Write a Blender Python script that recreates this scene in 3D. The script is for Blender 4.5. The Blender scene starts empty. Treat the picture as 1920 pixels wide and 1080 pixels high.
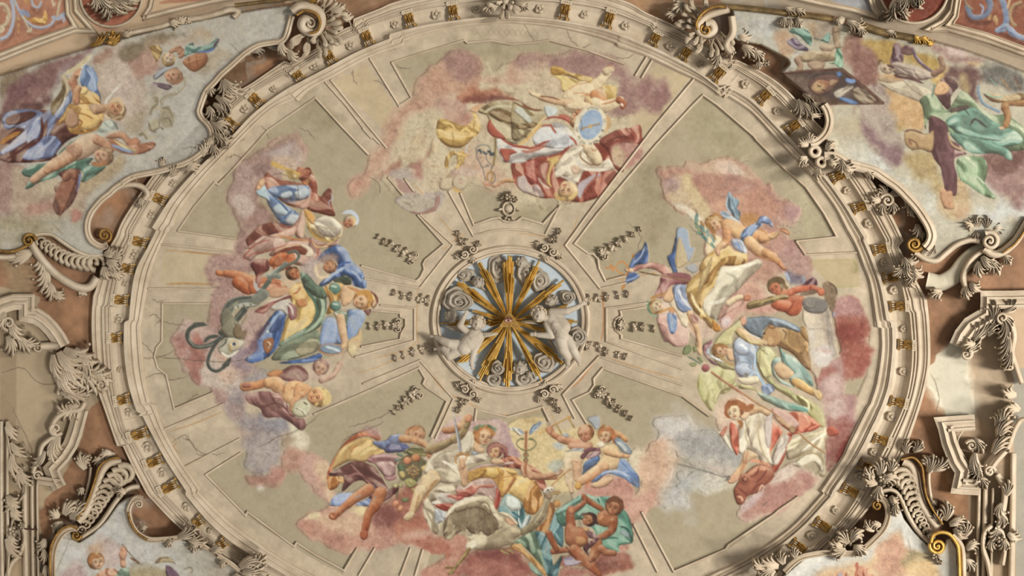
import bpy, bmesh, math, random
import numpy as np
from mathutils import Vector
random.seed(7); rng = np.random.default_rng(7)
SC = bpy.context.scene; COL = SC.collection
# ---------------------------------------------------------------- camera, world, lights, exposure
FP = 1500.0                       # focal length in pixels of a 1920 px wide frame
cam = bpy.data.cameras.new('camera'); cam.sensor_width = 36.0; cam.lens = 36.0*FP/1920.0
cam.clip_end = 200
camo = bpy.data.objects.new('camera', cam); COL.objects.link(camo); SC.camera = camo
CZ = 1.6
camo.location = (0, 0, CZ); camo.rotation_euler = (math.pi, 0, 0)     # looks straight up, picture up = -Y
world = bpy.data.worlds.new('world'); SC.world = world; world.use_nodes = True
bg = world.node_tree.nodes['Background']; bg.inputs[0].default_value = (1.0, .975, .94, 1); bg.inputs[1].default_value = 0.42
sun = bpy.data.lights.new('window_daylight', 'SUN'); sun.energy = 1.75; sun.angle = math.radians(7); sun.color = (1, .98, .94)
suno = bpy.data.objects.new('window_daylight', sun); COL.objects.link(suno); suno.location = (14, 3, 6)
suno.rotation_euler = Vector((-.66, -.10, .74)).to_track_quat('-Z', 'Y').to_euler()
win = bpy.data.lights.new('right_window', 'AREA'); win.shape = 'RECTANGLE'; win.size = 3; win.size_y = 4; win.energy = 1900; win.color = (1, .97, .92)
wino = bpy.data.objects.new('right_window', win); COL.objects.link(wino); wino.location = (11, 1.5, 2.5); wino.rotation_euler = Vector((-7, -1, 11)).to_track_quat('-Z', 'Y').to_euler()
SC.view_settings.view_transform = 'Standard'; SC.view_settings.look = 'None'
SC.view_settings.gamma = 1; SC.view_settings.use_curve_mapping = False; SC.view_settings.exposure = -0.04
try: SC.cycles.max_bounces = 4
except Exception: pass
ALB = 0.80                        # albedo scale between a picture colour and a paint colour
def lin(c):
    c = np.clip(np.asarray(c, dtype=np.float64)/255.0, 0, 1)
    return np.where(c <= .04045, c/12.92, ((c+.055)/1.055)**2.4)
# ---------------------------------------------------------------- plan coordinates
# The ceiling is drawn on a plan whose unit is one pixel of the 1920x1080 frame; W() lifts a plan point to its own height.
def W(u, v, z):
    s = (z-CZ)/FP
    return ((u-960)*s, (v-540)*s, z)
def spl(pts, closed=False, n=6):
    p = np.asarray(pts, float)
    if len(p) < 3: return p
    if closed: q = np.vstack([p[-1], p, p[0], p[1]])
    else: q = np.vstack([2*p[0]-p[1], p, 2*p[-1]-p[-2]])
    t = np.linspace(0, 1, n, endpoint=False)[:, None]
    out = []
    for i in range(len(q)-3):
        a, b, c, d = q[i:i+4]
        out.append(.5*((2*b)+(c-a)*t+(2*a-5*b+4*c-d)*t*t+(3*b-a-3*c+d)*t**3))
    if not closed: out.append(p[-1:])
    return np.vstack(out)
def nums(s): return np.array([float(x) for x in s.replace(',', ' ').split()]).reshape(-1, 2)
# rings of the big cornice: I1 inner edge, I2 inner edge of the frieze, F2 outer edge of the frieze, O outer edge ('/' = break forward or back)
RING = dict(
I1="957,42 1010,46 1060,53 1120,68 1155,80/1159,85 1212,104 1268,131 1320,156 1355,182/1360,176 1409,209 1453,255 1507,311 1533,342 1567,389 1589,431/1592,436 1607,464 1620,498 1633,535 1645,613/1652,613 1653,658 1644,718 1632,757/1627,764 1593,833 1580,860 1539,921/1544,925 1483,990 1401,1047 1340,1075 1230,1125 955,1180 690,1128 580,1078 544,1060 483,1021 421,974 370,923/375,919 335,861 306,809 287,759/278,755 267,700 262,645 260,612/263,600 273,540 282,502 298,462 315,428/321,422 338,387 378,336 418,293 438,273 487,224 518,200 553,184/556,187 580,166 625,142 690,107 756,83/754,76 800,61 860,49 910,44",
I2="957,30 1030,35 1120,50 1181,68/1188,72 1250,100 1305,130 1357,170/1364,158 1409,184 1453,229 1513,291 1556,338 1589,384 1627,444/1624,449 1642,493 1658,542 1669,600/1680,604 1680,658 1674,718 1664,753 1649,791/1646,796 1618,851 1567,923/1566,929 1509,990 1442,1043 1375,1079 1250,1140 955,1200 660,1140 570,1099 513,1066 442,1023 393,982 346,927/349,922 310,862 283,812 264,775/258,780 240,720 232,660 232,604/241,600 247,540 256,502 276,464 293,430/284,427 311,384 333,356 364,322 431,258 469,218 504,189 544,162/553,158 618,124 671,96 730,72/730,63 800,46 880,35",
F2="957,0 1040,4 1120,15 1175,33 1227,54/1222,61 1261,74 1305,98 1364,134/1370,124 1431,162 1476,204 1520,253 1584,327 1622,384 1660,451/1659,458 1673,496 1689,533 1698,582/1704,587 1709,658 1704,718 1691,767 1665,823/1661,834 1629,893 1580,970 1521,1025 1440,1085 1270,1160 955,1222 640,1160 540,1110 490,1090 428,1040 366,985 310,927/304,921 275,868 245,813/238,815 219,745 213,700 209,640 207,575/214,573 224,516 233,487 251,446/249,436 291,364 311,336 370,270 413,229 447,195 480,171 540,136/544,142 602,104 632,81 690,56/686,50 745,30 800,16 880,4",
O="957,-36 1060,-28 1168,0 1213,24 1257,43 1300,66 1372,112/1374,108 1431,136 1476,169 1533,231 1584,280 1631,333 1670,400 1695,451/1685,462 1699,489 1715,520 1731,549/1738,560 1743,613 1744,680 1735,729 1720,780 1700,838/1693,855 1665,905 1620,965 1560,1030 1480,1100 1290,1190 955,1256 620,1190 480,1100 420,1060 360,1010 320,975 278,931/274,926 250,880 229,835/219,837 196,770 181,725 173,660 171,600 174,555/178,545 190,505 207,459/216,444 230,412 258,369 300,310 350,255 402,211 440,175 476,153 533,113/542,118 590,92 641,56 664,48/654,38 708,17 745,2 850,-24")
RC = np.array([955., 622.])
NT = 1440
TH = np.arange(NT)*2*np.pi/NT
def ring_r(s):
    P = []
    for seg in s.split('/'):
        P.append(spl(nums(seg), False, 8))
    P = np.vstack(P); d = P-RC
    a = np.unwrap(np.arctan2(d[:, 1], d[:, 0])); r = np.hypot(d[:, 0], d[:, 1])
    a = np.mod(a, 2*np.pi); o = np.argsort(a, kind='stable'); a = a[o]; r = r[o]
    return np.interp(TH, np.r_[a-2*np.pi, a, a+2*np.pi], np.r_[r, r, r])
RR = {k: ring_r(v) for k, v in RING.items()}
def rr(k, th): return np.interp(np.mod(th, 2*np.pi), np.r_[TH, 2*np.pi], np.r_[RR[k], RR[k][0]])
ZR, RISE = 14.0, .75                    # height of the dome's foot, and its rise to the oculus
OC = np.array([957., 600.]); OA, OB = 147., 138.5
def smooth1(a, n):
    k = np.ones(n)/n; b = np.r_[a[-n:], a, a[:n]]; return np.convolve(b, k, 'same')[n:-n]
RS1 = smooth1(RR['I1'], 61); RSO = smooth1(RR['O'], 61)
def zbase(u, v):
    """height of the plaster at a plan point: shallow dome inside the cornice, pendentives outside"""
    u = np.asarray(u, float); v = np.asarray(v, float)
    dx, dy = u-RC[0], v-RC[1]; r = np.hypot(dx, dy); th = np.mod(np.arctan2(dy, dx), 2*np.pi)
    r1 = np.interp(th, np.r_[TH, 2*np.pi], np.r_[RS1, RS1[0]]); ro = np.interp(th, np.r_[TH, 2*np.pi], np.r_[RSO, RSO[0]])
    ri = 143.0
    t = np.clip((r-ri)/(r1-ri), 0, 1.15)
    zi = ZR + RISE*(1-t)*(1+.2*t)
    q = np.clip(r/ro-1, 0, 3)
    zo = ZR - .02 - 1.25*q - .35*q*q
    w = np.clip((r-r1)/(ro-r1), 0, 1)
    return np.where(r < r1, np.minimum(zi, ZR+RISE), zi*(1-w)+zo*w)
def zb(u, v): return float(zbase(u, v))
# ---------------------------------------------------------------- painting the plaster (flat paint kept as colour attributes of the plaster meshes)
X0, Y0, CW, CH = -120, -120, 2160, 1320
def vnoise(cell, seed, w=CW, h=CH):
    g = np.random.default_rng(seed); gw, gh = int(w/cell)+3, int(h/cell)+3
    a = g.random((gh, gw)).astype(np.float32)
    x = np.arange(w)/cell; y = np.arange(h)/cell
    xi = x.astype(int); yi = y.astype(int); fx = (x-xi).astype(np.float32); fy = (y-yi).astype(np.float32)
    fx = fx*fx*(3-2*fx); fy = fy*fy*(3-2*fy)
    b = a[:, xi]*(1-fx)+a[:, xi+1]*fx
    return (b[yi]*(1-fy)[:, None]+b[yi+1]*fy[:, None])*2-1
N3, N8, N20, N50, N140 = vnoise(2.2, 1), vnoise(7, 2), vnoise(19, 3), vnoise(48, 4), vnoise(140, 5)
M3, M8, M20, M50 = vnoise(2.6, 11), vnoise(8, 12), vnoise(21, 13), vnoise(55, 14)
CAN = np.zeros((CH, CW, 3), np.float32); IDB = np.zeros((CH, CW), np.int16); REL = np.zeros((CH, CW), np.float32)
LAT = np.random.default_rng(99).random((64, 64)).astype(np.float32)
def lat(u, v):
    ui = np.floor(u).astype(int); vi = np.floor(v).astype(int); fu = u-ui; fv = v-vi
    fu = fu*fu*(3-2*fu); fv = fv*fv*(3-2*fv)
    a = LAT[vi % 64, ui % 64]*(1-fu)+LAT[vi % 64, (ui+1) % 64]*fu
    b = LAT[(vi+1) % 64, ui % 64]*(1-fu)+LAT[(vi+1) % 64, (ui+1) % 64]*fu
    return (a*(1-fv)+b*fv)*2-1
PAL = {}
def pal(s):
    for l in s.split():
        k, v = l.split('='); PAL[k] = np.array([int(x) for x in v.split(',')], np.float32)/255
def colr(k):
    if k in PAL: return PAL[k]
    return np.array([int(k[i:i+2], 16) for i in (0, 2, 4)], np.float32)/255
class St: pass
S = St(); S.ox = S.oy = 0; S.s = 1.0; S.id = 0; S.L = np.array([.5, -.75]); S.paint_id = True
IDS = {}           # id -> (thing key, part name, label)
def sdf(P, x0, y0, w, h, step=1, closed=True):
    xs = (x0+np.arange(0, w, step)).astype(np.float32); ys = (y0+np.arange(0, h, step)).astype(np.float32)
    X, Y = np.meshgrid(xs, ys)
    P = P.astype(np.float32); Q = np.roll(P, -1, 0)
    if not closed: P2, Q2 = P[:-1], P[1:]
    else: P2, Q2 = P, Q
    D = np.full(X.shape, 1e9, np.float32); ins = np.zeros(X.shape, bool)
    for (ax, ay), (bx, by) in zip(P2, Q2):
        ex, ey = bx-ax, by-ay; l2 = ex*ex+ey*ey
        if l2 < 1e-6: continue
        wx, wy = X-ax, Y-ay
        t = np.clip((wx*ex+wy*ey)/l2, 0, 1)
        dx = wx-ex*t; dy = wy-ey*t
        np.minimum(D, dx*dx+dy*dy, out=D)
        if closed and ay != by:
            ins ^= ((ay > Y) != (by > Y)) & (X < ex*(Y-ay)/(by-ay)+ax)
    D = np.sqrt(D)
    return np.where(ins, -D, D) if closed else D
def up(a, step, w, h):
    if step == 1: return a
    hh, ww = a.shape
    x = np.clip(np.arange(w)/step, 0, ww-1.001); y = np.clip(np.arange(h)/step, 0, hh-1.001)
    xi = x.astype(int); yi = y.astype(int); fx = (x-xi).astype(np.float32); fy = (y-yi).astype(np.float32)
    b = a[:, xi]*(1-fx)+a[:, xi+1]*fx
    return b[yi]*(1-fy)[:, None]+b[yi+1]*fy[:, None]
def box(P, pad):
    x0 = max(0, int(P[:, 0].min()-pad)-X0); y0 = max(0, int(P[:, 1].min()-pad)-Y0)
    x1 = min(CW, int(P[:, 0].max()+pad)+2-X0); y1 = min(CH, int(P[:, 1].max()+pad)+2-Y0)
    return x0, y0, x1-x0, y1-y0
def put(x0, y0, w, h, a, c, setid=True):
    v = CAN[y0:y0+h, x0:x0+w]; a = a[..., None]
    v += (c-v)*a
    if setid and S.paint_id and S.id: IDB[y0:y0+h, x0:x0+w][a[..., 0] > .45] = S.id
def tone(c, m):
    """m in -1..1: towards a deeper or a paler tint of the pigment, as the painter modelled it"""
    c = np.asarray(c, np.float32); dk = c*np.array([.56, .49, .46], np.float32); lt = c+(np.array([.97, .93, .84], np.float32)-c)*.62
    m = m[..., None]
    return np.where(m < 0, c+(c-dk)*m, c+(lt-c)*m)
def fill(P, col, R=0, soft=.7, rag=.6, fold=None, alpha=1., amt=1., mott=.05, closed=True, step=None, setid=True):
    x0, y0, w, h = box(P, soft*(5 if soft > 3 else 2)+6)
    if w < 2 or h < 2: return
    st = step or (1 if w*h < 40000 else 2 if w*h < 160000 else 3)
    d = up(sdf(P, x0+X0, y0+Y0, w, h, st), st, w, h)
    sl = (slice(y0, y0+h), slice(x0, x0+w))
    d = d+rag*(.5*M3[sl]+1.0*M8[sl])
    if soft > 3: d = d+soft*(.8*N20[sl]+.9*M50[sl])
    a = np.clip(.5-d/(soft*2), 0, 1)*alpha
    m = np.zeros_like(d)
    if R:
        gy, gx = np.gradient(d); t = np.clip(1+d/R, 0, 1)
        m = (gx*S.L[0]+gy*S.L[1])*t*.66*amt - .08*t*amt
    if fold:
        ang, wl, am = fold; ca, sa = math.cos(math.radians(ang)), math.sin(math.radians(ang))
        Y, X = np.mgrid[y0:y0+h, x0:x0+w].astype(np.float32)
        X += 7*N20[sl]+12*N50[sl]; Y += 7*M20[sl]+12*M50[sl]
        f = lat((-X*sa+Y*ca)/wl+S.id*3.7, (X*ca+Y*sa)/(wl*5)+S.id*1.3)
        g = lat((-X*sa+Y*ca)/(wl*.45)+9, (X*ca+Y*sa)/(wl*3)+4)
        m = m+am*(np.tanh(f*3.2)*.72+.32*g-.55*np.exp(-(f/.13)**2)+.3*np.exp(-((f-.3)/.12)**2)-.25*np.exp(-(g/.1)**2))
    if (R or fold) and soft < 2: m = m-.42*np.exp(-((d+.8)/1.0)**2)
    m = np.clip(m+mott*(N8[sl]*.8+N3[sl]*.9+M20[sl]), -1, 1)
    put(x0, y0, w, h, a, tone(colr(col), m), setid)
def stroke(P, col, w0, w1=None, alpha=1., rnd=0., taper=True, smooth=True, setid=False):
    P = spl(P, False, 5) if smooth else P
    if w1 is None: w1 = w0
    n = len(P); x0, y0, w, h = box(P, max(w0, w1)+3)
    if w < 2 or h < 2 or n < 2: return
    xs = (x0+X0+np.arange(w)).astype(np.float32); ys = (y0+Y0+np.arange(h)).astype(np.float32)
    X, Y = np.meshgrid(xs, ys); best = np.full(X.shape, 1e9, np.float32); SX = np.zeros_like(X); SY = np.zeros_like(X)
    for i in range(n-1):
        ax, ay = P[i]; bx, by = P[i+1]; ex, ey = bx-ax, by-ay; l2 = ex*ex+ey*ey
        if l2 < 1e-6: continue
        t = np.clip(((X-ax)*ex+(Y-ay)*ey)/l2, 0, 1); dx = X-ax-ex*t; dy = Y-ay-ey*t
        s = (i+t)/(n-1); r = (w0+(w1-w0)*s)/2
        if taper: r = r*np.clip(np.minimum(s, 1-s)*5+.25, .25, 1)
        dd = np.sqrt(dx*dx+dy*dy)-r
        k = dd < best; best = np.where(k, dd, best); SX = np.where(k, dx/np.maximum(r, .6), SX); SY = np.where(k, dy/np.maximum(r, .6), SY)
    a = np.clip(.5-best/1.3, 0, 1)*alpha
    sl = (slice(y0, y0+h), slice(x0, x0+w)); m = .06*(N3[sl]+N8[sl])
    if rnd > .6: m = m-.4*np.exp(-((best+.8)/1.0)**2)+.12*N8[sl]
    if rnd: m = m+rnd*(np.clip(SX, -1, 1)*S.L[0]+np.clip(SY, -1, 1)*S.L[1])-.05
    put(x0, y0, w, h, a, tone(colr(col), np.clip(m, -1, 1)), setid)
def ell(x, y, rx, ry, ang, n=20):
    t = np.arange(n)*2*np.pi/n; c, s = math.cos(ang), math.sin(ang)
    ex, ey = rx*np.cos(t), ry*np.sin(t)
    return np.stack([x+ex*c-ey*s, y+ex*s+ey*c], 1)
def head(x, y, r, ang, skin, hair, turn=0.):
    """painted head: ang = direction of its crown in degrees clockwise from picture-up; turn -1..1 = which way it looks"""
    a = math.radians(ang); ux, uy = math.sin(a), -math.cos(a); rx, ry = -uy, ux     # up and right vectors of the head
    def pt(i, j): return (x+rx*i*r+ux*j*r, y+ry*i*r+uy*j*r)
    def pl(*q): return np.array([pt(*k) for k in q])
    dk = '%02x%02x%02x' % tuple(int(255*v) for v in colr(hair)*np.array([.5, .42, .38]))
    sk = colr(skin); ds = '%02x%02x%02x' % tuple(int(255*v) for v in sk*np.array([.62, .45, .38])); ls = '%02x%02x%02x' % tuple(int(255*v) for v in np.clip(sk*1.1+.03, 0, 1))
    fill(ell(*pt(-turn*.25, .25), r*1.02, r*1.05, a), hair, r*.8, .6, .5*min(1, r/10), (ang+60, r*.4, .5))
    fill(spl(pl((turn*.2-.62, .45), (turn*.25-.68, -.05), (turn*.3-.45, -.62), (turn*.35, -.88), (turn*.3+.45, -.62), (turn*.25+.68, -.05), (turn*.2+.62, .45), (turn*.2, .75)), True, 4), skin, r*.6, .6, .2, None, 1., .8)
    o = turn*.42; w = max(.9, r*.14)
    stroke(pl((o-.5, .18), (o-.3, .27), (o-.1, .2)), ds, w*.8, None, .8); stroke(pl((o+.5, .18), (o+.3, .27), (o+.12, .2)), ds, w*.8, None, .8)
    for sx in (-.3, .3):
        stroke(pl((o+sx-.15, .02), (o+sx, .05), (o+sx+.15, .02)), '4a3024', w*.9, None, .9)
    stroke(pl((o+.02, .12), (o+.08+turn*.12, -.2), (o-.08, -.25)), ds, w*.8, None, .8); stroke(pl((o-.02, .1), (o, -.14)), ls, w*.7, None, .7)
    stroke(pl((o-.2, -.48), (o, -.44), (o+.2, -.48)), 'a04a3c', w*1.1, None, .9)
    stroke(pl((o-.35, -.25), (o-.42, -.3)), 'd08a70', r*.22, None, .35); stroke(pl((o+.35, -.25), (o+.42, -.3)), 'd08a70', r*.22, None, .35)
    for k in range(int(4+r/3)):
        t = rng.uniform(-1.5, 1.5); q = pl((math.sin(t)*.85-turn*.25, .3+math.cos(t)*.75), (math.sin(t+.25)*.98-turn*.25, .25+math.cos(t+.25)*.85), (math.sin(t+.5)*.85-turn*.25, .25+math.cos(t+.5)*.8))
        stroke(q, dk if k % 2 else hair, w, None, .6)
def wing(P, col, nf):
    """feathers: P = root, wrist, tip of the wing; nf feathers hang from the leading edge"""
    c = spl(P[:3], False, 6); sw = P[3]-P[2] if len(P) > 3 else np.array([0, 20.])
    for k in range(nf):
        t = k/(nf-1); i = min(int(t*(len(c)-1)), len(c)-1); b = c[i]; L = sw*(.55+.55*t)
        e = b+L+(c[-1]-c[0])*.12*t
        stroke(np.array([b, (b+e)/2+(c[-1]-c[0])*.02, e]), col, np.hypot(*(c[-1]-c[0]))/nf*1.9, None, 1, .8, True, True, True)
    stroke(c, col, np.hypot(*sw)*.22, None, 1, .7, True, False, True)
def craze(P, cell, alpha=.45, col='6a5140', wd=.55):
    """fine crackle of old paint inside an outline"""
    x0, y0, w, h = box(P, 2)
    if w < 4 or h < 4: return
    st = 1 if w*h < 60000 else 2
    d = up(sdf(P, x0+X0, y0+Y0, w, h, st), st, w, h)
    Y, X = np.mgrid[y0:y0+h, x0:x0+w].astype(np.float32); sl = (slice(y0, y0+h), slice(x0, x0+w))
    X += cell*.25*N8[sl]; Y += cell*.25*M8[sl]
    f1 = np.full(X.shape, 1e9, np.float32); f2 = f1.copy(); gx = np.floor(X/cell); gy = np.floor(Y/cell)
    jr = np.random.default_rng(5).random((97, 97, 2)).astype(np.float32)
    for i in (-1, 0, 1):
        for j in (-1, 0, 1):
            cx, cy = gx+i, gy+j; q = jr[(cy % 97).astype(int), (cx % 97).astype(int)]
            dd = np.hypot((cx+q[..., 0])*cell-X, (cy+q[..., 1])*cell-Y)
            f2 = np.minimum(f2, np.maximum(f1, dd)); f1 = np.minimum(f1, dd)
    a = np.clip(1-(f2-f1)/(2*wd), 0, 1)*alpha*np.clip(-d/8, 0, 1)*np.clip(.7+.9*M20[sl], 0, 1)
    put(x0, y0, w, h, a, colr(col), False)
def run(text):
    for ln in text.strip().split('\n'):
        ln = ln.strip()
        if not ln or ln[0] == '#': continue
        hd, _, ps = ln.partition('|'); t = hd.split(); k = t[0]
        if k == '@':                                             # @ x y s : origin and scale of the following coordinates
            S.ox, S.oy, S.s = float(t[1]), float(t[2]), float(t[3]); continue
        if k == '=':                                             # = key part : label
            n, _, lb = hd[1:].partition(':'); n = n.split(); S.id = len(IDS)+1; IDS[S.id] = (n[0], n[1], lb.strip()); continue
        if k == 'L': S.L = np.array([float(t[1]), float(t[2])]); continue
        f = 1/S.s
        P = nums(ps)*f+np.array([S.ox, S.oy]) if ps.strip() else None
        A = [float(x) for x in t[2:]] if len(t) > 2 and k not in 'h' else []
        g = lambda i, d: A[i] if len(A) > i else d
        if k == 'p': fill(spl(P, True, 5), t[1], g(0, 0)*f, g(2, .7), .6, None, g(1, 1))
        elif k == 'q': fill(P, t[1], g(0, 0)*f, .6, .25, None, g(1, 1))
        elif k == 'd': fill(spl(P, True, 5), t[1], g(0, 0)*f, .7, .5, (g(1, 0), g(2, 30)*f, g(3, .8)), g(4, 1))
        elif k == 'c': fill(spl(P, True, 5), t[1], g(2, 0)*f, g(0, 20)*f*1.9, 2., None, g(1, .9), .5, .15, True, None, g(3, 1) > 0)
        elif k == 's': stroke(P, t[1], g(0, 5)*f, None, g(1, 1))
        elif k == 't': stroke(P, t[1], g(0, 5)*f, None, g(1, 1), .5, False, True, True)
        elif k == 'l': stroke(P, t[1], g(0, 20)*f, g(1, 10)*f, 1, .85, False, True, True)
        elif k == 'e': fill(ell(P[0][0], P[0][1], g(0, 10)*f, g(1, 10)*f, math.radians(g(2, 0))), t[1], g(3, 0)*f, .6, .2)
        elif k == 'h': head(P[0][0], P[0][1], float(t[3])*f, float(t[4]), t[1], t[2], float(t[5]) if len(t) > 5 else 0)
        elif k == 'w': wing(P, t[1], int(g(0, 8)))
        elif k == 'k': craze(spl(P, True, 5), g(0, 40)*f, g(1, .45), t[1])
# ---------------------------------------------------------------- ground colours of the ceiling
pal("st=190,173,147 ol=171,158,130 cr=196,178,150 br=150,113,84 bd=118,88,66 gw=178,174,164 or=176,98,72 lb=150,168,196 cl=192,148,128 cm=163,124,118 cc=199,182,152 cg=178,164,154 dr=142,80,68 sk=220,178,140 sp=226,204,168 so=212,140,92 sr=176,96,66 wh=224,212,190 bl=112,142,188 bb=82,116,180 db=66,84,130 rd=176,84,68 pk=206,158,142 ye=206,166,92 yo=222,186,112 gn=116,142,118 gt=92,134,116 gd=84,96,76 mv=134,86,84 pu=120,84,110 gy=124,120,108 bw=128,96,66 lc=186,178,186")
CAN[:] = colr('st')*(1+.05*N50+.05*N20+.035*N8+.03*N3)[..., None]
YY, XX = np.mgrid[Y0:Y0+CH, X0:X0+CW]
PANELS = ["333,433 364,387 402,344 442,311 502,244 591,183 643,240 691,290 783,403 832,458 797,487 793,503 780,527 677,498 440,448",
"304,569 393,569 695,582 750,587 752,595 760,598 760,612 752,625 750,638 677,650 400,736 326,767 311,702 295,690 289,669 294,652 303,640",
"385,890 450,850 588,777 700,729 785,690 797,712 793,720 800,727 838,752 807,823 670,1027 640,1075 580,1043 551,1025 460,967",
"893,772 950,782 1020,765 1120,1085 790,1085",
"1130,690 1280,743 1340,783 1545,870 1497,931 1452,964 1361,1030 1340,1039 1263,1072 1203,960 1073,750 1105,735 1113,715",
"1163,583 1220,576 1600,560 1630,620 1625,700 1600,760 1300,672 1165,634 1152,606",
"1077,457 1120,400 1230,271 1296,200 1318,178 1344,196 1413,255 1475,320 1511,351 1569,444 1493,452 1173,517 1135,527 1123,503 1102,475",
"737,117 873,76 957,82 1033,77 1170,120 1150,280 1045,390 1018,420 978,410 955,418 935,410 888,422 845,330 773,183"]
S.paint_id = False
for pn in PANELS:
    P = nums(pn); fill(P, 'ol', 0, .8, .4, None, 1, 1, .07)
    x0, y0, w, h = box(P, 3); d = up(sdf(P, x0+X0, y0+Y0, w, h, 2), 2, w, h)
    REL[y0:y0+h, x0:x0+w] = np.maximum(REL[y0:y0+h, x0:x0+w], .016*np.clip(.5-d/3, 0, 1))
run("""
# rib panels and worn orange lines
q c4ae84 0 .5|625,154 686,120 790,270 740,262
q c2b08c 0 .6|305,474 440,476 440,530 300,530
q beaa80 0 .5|1228,118 1292,145 1180,290 1150,250
q b5a27a 0 .7|1510,485 1606,484 1613,535 1560,540
s b08850 2 .7|305,468 330,470 400,477
s a07040 2 .8|340,470 395,476 415,478
s b07c3c 3 .7|310,532 350,531 405,533
s b08858 2.2 .8|320,808 360,795 420,770
s b08858 2 .7|322,815 330,828 325,838 338,850
s a8a070 3 .6|1515,492 1560,488 1600,487
s a09a60 4 .6|1600,487 1606,500 1600,515
s a09a60 3 .5|1530,540 1580,537 1615,536
s b8864c 1.6 .8|783,540 781,580 781,620 786,650
s b8864c 1.6 .8|800,690 830,730 870,752 900,765
s b8703c 2 .9|1128,540 1131,580 1130,620 1126,640
s b8703c 2 .9|1118,672 1105,690 1088,712 1070,728
s b8864c 1.4 .7|830,470 850,450 872,438
s b8864c 1.6 .7|700,672 760,655 782,640
s b8864c 1.4 .7|665,700 700,690 775,660
s b8864c 1.5 .8|1135,520 1170,522 1240,508
s b8864c 1.5 .8|1140,670 1200,690 1280,712
s b8864c 1.4 .7|820,402 850,440 870,470
s b8864c 1.4 .7|1045,470 1070,440 1085,400
s b8864c 1.4 .7|970,437 1000,440 1035,448
s b8864c 1.5 .7|885,764 930,776 980,776 1040,762
s b8864c 1.4 .7|1030,770 1050,810 1080,860
s b8864c 1.4 .7|770,337 782,352 793,363
""")
run("""
@ 0 0 1
c 8f8466 10 .55 0 0|1190,340 1210,310 1235,330 1230,370 1205,360
c 8f8466 10 .4 0 0|1215,380 1240,370 1250,410 1228,430
c 8a7c5c 8 .4 0 0|1215,425 1235,430 1225,450
c 9a9270 14 .5 0 0|1330,200 1400,260 1380,300 1300,260
c 9a9270 14 .5 0 0|1490,380 1530,400 1550,440 1500,440
c c2b894 8 .5 0 0|1495,340 1510,350 1520,440 1508,440
c 8c8060 10 .5 0 0|565,200 600,195 640,240 600,250
c 948a68 10 .45 0 0|1000,385 1030,380 1020,415 960,415
c 948a68 12 .45 0 0|800,100 960,90 1100,110 1160,125 960,110 840,120
c e8e2d0 2 1 0 0|483,908 491,906 494,914 488,919 484,915
s 8c7a5c 1 .5|880,62 890,52 900,64 910,52 920,66 930,54 940,66 950,54 960,68 970,55 980,68 990,56 1000,68 1010,58
s 8c7a5c 1 .5|880,54 890,64 900,54 910,66 920,54 930,66 940,54 950,66 960,54 970,67 980,55 990,68 1000,57 1010,66
s 8c7a5c 1 .4|884,57 894,58
s 8c7a5c 1 .4|1015,60 1030,62
""")
for _ in range(110):
    _u, _v = rng.uniform(1330, 1560), rng.uniform(200, 420)
    if abs((_v-180)-(_u-1320)*.95) > 95: continue
    _a = rng.uniform(-1.0, -.2); _L = rng.uniform(6, 26); stroke(np.array([[_u, _v], [_u+math.cos(_a)*_L, _v+math.sin(_a)*_L]]), 'd8d0b8', 1.1, None, rng.uniform(.25, .6), 0, True, False)
def crack(s, w=1.3, a=.75):
    P = spl(nums(s), False, 6); P = P+rng.normal(0, .9, P.shape)
    stroke(P, '4c3c2e', w, None, a, 0, True, False)
    stroke(P+np.array([.9, 1.1]), 'cdbfa4', w*.8, None, a*.45, 0, True, False)
def ground_cracks():
    for s in ("262,640 275,650 288,664 305,668 330,655", "264,672 300,670 420,678 470,672", "270,710 300,700 320,712 350,706", "278,592 290,590 300,600 305,602",
        "340,762 360,745 370,738", "350,812 358,830 380,850 420,850", "285,560 295,565 310,562", "290,610 300,600 320,607 345,610", "320,830 345,815 352,826",
        "660,130 662,145 670,160", "740,120 752,128 770,126", "700,150 720,160 733,180", "980,42 990,60 1000,75", "1062,55 1070,75 1090,90 1110,80", "1150,105 1170,110 1190,100",
        "430,240 445,262 460,258", "490,236 500,250 505,262", "340,820 360,830 372,852 400,850", "640,830 660,815 700,800 720,790", "655,800 690,790 735,770",
        "480,840 520,820 570,800 600,775", "1180,420 1200,440 1195,470", "1430,950 1440,940", "1290,420 1310,440 1330,432", "560,240 580,250 588,262",
        "690,330 710,345 712,365", "470,610 490,640 520,655", "420,300 440,290 455,300 470,296", "505,330 530,325 555,345 561,380", "1420,650 1440,665",
        "40,440 60,452 90,460 120,450", "100,600 130,640 150,660 170,690", "20,760 40,800 60,850 55,900", "0,700 40,690 80,720 150,710", "1745,700 1760,740 1755,780",
        "100,1000 130,1010 150,1000 145,980", "170,720 190,700 200,690"):
        crack(s)
S.paint_id = True
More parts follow.
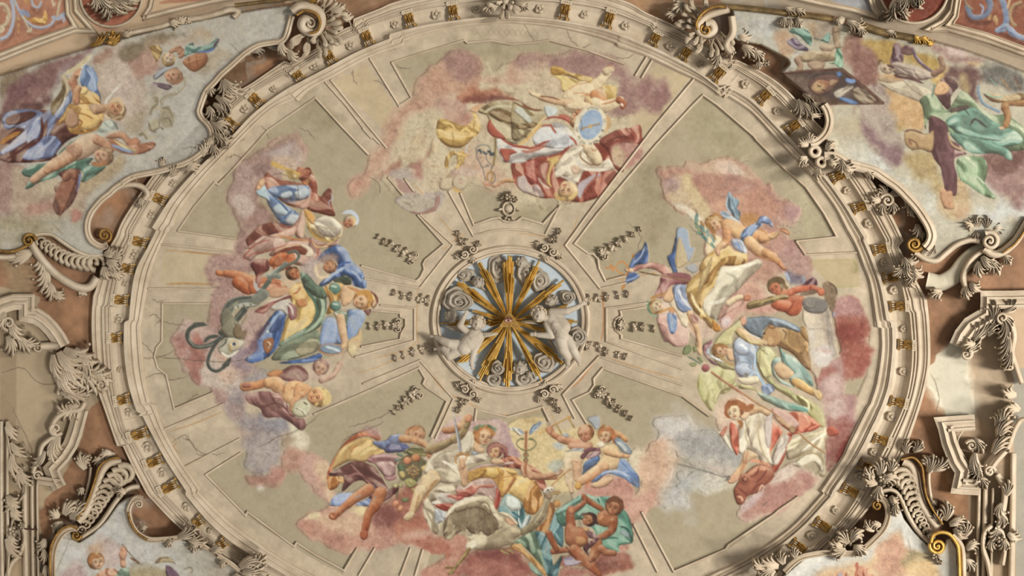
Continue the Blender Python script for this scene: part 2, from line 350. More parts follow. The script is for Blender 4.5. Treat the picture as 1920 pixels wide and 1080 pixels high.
# ---------------------------------------------------------------- painted groups of the dome
run("""
= top cloud : swirling rose and cream painted cloud bank around old man with blue dial
@ 640 0 3
c cc 26 1|230,1040 200,960 280,880 330,720 420,600 480,480 600,400 760,350 960,350 1200,330 1500,340 1640,440 1800,470 1830,570 1680,650 1690,880 1600,960 1450,1100 1300,1150 1000,1150 860,1040 600,1090 400,1000
c cl 14 1|130,900 230,790 270,680 340,600 420,540 440,450 530,370 600,330 690,320 780,350 790,420 900,430 980,470 900,490 740,480 620,520 500,600 380,650 330,760 290,850 220,960 120,1000
c bf9078 16 .9|520,430 620,350 740,340 770,420 700,470 560,500
c cm 14 .8|590,320 660,305 750,330 770,400 690,440 600,400
c cl 16 .9|940,360 1020,320 1140,320 1170,350 1080,420 1000,480 920,450
c cm 14 .8|980,330 1090,315 1160,330 1100,370 1010,380
c ccb49a 18 .7|1100,380 1250,400 1300,460 1240,520 1100,500 1000,430
c cm 14 1|1180,330 1340,300 1500,330 1600,370 1680,440 1750,430 1830,480 1845,560 1800,640 1720,650 1600,620 1520,560 1540,480 1420,430 1200,380
c a07470 12 .8|1690,470 1760,440 1830,500 1830,570 1780,630 1700,620 1680,540
c cm 12 .9|1500,560 1620,580 1660,640 1600,660 1500,620
c d2b8a0 14 .8|560,600 600,560 700,580 720,640 640,660 560,650
c bd9082 10 .8|530,580 600,540 700,560 720,640 700,690 640,700 560,660
c b98376 12 .9|650,640 740,620 760,680 700,720 630,690
c cl 12 .9|90,990 180,880 240,830 280,880 250,960 200,1020 100,1060 60,1050
c cc 14 1|280,820 380,720 480,640 560,640 530,740 500,860 430,930 330,940 290,890
c c8b292 10 .9|330,860 420,760 480,720 470,860 400,920
c b07868 8 .9|200,970 280,930 330,880 330,950 260,990 200,1000
c a87468 6 .9|370,930 460,890 500,850 510,880 440,960
c cg 8 .9|260,980 340,940 420,960 450,1000 360,1010
c b0746a 10 .9|400,960 450,930 460,1000 420,1000
c ccb698 14 .7|720,560 820,520 880,700 860,780 760,720
c caa890 16 .9|700,800 860,880 960,1000 950,1080 820,1060 700,900
c d29a88 14 .8|40,1040 120,960 180,960 160,1060 80,1090
c c29a84 10 .8|600,960 700,930 780,950 720,1000 640,1010
k 6a5140 60 .5|230,800 420,640 520,620 540,760 460,940 300,940
k 6a5140 90 .35|400,600 600,340 760,340 760,500 520,600
k 6a5140 70 .4|1200,350 1600,390 1830,500 1780,640 1560,620 1300,420
k 6a5140 60 .4|1500,840 1650,700 1690,880 1620,940 1540,930
p b08a80 0 1|310,1000 320,1060 340,1080 420,1080
= top cloud : grey shell shaped painted patch of cloud, bottom left of the dial group
@ 680 230 6
c cg 5 1|370,870 450,810 560,790 680,800 690,760 770,790 900,760 910,860 880,940 800,1000 660,1020 520,1000 420,930
c b8ac98 4 .9|400,880 520,820 680,830 780,860 800,920 640,990 500,970
p b07a70 10 .8|520,995 660,1000 790,950 830,830 870,830 850,920 790,1000 640,1025
k 6a5140 90 .5|400,880 560,790 880,760 900,900 700,1010 500,990
= top drapery : dark red shadowed fold of painted cloud over the old man's cloak
@ 680 90 6.353
c b5745c 22 1|1130,560 1300,470 1500,440 1640,440 1760,600 1700,620 1500,600 1300,640 1180,620
c dr 14 1|1200,640 1270,580 1450,540 1620,540 1700,580 1780,640 1560,620 1400,655 1280,660
c 7a4a44 8 .8|1290,655 1450,600 1640,570 1750,620 1560,610 1430,640
@ 640 0 3
s 8c4a3a 12 .8|930,545 1000,570 1060,610 1130,620
s dr 14 .9|930,550 1010,590 1080,620 1150,640 1200,640
= top figure : bearded old man lying back in red, white and olive drapery
@ 930 230 6.353
d rd 40 70 60 .7|190,460 360,460 520,400 700,380 860,260 960,280 1200,240 1340,300 1420,560 1430,660 1300,780 1220,880 1060,940 900,940 700,900 560,900 420,860 260,780 190,620
d b0584a 40 120 50 .8|1230,240 1330,160 1480,120 1700,20 1740,160 1740,260 1560,240 1430,280 1380,360 1400,480 1520,550 1480,590 1400,520 1320,330
d b96a5c 30 110 50 .7|1230,200 1400,100 1560,60 1600,140 1400,200 1280,260
c b98078 14 .9|1400,300 1550,240 1700,260 1760,340 1720,440 1600,520 1480,500 1400,420
c c4aa8a 12 .9|1385,380 1420,310 1500,330 1520,420 1500,520 1420,480
k 6a5140 90 .5|1480,100 1740,60 1760,380 1560,530 1400,480 1450,280
d c8c4c0 50 160 70 .6|0,170 120,230 260,270 420,290 520,200 640,10 800,20 930,140 980,260 860,270 780,340 640,390 460,410 330,470 180,480 90,470 40,380 10,300
d c8ccd0 30 150 60 .5|440,150 560,50 700,60 860,140 900,260 760,310 600,290 460,270
p rd 24|40,310 160,310 250,350 170,380 150,450 100,460 60,380
s a8493c 30|0,90 80,190 200,265 340,290 430,300 560,240 640,210
s b86050 34 .8|300,330 380,345 500,310 600,260
s rd 24|640,10 680,80 715,120
s rd 20|430,60 560,30 640,30
s a04438 22|860,270 840,340 720,380 600,410
s rd 26 .9|870,160 930,210 960,270
d b0514a 30 80 40 .7|340,480 430,430 510,480 470,560 480,690 420,740 360,640
s 93392f 18 .9|350,480 335,580 370,680 410,730
s 9c4a3e 14|470,480 465,600 520,760 580,880
s d8ccbc 30 .7|500,650 560,740 640,780
p c4b8b4 30 .9|250,660 330,630 400,740 520,880 400,850 260,780
d c0a8a4 20 60 40 .6|430,760 500,740 570,880 480,870
s ddcf9a 10 .8|340,740 420,820 520,880
p lc 20 .9|980,720 1200,600 1230,640 1080,760 1000,900 960,860
s b05a4c 26 .9|1200,580 1190,640 1100,740 1030,850
s a05046 16 .8|1000,910 1100,860 1190,850
d b8685a 20 130 40 .6|1290,580 1430,580 1420,660 1300,790 1210,880 1240,760
# olive cloak and white lining
d b8aa82 40 40 60 .7|0,0 240,0 560,0 460,100 380,190 260,250 130,220 60,110
p c8be9c 20 .9|60,100 180,60 330,90 320,200 240,240 130,210
d 8e7450 20 20 30 .6|240,40 420,10 460,40 330,130 290,80
s e0b468 22|540,0 440,120 350,210 260,265
s d8985c 8|550,10 440,140 320,240
@ 680 90 6.353
d 96815a 60 20 60 .7|1370,760 1460,680 1600,620 1800,620 1906,680 1906,980 1700,920 1600,860 1500,800
d 8b6e4a 30 30 40 .6|1500,760 1700,740 1880,840 1906,900 1760,900 1640,860
s ccc4a6 36 .8|1440,770 1560,700 1700,690 1850,700
d b9a884 30 60 60 .6|1480,790 1620,870 1820,940 1906,990 1906,1080 1680,1080 1560,960
p rd 26|1510,850 1580,950 1690,1060 1680,1080 1560,1060 1480,960
@ 960 90 6.194
d 9c8a62 60 30 60 .7|0,640 140,690 280,720 390,740 400,790 330,850 240,960 140,1050 0,1050
p c6cabe 20 .9|20,720 90,680 160,740 230,840 200,880 100,800
s 7c5636 16|0,620 120,680 260,720 360,715
d 8a6c46 20 20 30 .6|50,890 180,870 290,870 230,920 80,940
d b8a880 20 60 40 .6|0,960 80,940 140,970 100,1050 0,1050
p c8d0cc 30|370,680 440,670 520,700 520,760 460,810 400,800
s ecc488 14 1|390,785 330,850 230,960 160,1040
s a84a40 24|380,830 470,800 600,820 720,900
s c05a50 40 .8|540,780 640,800 700,880
# torso, arm, head
@ 930 230 6.353
d wh 40 140 50 .5|740,460 880,290 1000,270 1080,330 1160,480 1260,470 1340,420 1400,520 1390,560 1160,570 1040,580 960,720 820,640 700,640 700,520
l sp 150 130|1110,310 1180,400 1200,450
s c09070 22 .9|1120,300 1170,330 1200,300
s 8a6648 16|1010,340 1000,400 1060,460 1150,500 1260,480
s 9a7450 12|1080,340 1090,420 1140,480
s dcd4c4 40|880,380 960,450 1040,540 1200,560 1360,550
s c4a488 20 .8|900,520 960,560 950,610
p d8b498 20 .7|890,520 960,510 1010,560 960,610 910,600
d c8bcae 30 80 40 .5|700,620 900,660 960,760 900,740 760,640
p yo 24|600,440 720,400 740,460 680,520 640,620 640,700 660,770 600,720 610,600 640,480
s ye 20|590,450 700,410 780,390
p c49080 20|520,520 590,470 620,500 590,620 600,700 540,640
s 9c4a40 16 .9|520,500 505,580 560,690 640,770
h sk d8b47c 118 170 .3|840,790
s c8a464 50 .9|700,830 740,900 820,900
s d8b878 40 .9|860,900 920,880 945,820
s b08a4c 14 .8|760,830 840,870 900,830
s 7c4a4c 9 .8|760,910 820,960 900,940 950,870
l c89468 50 30|200,690 110,690 30,730
s d89c84 26 .8|0,750 40,720
l d8a07c 26 20|20,740 -20,760
@ 680 230 6
l d8a080 24 18|1540,690 1480,710 1430,700
s c87860 16|1360,690 1400,700 1430,680
s d8967c 12|1350,680 1380,670 1400,700
= top scale : painted grey iron scissors like tool and long shaft held by the old man
t 8c7448 26|1490,170 1490,300 1470,470
t 5c6468 8|1290,340 1270,300 1300,260 1360,245 1410,260 1440,310
t 5c6468 8|1280,310 1280,380 1320,460 1350,520 1370,600 1375,640
t 5c6468 8|1380,360 1400,420 1440,470 1460,500
t 5c6468 7|1380,470 1420,480 1340,500
t 485054 8|1460,490 1440,530 1480,580 1485,640 1450,685
s 4c5458 26|1290,310 1320,310 1330,350
s 4c5458 26|1350,320 1370,340 1400,350
s 3c4448 30|1400,320 1430,330 1440,370
s 3c4448 26|1440,340 1460,360 1470,330
t b08048 18|1430,550 1400,580 1400,640
t b88c54 20|1450,540 1460,600 1440,660
= top putto : painted winged putto in yellow drapery holding the blue dial
@ 960 90 6.194
d ye 20 15 30 .6|460,210 560,220 640,270 800,310 940,350 940,400 800,380 640,320 460,310
d d4b870 20 40 40 .6|480,320 600,320 720,360 800,390 720,450 620,520 570,460 560,380
d ye 20 60 40 .7|1040,430 1190,440 1215,480 1190,580 1090,620 1060,520
d c89848 10 30 30 .5|460,215 600,240 590,300 470,300
l sp 150 100|900,480 1010,390 1100,290
l sp 90 80|1090,270 1120,250 1150,240
s c48a60 14|1090,210 1150,210 1185,240
l sp 330 260|740,600 830,510
s d09868 12|630,500 730,430 860,400 940,400
l sk 90 70|680,640 480,610 330,570
s 8c5a44 20|300,555 420,565 560,600
l sp 60 30|300,550 230,530 190,490
s d8b498 14|200,520 180,490
s d8b498 12|240,510 220,480
l sk 130 100|900,600 1010,520 1040,560
l so 120 100|960,540 1040,590 1040,640
l sp 160 110|960,650 1060,680 1190,640 1250,610
l b06040 80 60|1240,600 1290,640 1280,680
s f0e0d0 26|1260,640 1290,670
s b87048 16|1040,650 1130,630 1230,590
p sp 40|640,640 800,620 900,640 920,700 760,720 640,700
s c88a60 16|800,560 880,540 900,620 930,660
s e8cc90 30|880,560 920,620
s c48860 14 .8|700,520 800,520 900,530
h sk c48a58 84 190 .5|740,820
p c07850 40 .9|720,730 830,720 870,800 830,850 760,790
= top dial : painted blue clock dial with white ring of Roman numerals
p cda070 0 .9|1080,780 1140,820 1140,900 1060,1000 1080,900
@ 930 230 6.353
e ddd2ba 188 240 20 0|1120,30
e 90aac8 134 186 20 0|1125,20
c a8bcd0 14 .8|1080,40 1180,-60 1240,10 1180,120 1080,130
t a88458 16|1010,70 1110,40 1230,10
e c8a060 24 22 0|1120,40
e b48c50 14 12 0|1040,68
s 7c6640 7|1000,-80 1020,40 1010,110
t 4a4438 7|952,62 972,62
t 4a4438 7|950,80 972,80
t 4a4438 7|954,98 976,97
t 4a4438 7|975,170 990,160
t 4a4438 7|985,190 1000,178
t 4a4438 7|1010,225 1020,205
t 4a4438 7|1032,240 1038,222
t 4a4438 7|1050,250 1055,232
t 4a4438 7|1110,256 1110,236
t 4a4438 7|1130,256 1132,236
t 4a4438 7|1160,244 1156,222
t 4a4438 7|1176,238 1168,218
t 4a4438 7|1190,222 1206,206
t 4a4438 7|1184,206 1212,222
t 4a4438 7|1222,160 1250,176
t 4a4438 7|1232,176 1246,150
t 4a4438 7|1256,80 1284,100
t 4a4438 7|1284,78 1258,102
@ 960 90 6.194
t 4a4438 6|875,712 880,690
t 4a4438 6|895,704 898,684
t 4a4438 6|915,700 916,680
t 4a4438 6|935,700 934,680
t 4a4438 6|952,702 954,682
t 4a4438 6|972,708 978,690
t 4a4438 6|990,716 998,698
t 4a4438 6|1060,830 1080,822
t 4a4438 6|1062,850 1084,846
= top infant : pale unfinished ochre and cream putto below the gold vessel
@ 680 230 6
l ccb898 90 110|820,200 800,330 780,450
c c9b698 14 1|660,470 700,400 860,380 880,480 850,640 860,740 780,780 700,720 680,560
l ccb898 70 60|900,620 960,560 1030,490
p c8b496 40|880,640 1000,620 1040,700 960,760 860,740
s b8946c 10 .7|700,400 740,480 860,490
s b8946c 10 .6|780,200 790,280 750,350
s b89a74 9 .6|850,500 850,640 830,700
d ye 16 60 30 .7|920,450 940,370 1010,310 1060,350 1000,370 970,420 960,500 930,510
d yo 12 60 30 .6|1060,340 1120,320 1150,360 1140,430 1100,480 1040,530 1060,440
s d8a860 20|1110,300 1120,350 1170,370 1160,340
s c8c4bc 16|1180,240 1160,300 1170,340
e c4b098 90 90 0 40|1090,670
s c48c70 8|1070,640 1090,625 1120,640
s c48c70 8|1080,680 1110,675 1130,690
s b0a090 12 .7|1000,600 1070,570 1180,610
c c0a494 10 .9|1000,560 1100,520 1320,530 1240,600 1180,600
s caa060 40 .8|1010,730 1060,760 1100,770
k 6a5140 70 .4|680,420 860,380 880,740 720,740
= top vessel : golden yellow painted scrolled vessel, left of the old man's feet
@ 680 90 6.353
d ye 40 20 50 .7|880,900 920,840 1060,870 1160,920 1260,900 1320,830 1300,760 1360,800 1400,900 1380,1010 1300,1080 1180,1180 1040,1180 940,1120 880,1020
s a87838 16 .8|1150,990 1180,930 1260,930 1290,980 1240,1040
s e8c880 22|1160,1010 1220,960 1290,1000
s a87838 14 .8|1330,860 1320,920 1320,1000
s a87838 14 .7|1060,1000 1080,1100 1060,1160
s e0c078 26|940,880 1040,900 1100,960
s e8c878 20|1310,780 1350,830
p sk 12|1280,730 1320,690 1440,670 1400,720 1350,770 1290,750
s b86a48 8|1300,720 1330,700
s b86a48 8|1330,740 1350,690
s b86a48 8|1360,730 1380,680
""")
run("""
= left cloud : mauve and grey painted cloud bank behind the woman with anchor and the man with square
@ 420 240 4.697
c cm 20 .9|160,260 330,170 430,100 560,60 640,40 690,120 700,220 660,330 640,420 500,460 420,520 340,640 420,760 480,860 320,880 200,1060 120,1060 160,900 80,740 60,560 90,380
c c2988a 14 .9|330,170 430,90 600,40 680,90 700,210 640,260 620,110 500,110 380,180
c b8a8a4 18 .9|330,230 470,150 600,110 620,170 560,250 430,270
c c0aca0 14 .9|620,100 640,200 600,250 560,300 640,330 680,240
c b49890 18 .9|100,380 260,280 360,300 330,420 260,560 260,720 180,780 90,700
c 8c7068 14 .8|240,330 340,300 400,340 330,420 290,430
c c8b4aa 14 .8|100,620 180,600 260,620 270,720 190,780 110,740
c ccb09c 12 .9|420,250 520,240 600,290 650,350 600,400 500,380 430,340
c 8c6e5c 18 .9|300,620 400,680 480,780 470,840 320,860 280,780
c aa8480 12 .8|280,740 400,700 420,780 330,850
k 54413a 130 .6|80,300 360,240 640,260 660,420 420,460 260,720 90,720
@ 380 440 4.5
c cm 14 1|300,0 380,0 340,140 420,200 400,280 260,330 260,480 400,540 240,560 150,640 160,800 100,860 40,760 70,580 130,420 50,400 60,260 130,190 260,170
c b49088 12 .8|80,240 200,180 380,180 400,260 200,300 80,380
c b08c84 14 .9|120,440 240,420 400,520 240,560 170,640 80,600
k 54413a 100 .6|50,200 400,180 400,320 240,560 60,580
c b89890 18 1|400,640 540,620 620,640 480,800 440,940 340,1000 300,880 330,760
@ 310 560 5.4
c b89890 16 1|190,190 300,240 420,260 520,320 560,500 680,560 800,580 900,620 820,700 900,720 800,800 780,860 860,1000 780,1060 640,1080 540,1080 440,900 340,870 260,790 120,620 40,420 120,300
c c0a49a 14 .9|190,190 300,240 400,300 360,380 280,340 200,420 140,360
c b07c74 14 1|50,400 160,350 250,470 200,600 110,600
c a87068 12 1|90,560 220,590 300,340 360,400 400,520 420,640 400,760 350,860 270,800 200,680
c b4746a 14 .8|200,480 280,360 340,380 380,500 300,580
c c8b4a8 12 1|390,640 500,560 660,690 760,800 770,880 700,980 520,900 370,860
c d0aa98 12 .8|470,560 600,560 640,600 560,640
c cca894 14 .8|520,740 680,720 700,800 600,840
c 98828c 16 .9|680,560 800,520 880,480 860,580 820,640 880,700 760,720 690,640
c b08a84 12 .8|440,890 560,940 640,1040 560,1060 490,960
k 54413a 130 .5|60,420 420,640 780,640 740,900 360,860 100,600
@ 400 650 4.153
c 9c9090 16 1|240,260 440,190 460,260 340,280 240,320 240,480 420,560 520,560 640,660 540,700 520,860 430,990 330,1010 250,960 220,780 190,680 100,500 110,420
c a89c98 20 .9|250,720 400,660 540,640 520,800 440,960 300,980 230,860
c 8e8c96 18 .8|380,560 520,540 570,600 480,660 400,640
c b09490 14 .8|100,440 240,480 230,560 160,600
c b8928a 12 .8|170,620 280,640 330,690 240,720 190,690
c b49c84 14 .9|530,700 640,680 600,790 540,800
c dcd0b8 10 1|590,600 700,640 720,760 660,830 610,780 640,720
c c08c7c 12 .9|530,860 600,800 700,830 660,950 560,950
c b07c70 12 .9|250,1000 420,1000 510,960 530,1020 480,1075 380,1075 300,1060
c bc8478 14 .8|440,960 520,940 540,1010 470,1050
k 54413a 160 .45|110,440 520,560 640,680 500,860 260,960
= left figure : bearded old man lying on his back in blue leggings and red mantle, holding a set square
@ 420 240 4.697
d dr 30 60 60 .7|190,1000 220,940 330,850 470,830 600,860 640,820 620,900 480,930 360,960 240,1060
d b06a58 40 30 50 .7|380,540 350,440 380,390 450,440 520,460 660,480 760,510 760,600 720,700 600,690 500,640 420,560
d b0604e 40 60 50 .7|640,360 700,340 780,400 820,500 820,580 860,600 920,530 950,560 940,640 970,770 840,750 740,710 760,600 740,500 660,450
d 9c5a4c 14 30 30 .6|860,600 920,530 950,580 930,680 880,650
s b8bcd0 10 .8|940,560 950,620 920,660 960,760
d 8c4a3c 20 10 40 .6|720,660 850,640 960,720 970,775 860,750 740,720
p pk 30|520,640 640,640 720,620 700,690 640,690
p cc9c8c 26|740,510 770,560 740,690 690,715 660,690 720,620
p a8604e 10|690,360 760,400 740,440 690,430
h c07058 96503c 36 20 0|730,390
p c47c60 16 .9|640,360 700,350 720,400 670,440 640,410
p ye 0|430,290 560,350 660,390 660,420 540,370 420,330
q b0925a 0|530,360 570,370 610,450 570,450
q a88850 0|560,380 600,370 610,430 660,420 660,445 600,455
q d4c49c 0|605,405 655,420 615,435
q d0bc94 0 .7|500,400 535,370 570,450 520,455
q a88850 0 .8|720,450 745,440 750,480 725,480
p so 14|680,470 720,460 740,490 700,500
s 9c4c38 9|690,475 710,470 730,480
d bl 50 20 60 .6|380,540 460,510 620,500 740,510 745,600 640,640 520,620 460,610 400,580
p b4c4cc 30|490,590 560,550 600,570 590,600 520,620
p bccad0 50|620,560 720,530 745,570 700,620 640,620
s 4c6a94 14|470,600 500,560 600,540
d bl 46 40 60 .6|360,540 420,590 500,650 580,700 660,760 670,800 620,850 540,850 470,800 440,760 380,650
p b4c8d0 40|430,700 500,660 560,730 540,770 460,750
p c0c8cc 40|580,760 660,770 660,830 600,850 540,820
s 48648c 16|420,590 500,660 570,740
s 506c90 16|480,840 540,780 600,720
s 405a80 12 .8|500,630 540,640 640,650
p b0c8d0 16|280,550 350,500 380,560 400,640 360,620 300,590
p sk 8|280,520 300,470 340,440 360,470 330,530 290,545
s 9c5438 5|300,500 320,490
s 9c5438 5|305,515 330,505
s 8c4830 6|275,560 280,520 310,460
d c89888 30 100 40 .6|600,860 650,800 690,720 720,760 700,900 690,970 640,960 620,920
d e0c898 50 40 50 .6|700,720 760,740 800,820 880,780 990,820 1040,880 1020,960 960,1010 860,980 780,930 730,860
p dc9c50 20 .9|700,720 760,730 820,830 790,850 740,810
d e4dcc8 50 20 30 .6|790,820 860,770 960,790 1030,860 1020,930 960,960 880,950 820,900
s c89848 14|730,800 760,900 840,970 960,1000
s b89058 9|760,930 830,980 930,1000
s b4a078 9|830,860 900,880 980,890
s c88c70 10|1020,820 1060,860 1060,900
h c88868 c8b8a0 58 75 .2|1100,830
s c4ccd0 34|1040,750 1110,735 1160,770 1170,820 1140,850
s e0c080 16|1110,780 1150,800 1140,860
d d0a090 40 30 60 .6|380,950 480,920 600,870 640,860 620,930 560,960 480,970
d c8a094 40 150 60 .5|190,1060 240,1020 340,950 440,980 540,1000 520,1040 380,1060
d d4aca0 30 20 60 .5|700,920 760,980 860,1030 960,1010 1000,990 960,1040 820,1060 740,1000
@ 380 440 4.5
d cca498 60 150 60 .5|340,180 420,100 540,20 680,40 640,100 560,140 460,170 400,220
d c49488 60 10 60 .6|560,160 700,60 880,20 960,80 1000,160 960,220 900,250 800,260 640,200
d c89c90 50 30 50 .5|900,30 1000,60 1120,60 1150,20 1120,90 1000,100 960,200 900,240
s a84c3c 9|340,210 380,140 460,70 560,40
s a84c3c 8|370,190 420,160 520,140 660,100 720,70
s b85c48 9|700,30 800,40 900,50 960,110 970,170 900,230
s c88c4c 11|620,0 760,30 900,50
s d8b078 12|920,50 960,100 1040,90 1120,40
d 94503e 20 160 40 .6|600,150 700,110 820,90 890,130 860,170 760,150 640,180
d dcc8b0 20 30 30 .5|800,80 880,90 930,130 920,180 860,180 880,130
s d8a888 12|600,150 720,90 830,80
= left infant : red painted putto tumbling with the anchor, above the scaly fish
l cc7848 50 46|130,320 190,330
l c87850 90 60|420,390 300,340 200,325
l c0643c 110 70|300,400 380,460 420,440
p c06844 40|380,440 420,380 520,360 640,380 700,420 640,470 520,450 420,500
d c47456 40 20 40 .6|480,420 600,400 700,430 720,470 600,500 520,480
d 8c4a44 40 100 40 .7|400,260 430,220 490,200 550,210 560,290 500,340 480,420 450,440 440,330
s c8b4ac 14|430,360 440,440 490,480
s b4b0b0 28|440,400 460,460 520,450
l c8683c 90 70|600,230 660,190 740,180
l c4643c 80 60|740,200 700,250 620,290
p b86844 20|590,240 640,180 680,200 640,270
h c47850 6c4c34 60 -40 .4|770,330
s d4b898 44 .8|660,420 720,400 780,420
p cc9878 30 .9|560,460 700,440 740,490 640,530 560,520
= left anchor : painted grey anchor shank with fluke hooks and ring
t 5c6458 24|720,150 780,140 810,180 770,230 700,260 620,320
t 6c746c 34|700,240 600,330 500,470
t 7c8478 44|560,350 600,340 640,350
s a8b0a4 14|520,330 570,330 600,300 660,260
t 5c6458 40|560,390 470,500 380,600
t 4c5048 52|350,630 280,720 190,830
s 848a7c 12|330,640 270,720 200,800
@ 310 560 5.4
t 4c5048 60|800,110 700,230 600,340
s 788074 16|780,110 690,220 600,310
t 4a4e46 54|560,340 600,360 650,360
t 4c5048 44|600,370 500,440 400,480 300,480 240,430 220,370 240,310 300,270 380,255
p 4c5048 0|280,245 360,240 440,270 360,275 310,290
s 7c8274 14|560,420 440,470 300,480 230,400
t 4c5048 34|560,390 490,480 440,580 430,660 460,710 520,730 590,690 630,650
p 4a4e46 0|570,670 600,640 660,580 660,640 630,685
s 4c5048 36|390,440 440,390 540,375
= left fish : painted silver green fish with scaly coiled body under the anchor
@ 380 440 4.5
t 6e746a 90|500,500 430,560 330,560 240,590 200,660 190,720
s b4b4a4 34|500,520 430,580 330,590 260,620
s 50544a 22|520,470 430,520 300,540 220,580 170,660
t 7c7e70 80|520,500 480,530 440,545
p 7a7460 30|160,640 220,620 260,700 300,740 330,800 280,860 200,840 150,760
s 9a947c 20|230,620 300,560
s 54503e 10 .8|240,600 260,620
s 54503e 10 .8|290,590 300,620
s 54503e 10 .8|340,580 350,610
s 54503e 10 .8|400,575 405,605
@ 310 560 5.4
p 8c866e 40|560,300 640,200 690,180 700,260 740,260 770,340 800,380 740,420 680,400 620,380
p b8b4a0 50|540,470 640,390 740,410 800,420 790,470 720,530 620,580 540,540
p ccc4b0 40|640,440 740,420 790,450 740,510 650,530
s 5c5848 16|540,500 600,450 620,400
s e0dccc 24|560,540 640,580 740,520
p 806c50 20|680,330 720,260 760,290 770,380 720,400
p 846e54 0|760,330 820,320 800,410 770,400
e c8a468 44 40 0 0|694,456
e e0dcd0 34 28 0 0|694,456
e 50545c 20 19 0 0|694,456
s b89850 12|640,460 660,510 640,550
s 6c5c44 10|560,260 530,300 560,340
= left figure : woman in gold and teal dress with blue mantle and crown, holding an oval mirror
@ 380 440 4.5
d bb 50 60 60 .7|960,220 1000,160 1080,100 1160,90 1220,140 1260,220 1330,290 1380,380 1370,450 1280,430 1240,360 1140,360 1030,430 980,420 1060,340 1140,260 1100,180
p db 20 .5|1100,180 1160,140 1200,200 1160,260
s 4a66a4 18|1100,300 1180,240 1250,230
s a0b4d0 30|1020,400 1100,330 1200,270
s a4b4cc 20|1250,300 1300,340 1340,400
d gd 24 30 30 .5|1100,380 1200,340 1250,380 1240,420 1140,410
c b8a49c 12 1|860,240 960,200 1000,250 960,320 1000,360 900,380 840,330
c 9c8078 10 .9|970,200 1060,150 1120,190 1080,240 1000,240
h c88c68 a06c4c 56 60 -.4|1060,270
s e0c8a4 24|950,250 960,320 990,360 1080,340
s c8a480 12|970,240 985,290
d yo 60 100 60 .6|740,440 840,400 900,480 950,600 960,700 880,800 760,880 640,920 660,820 700,720 760,640 740,540
d d8a860 40 40 40 .6|740,440 840,410 880,500 820,560 740,520
p c87848 20 .8|780,560 860,540 880,590 820,610
s b85c34 14|760,500 800,480 820,440
s d8c090 40 .8|700,820 800,780 880,700
d gn 50 110 60 .7|820,320 880,330 960,420 1000,470 1040,540 1040,660 1000,760 900,830 780,880 680,940 640,920 760,840 880,770 940,700 960,600 900,520 850,440
s a8bca0 28|960,480 1010,560 1010,660 960,750 860,830
s 54705c 22|870,460 940,560 960,650 930,730
d 8e9c80 40 160 60 .6|580,1040 680,920 840,850 960,800 990,900 960,980 800,1040 660,1060
d a8a484 20 150 40 .5|780,960 900,880 980,900 940,980 820,1020
c ccc0a0 4 .5|800,960 900,950 940,970 860,1010 780,1010
d gn 40 80 40 .7|850,420 920,430 1010,440 1050,520 1000,540 920,500
d bb 50 110 60 .8|620,640 700,640 690,740 660,860 620,960 540,1040 420,1080 360,1050 440,980 460,860 520,760
p db 26 .7|600,700 680,680 640,800 560,820
s 9cb8d0 24|640,660 560,770 480,880
s 4c6cac 20|640,800 600,920 500,1010
e d8d8cc 12 9 0 0|546,816
p a86844 10|510,890 590,870 590,940 550,1000 520,980
s e8d8c0 9|540,900 570,920 550,960
c 6c4c5c 10 .8|430,880 500,780 560,740 480,860 450,960 380,990
p c8c0b4 24|560,600 680,540 740,560 780,620 720,680 660,640 600,640
p a0686c 24|720,580 780,600 790,690 740,720 720,660
s dcd4c8 16|700,570 750,620 760,680
d 9c5854 12 160 30 .6|440,640 560,570 720,510 740,530 620,570 520,660 480,660
s e8dcd0 8|560,560 640,540 720,500
d cc9850 24 80 30 .7|1020,450 1100,400 1190,420 1180,500 1150,560 1160,620 1080,660 1040,660 1070,560
e gt 50 54 0 40|1110,455
e gt 46 44 0 36|1120,600
s b8d0c0 16|1080,430 1130,440
s b8d0c0 14|1090,580 1140,590
s d89c48 12|1060,460 1110,510 1170,480
p sk 40|1180,430 1270,440 1280,520 1240,580 1180,600 1160,520
s c48858 22|1220,440 1320,480 1340,520
h sk c88c48 78 75 .15|1330,560
s c89048 40|1290,490 1390,490 1420,560 1400,610
d 94564c 10 90 30 .6|1410,470 1460,500 1480,560 1440,620 1420,580 1450,530
s ecd490 12|1430,500 1450,560 1430,610
d bl 40 110 60 .5|1220,640 1330,630 1370,680 1330,790 1270,870 1220,890 1210,760
p 8c5a54 12|1360,630 1420,630 1400,680 1370,660
d 88a0c8 50 100 70 .4|1040,700 1130,720 1160,860 1180,920 1100,920 1000,940 990,840
d gn 20 120 40 .6|1120,640 1220,660 1210,760 1180,740 1130,680
p wh 20|1100,650 1160,680 1210,760 1180,760 1130,700
l sk 74 60|1160,700 1180,820 1200,910
p sk 20|1160,930 1200,900 1220,940 1170,970
d bb 20 170 40 .5|640,1080 860,1040 980,1000 1000,1040 880,1080
p d4b080 24 .9|1220,900 1300,840 1320,780 1340,860 1310,960 1230,1000
c d4c0a0 10 .8|1220,940 1300,900 1320,1000 1240,1040
= left mirror : oval painted hand mirror with a thin red brown rim
e a4644a 104 50 4 0|1080,966
e d8a88c 98 45 4 0|1080,965
e 7c94a8 94 41 4 10|1080,964
s c8d4d8 20|1030,940 1100,960 1160,985
= left putto : orange painted child with mauve drapery holding a pale mask
@ 400 650 4.153
d mv 30 30 50 .7|480,230 540,180 620,140 700,160 740,240 660,280 560,260
p so 20|420,210 480,180 540,190 500,230 440,230
d a06e6c 40 60 50 .7|250,380 340,350 440,350 540,400 620,540 700,560 720,620 680,650 600,590 520,550 400,550 360,480 280,440
d b88480 20 50 40 .6|440,360 540,370 560,460 640,540 560,520 480,440
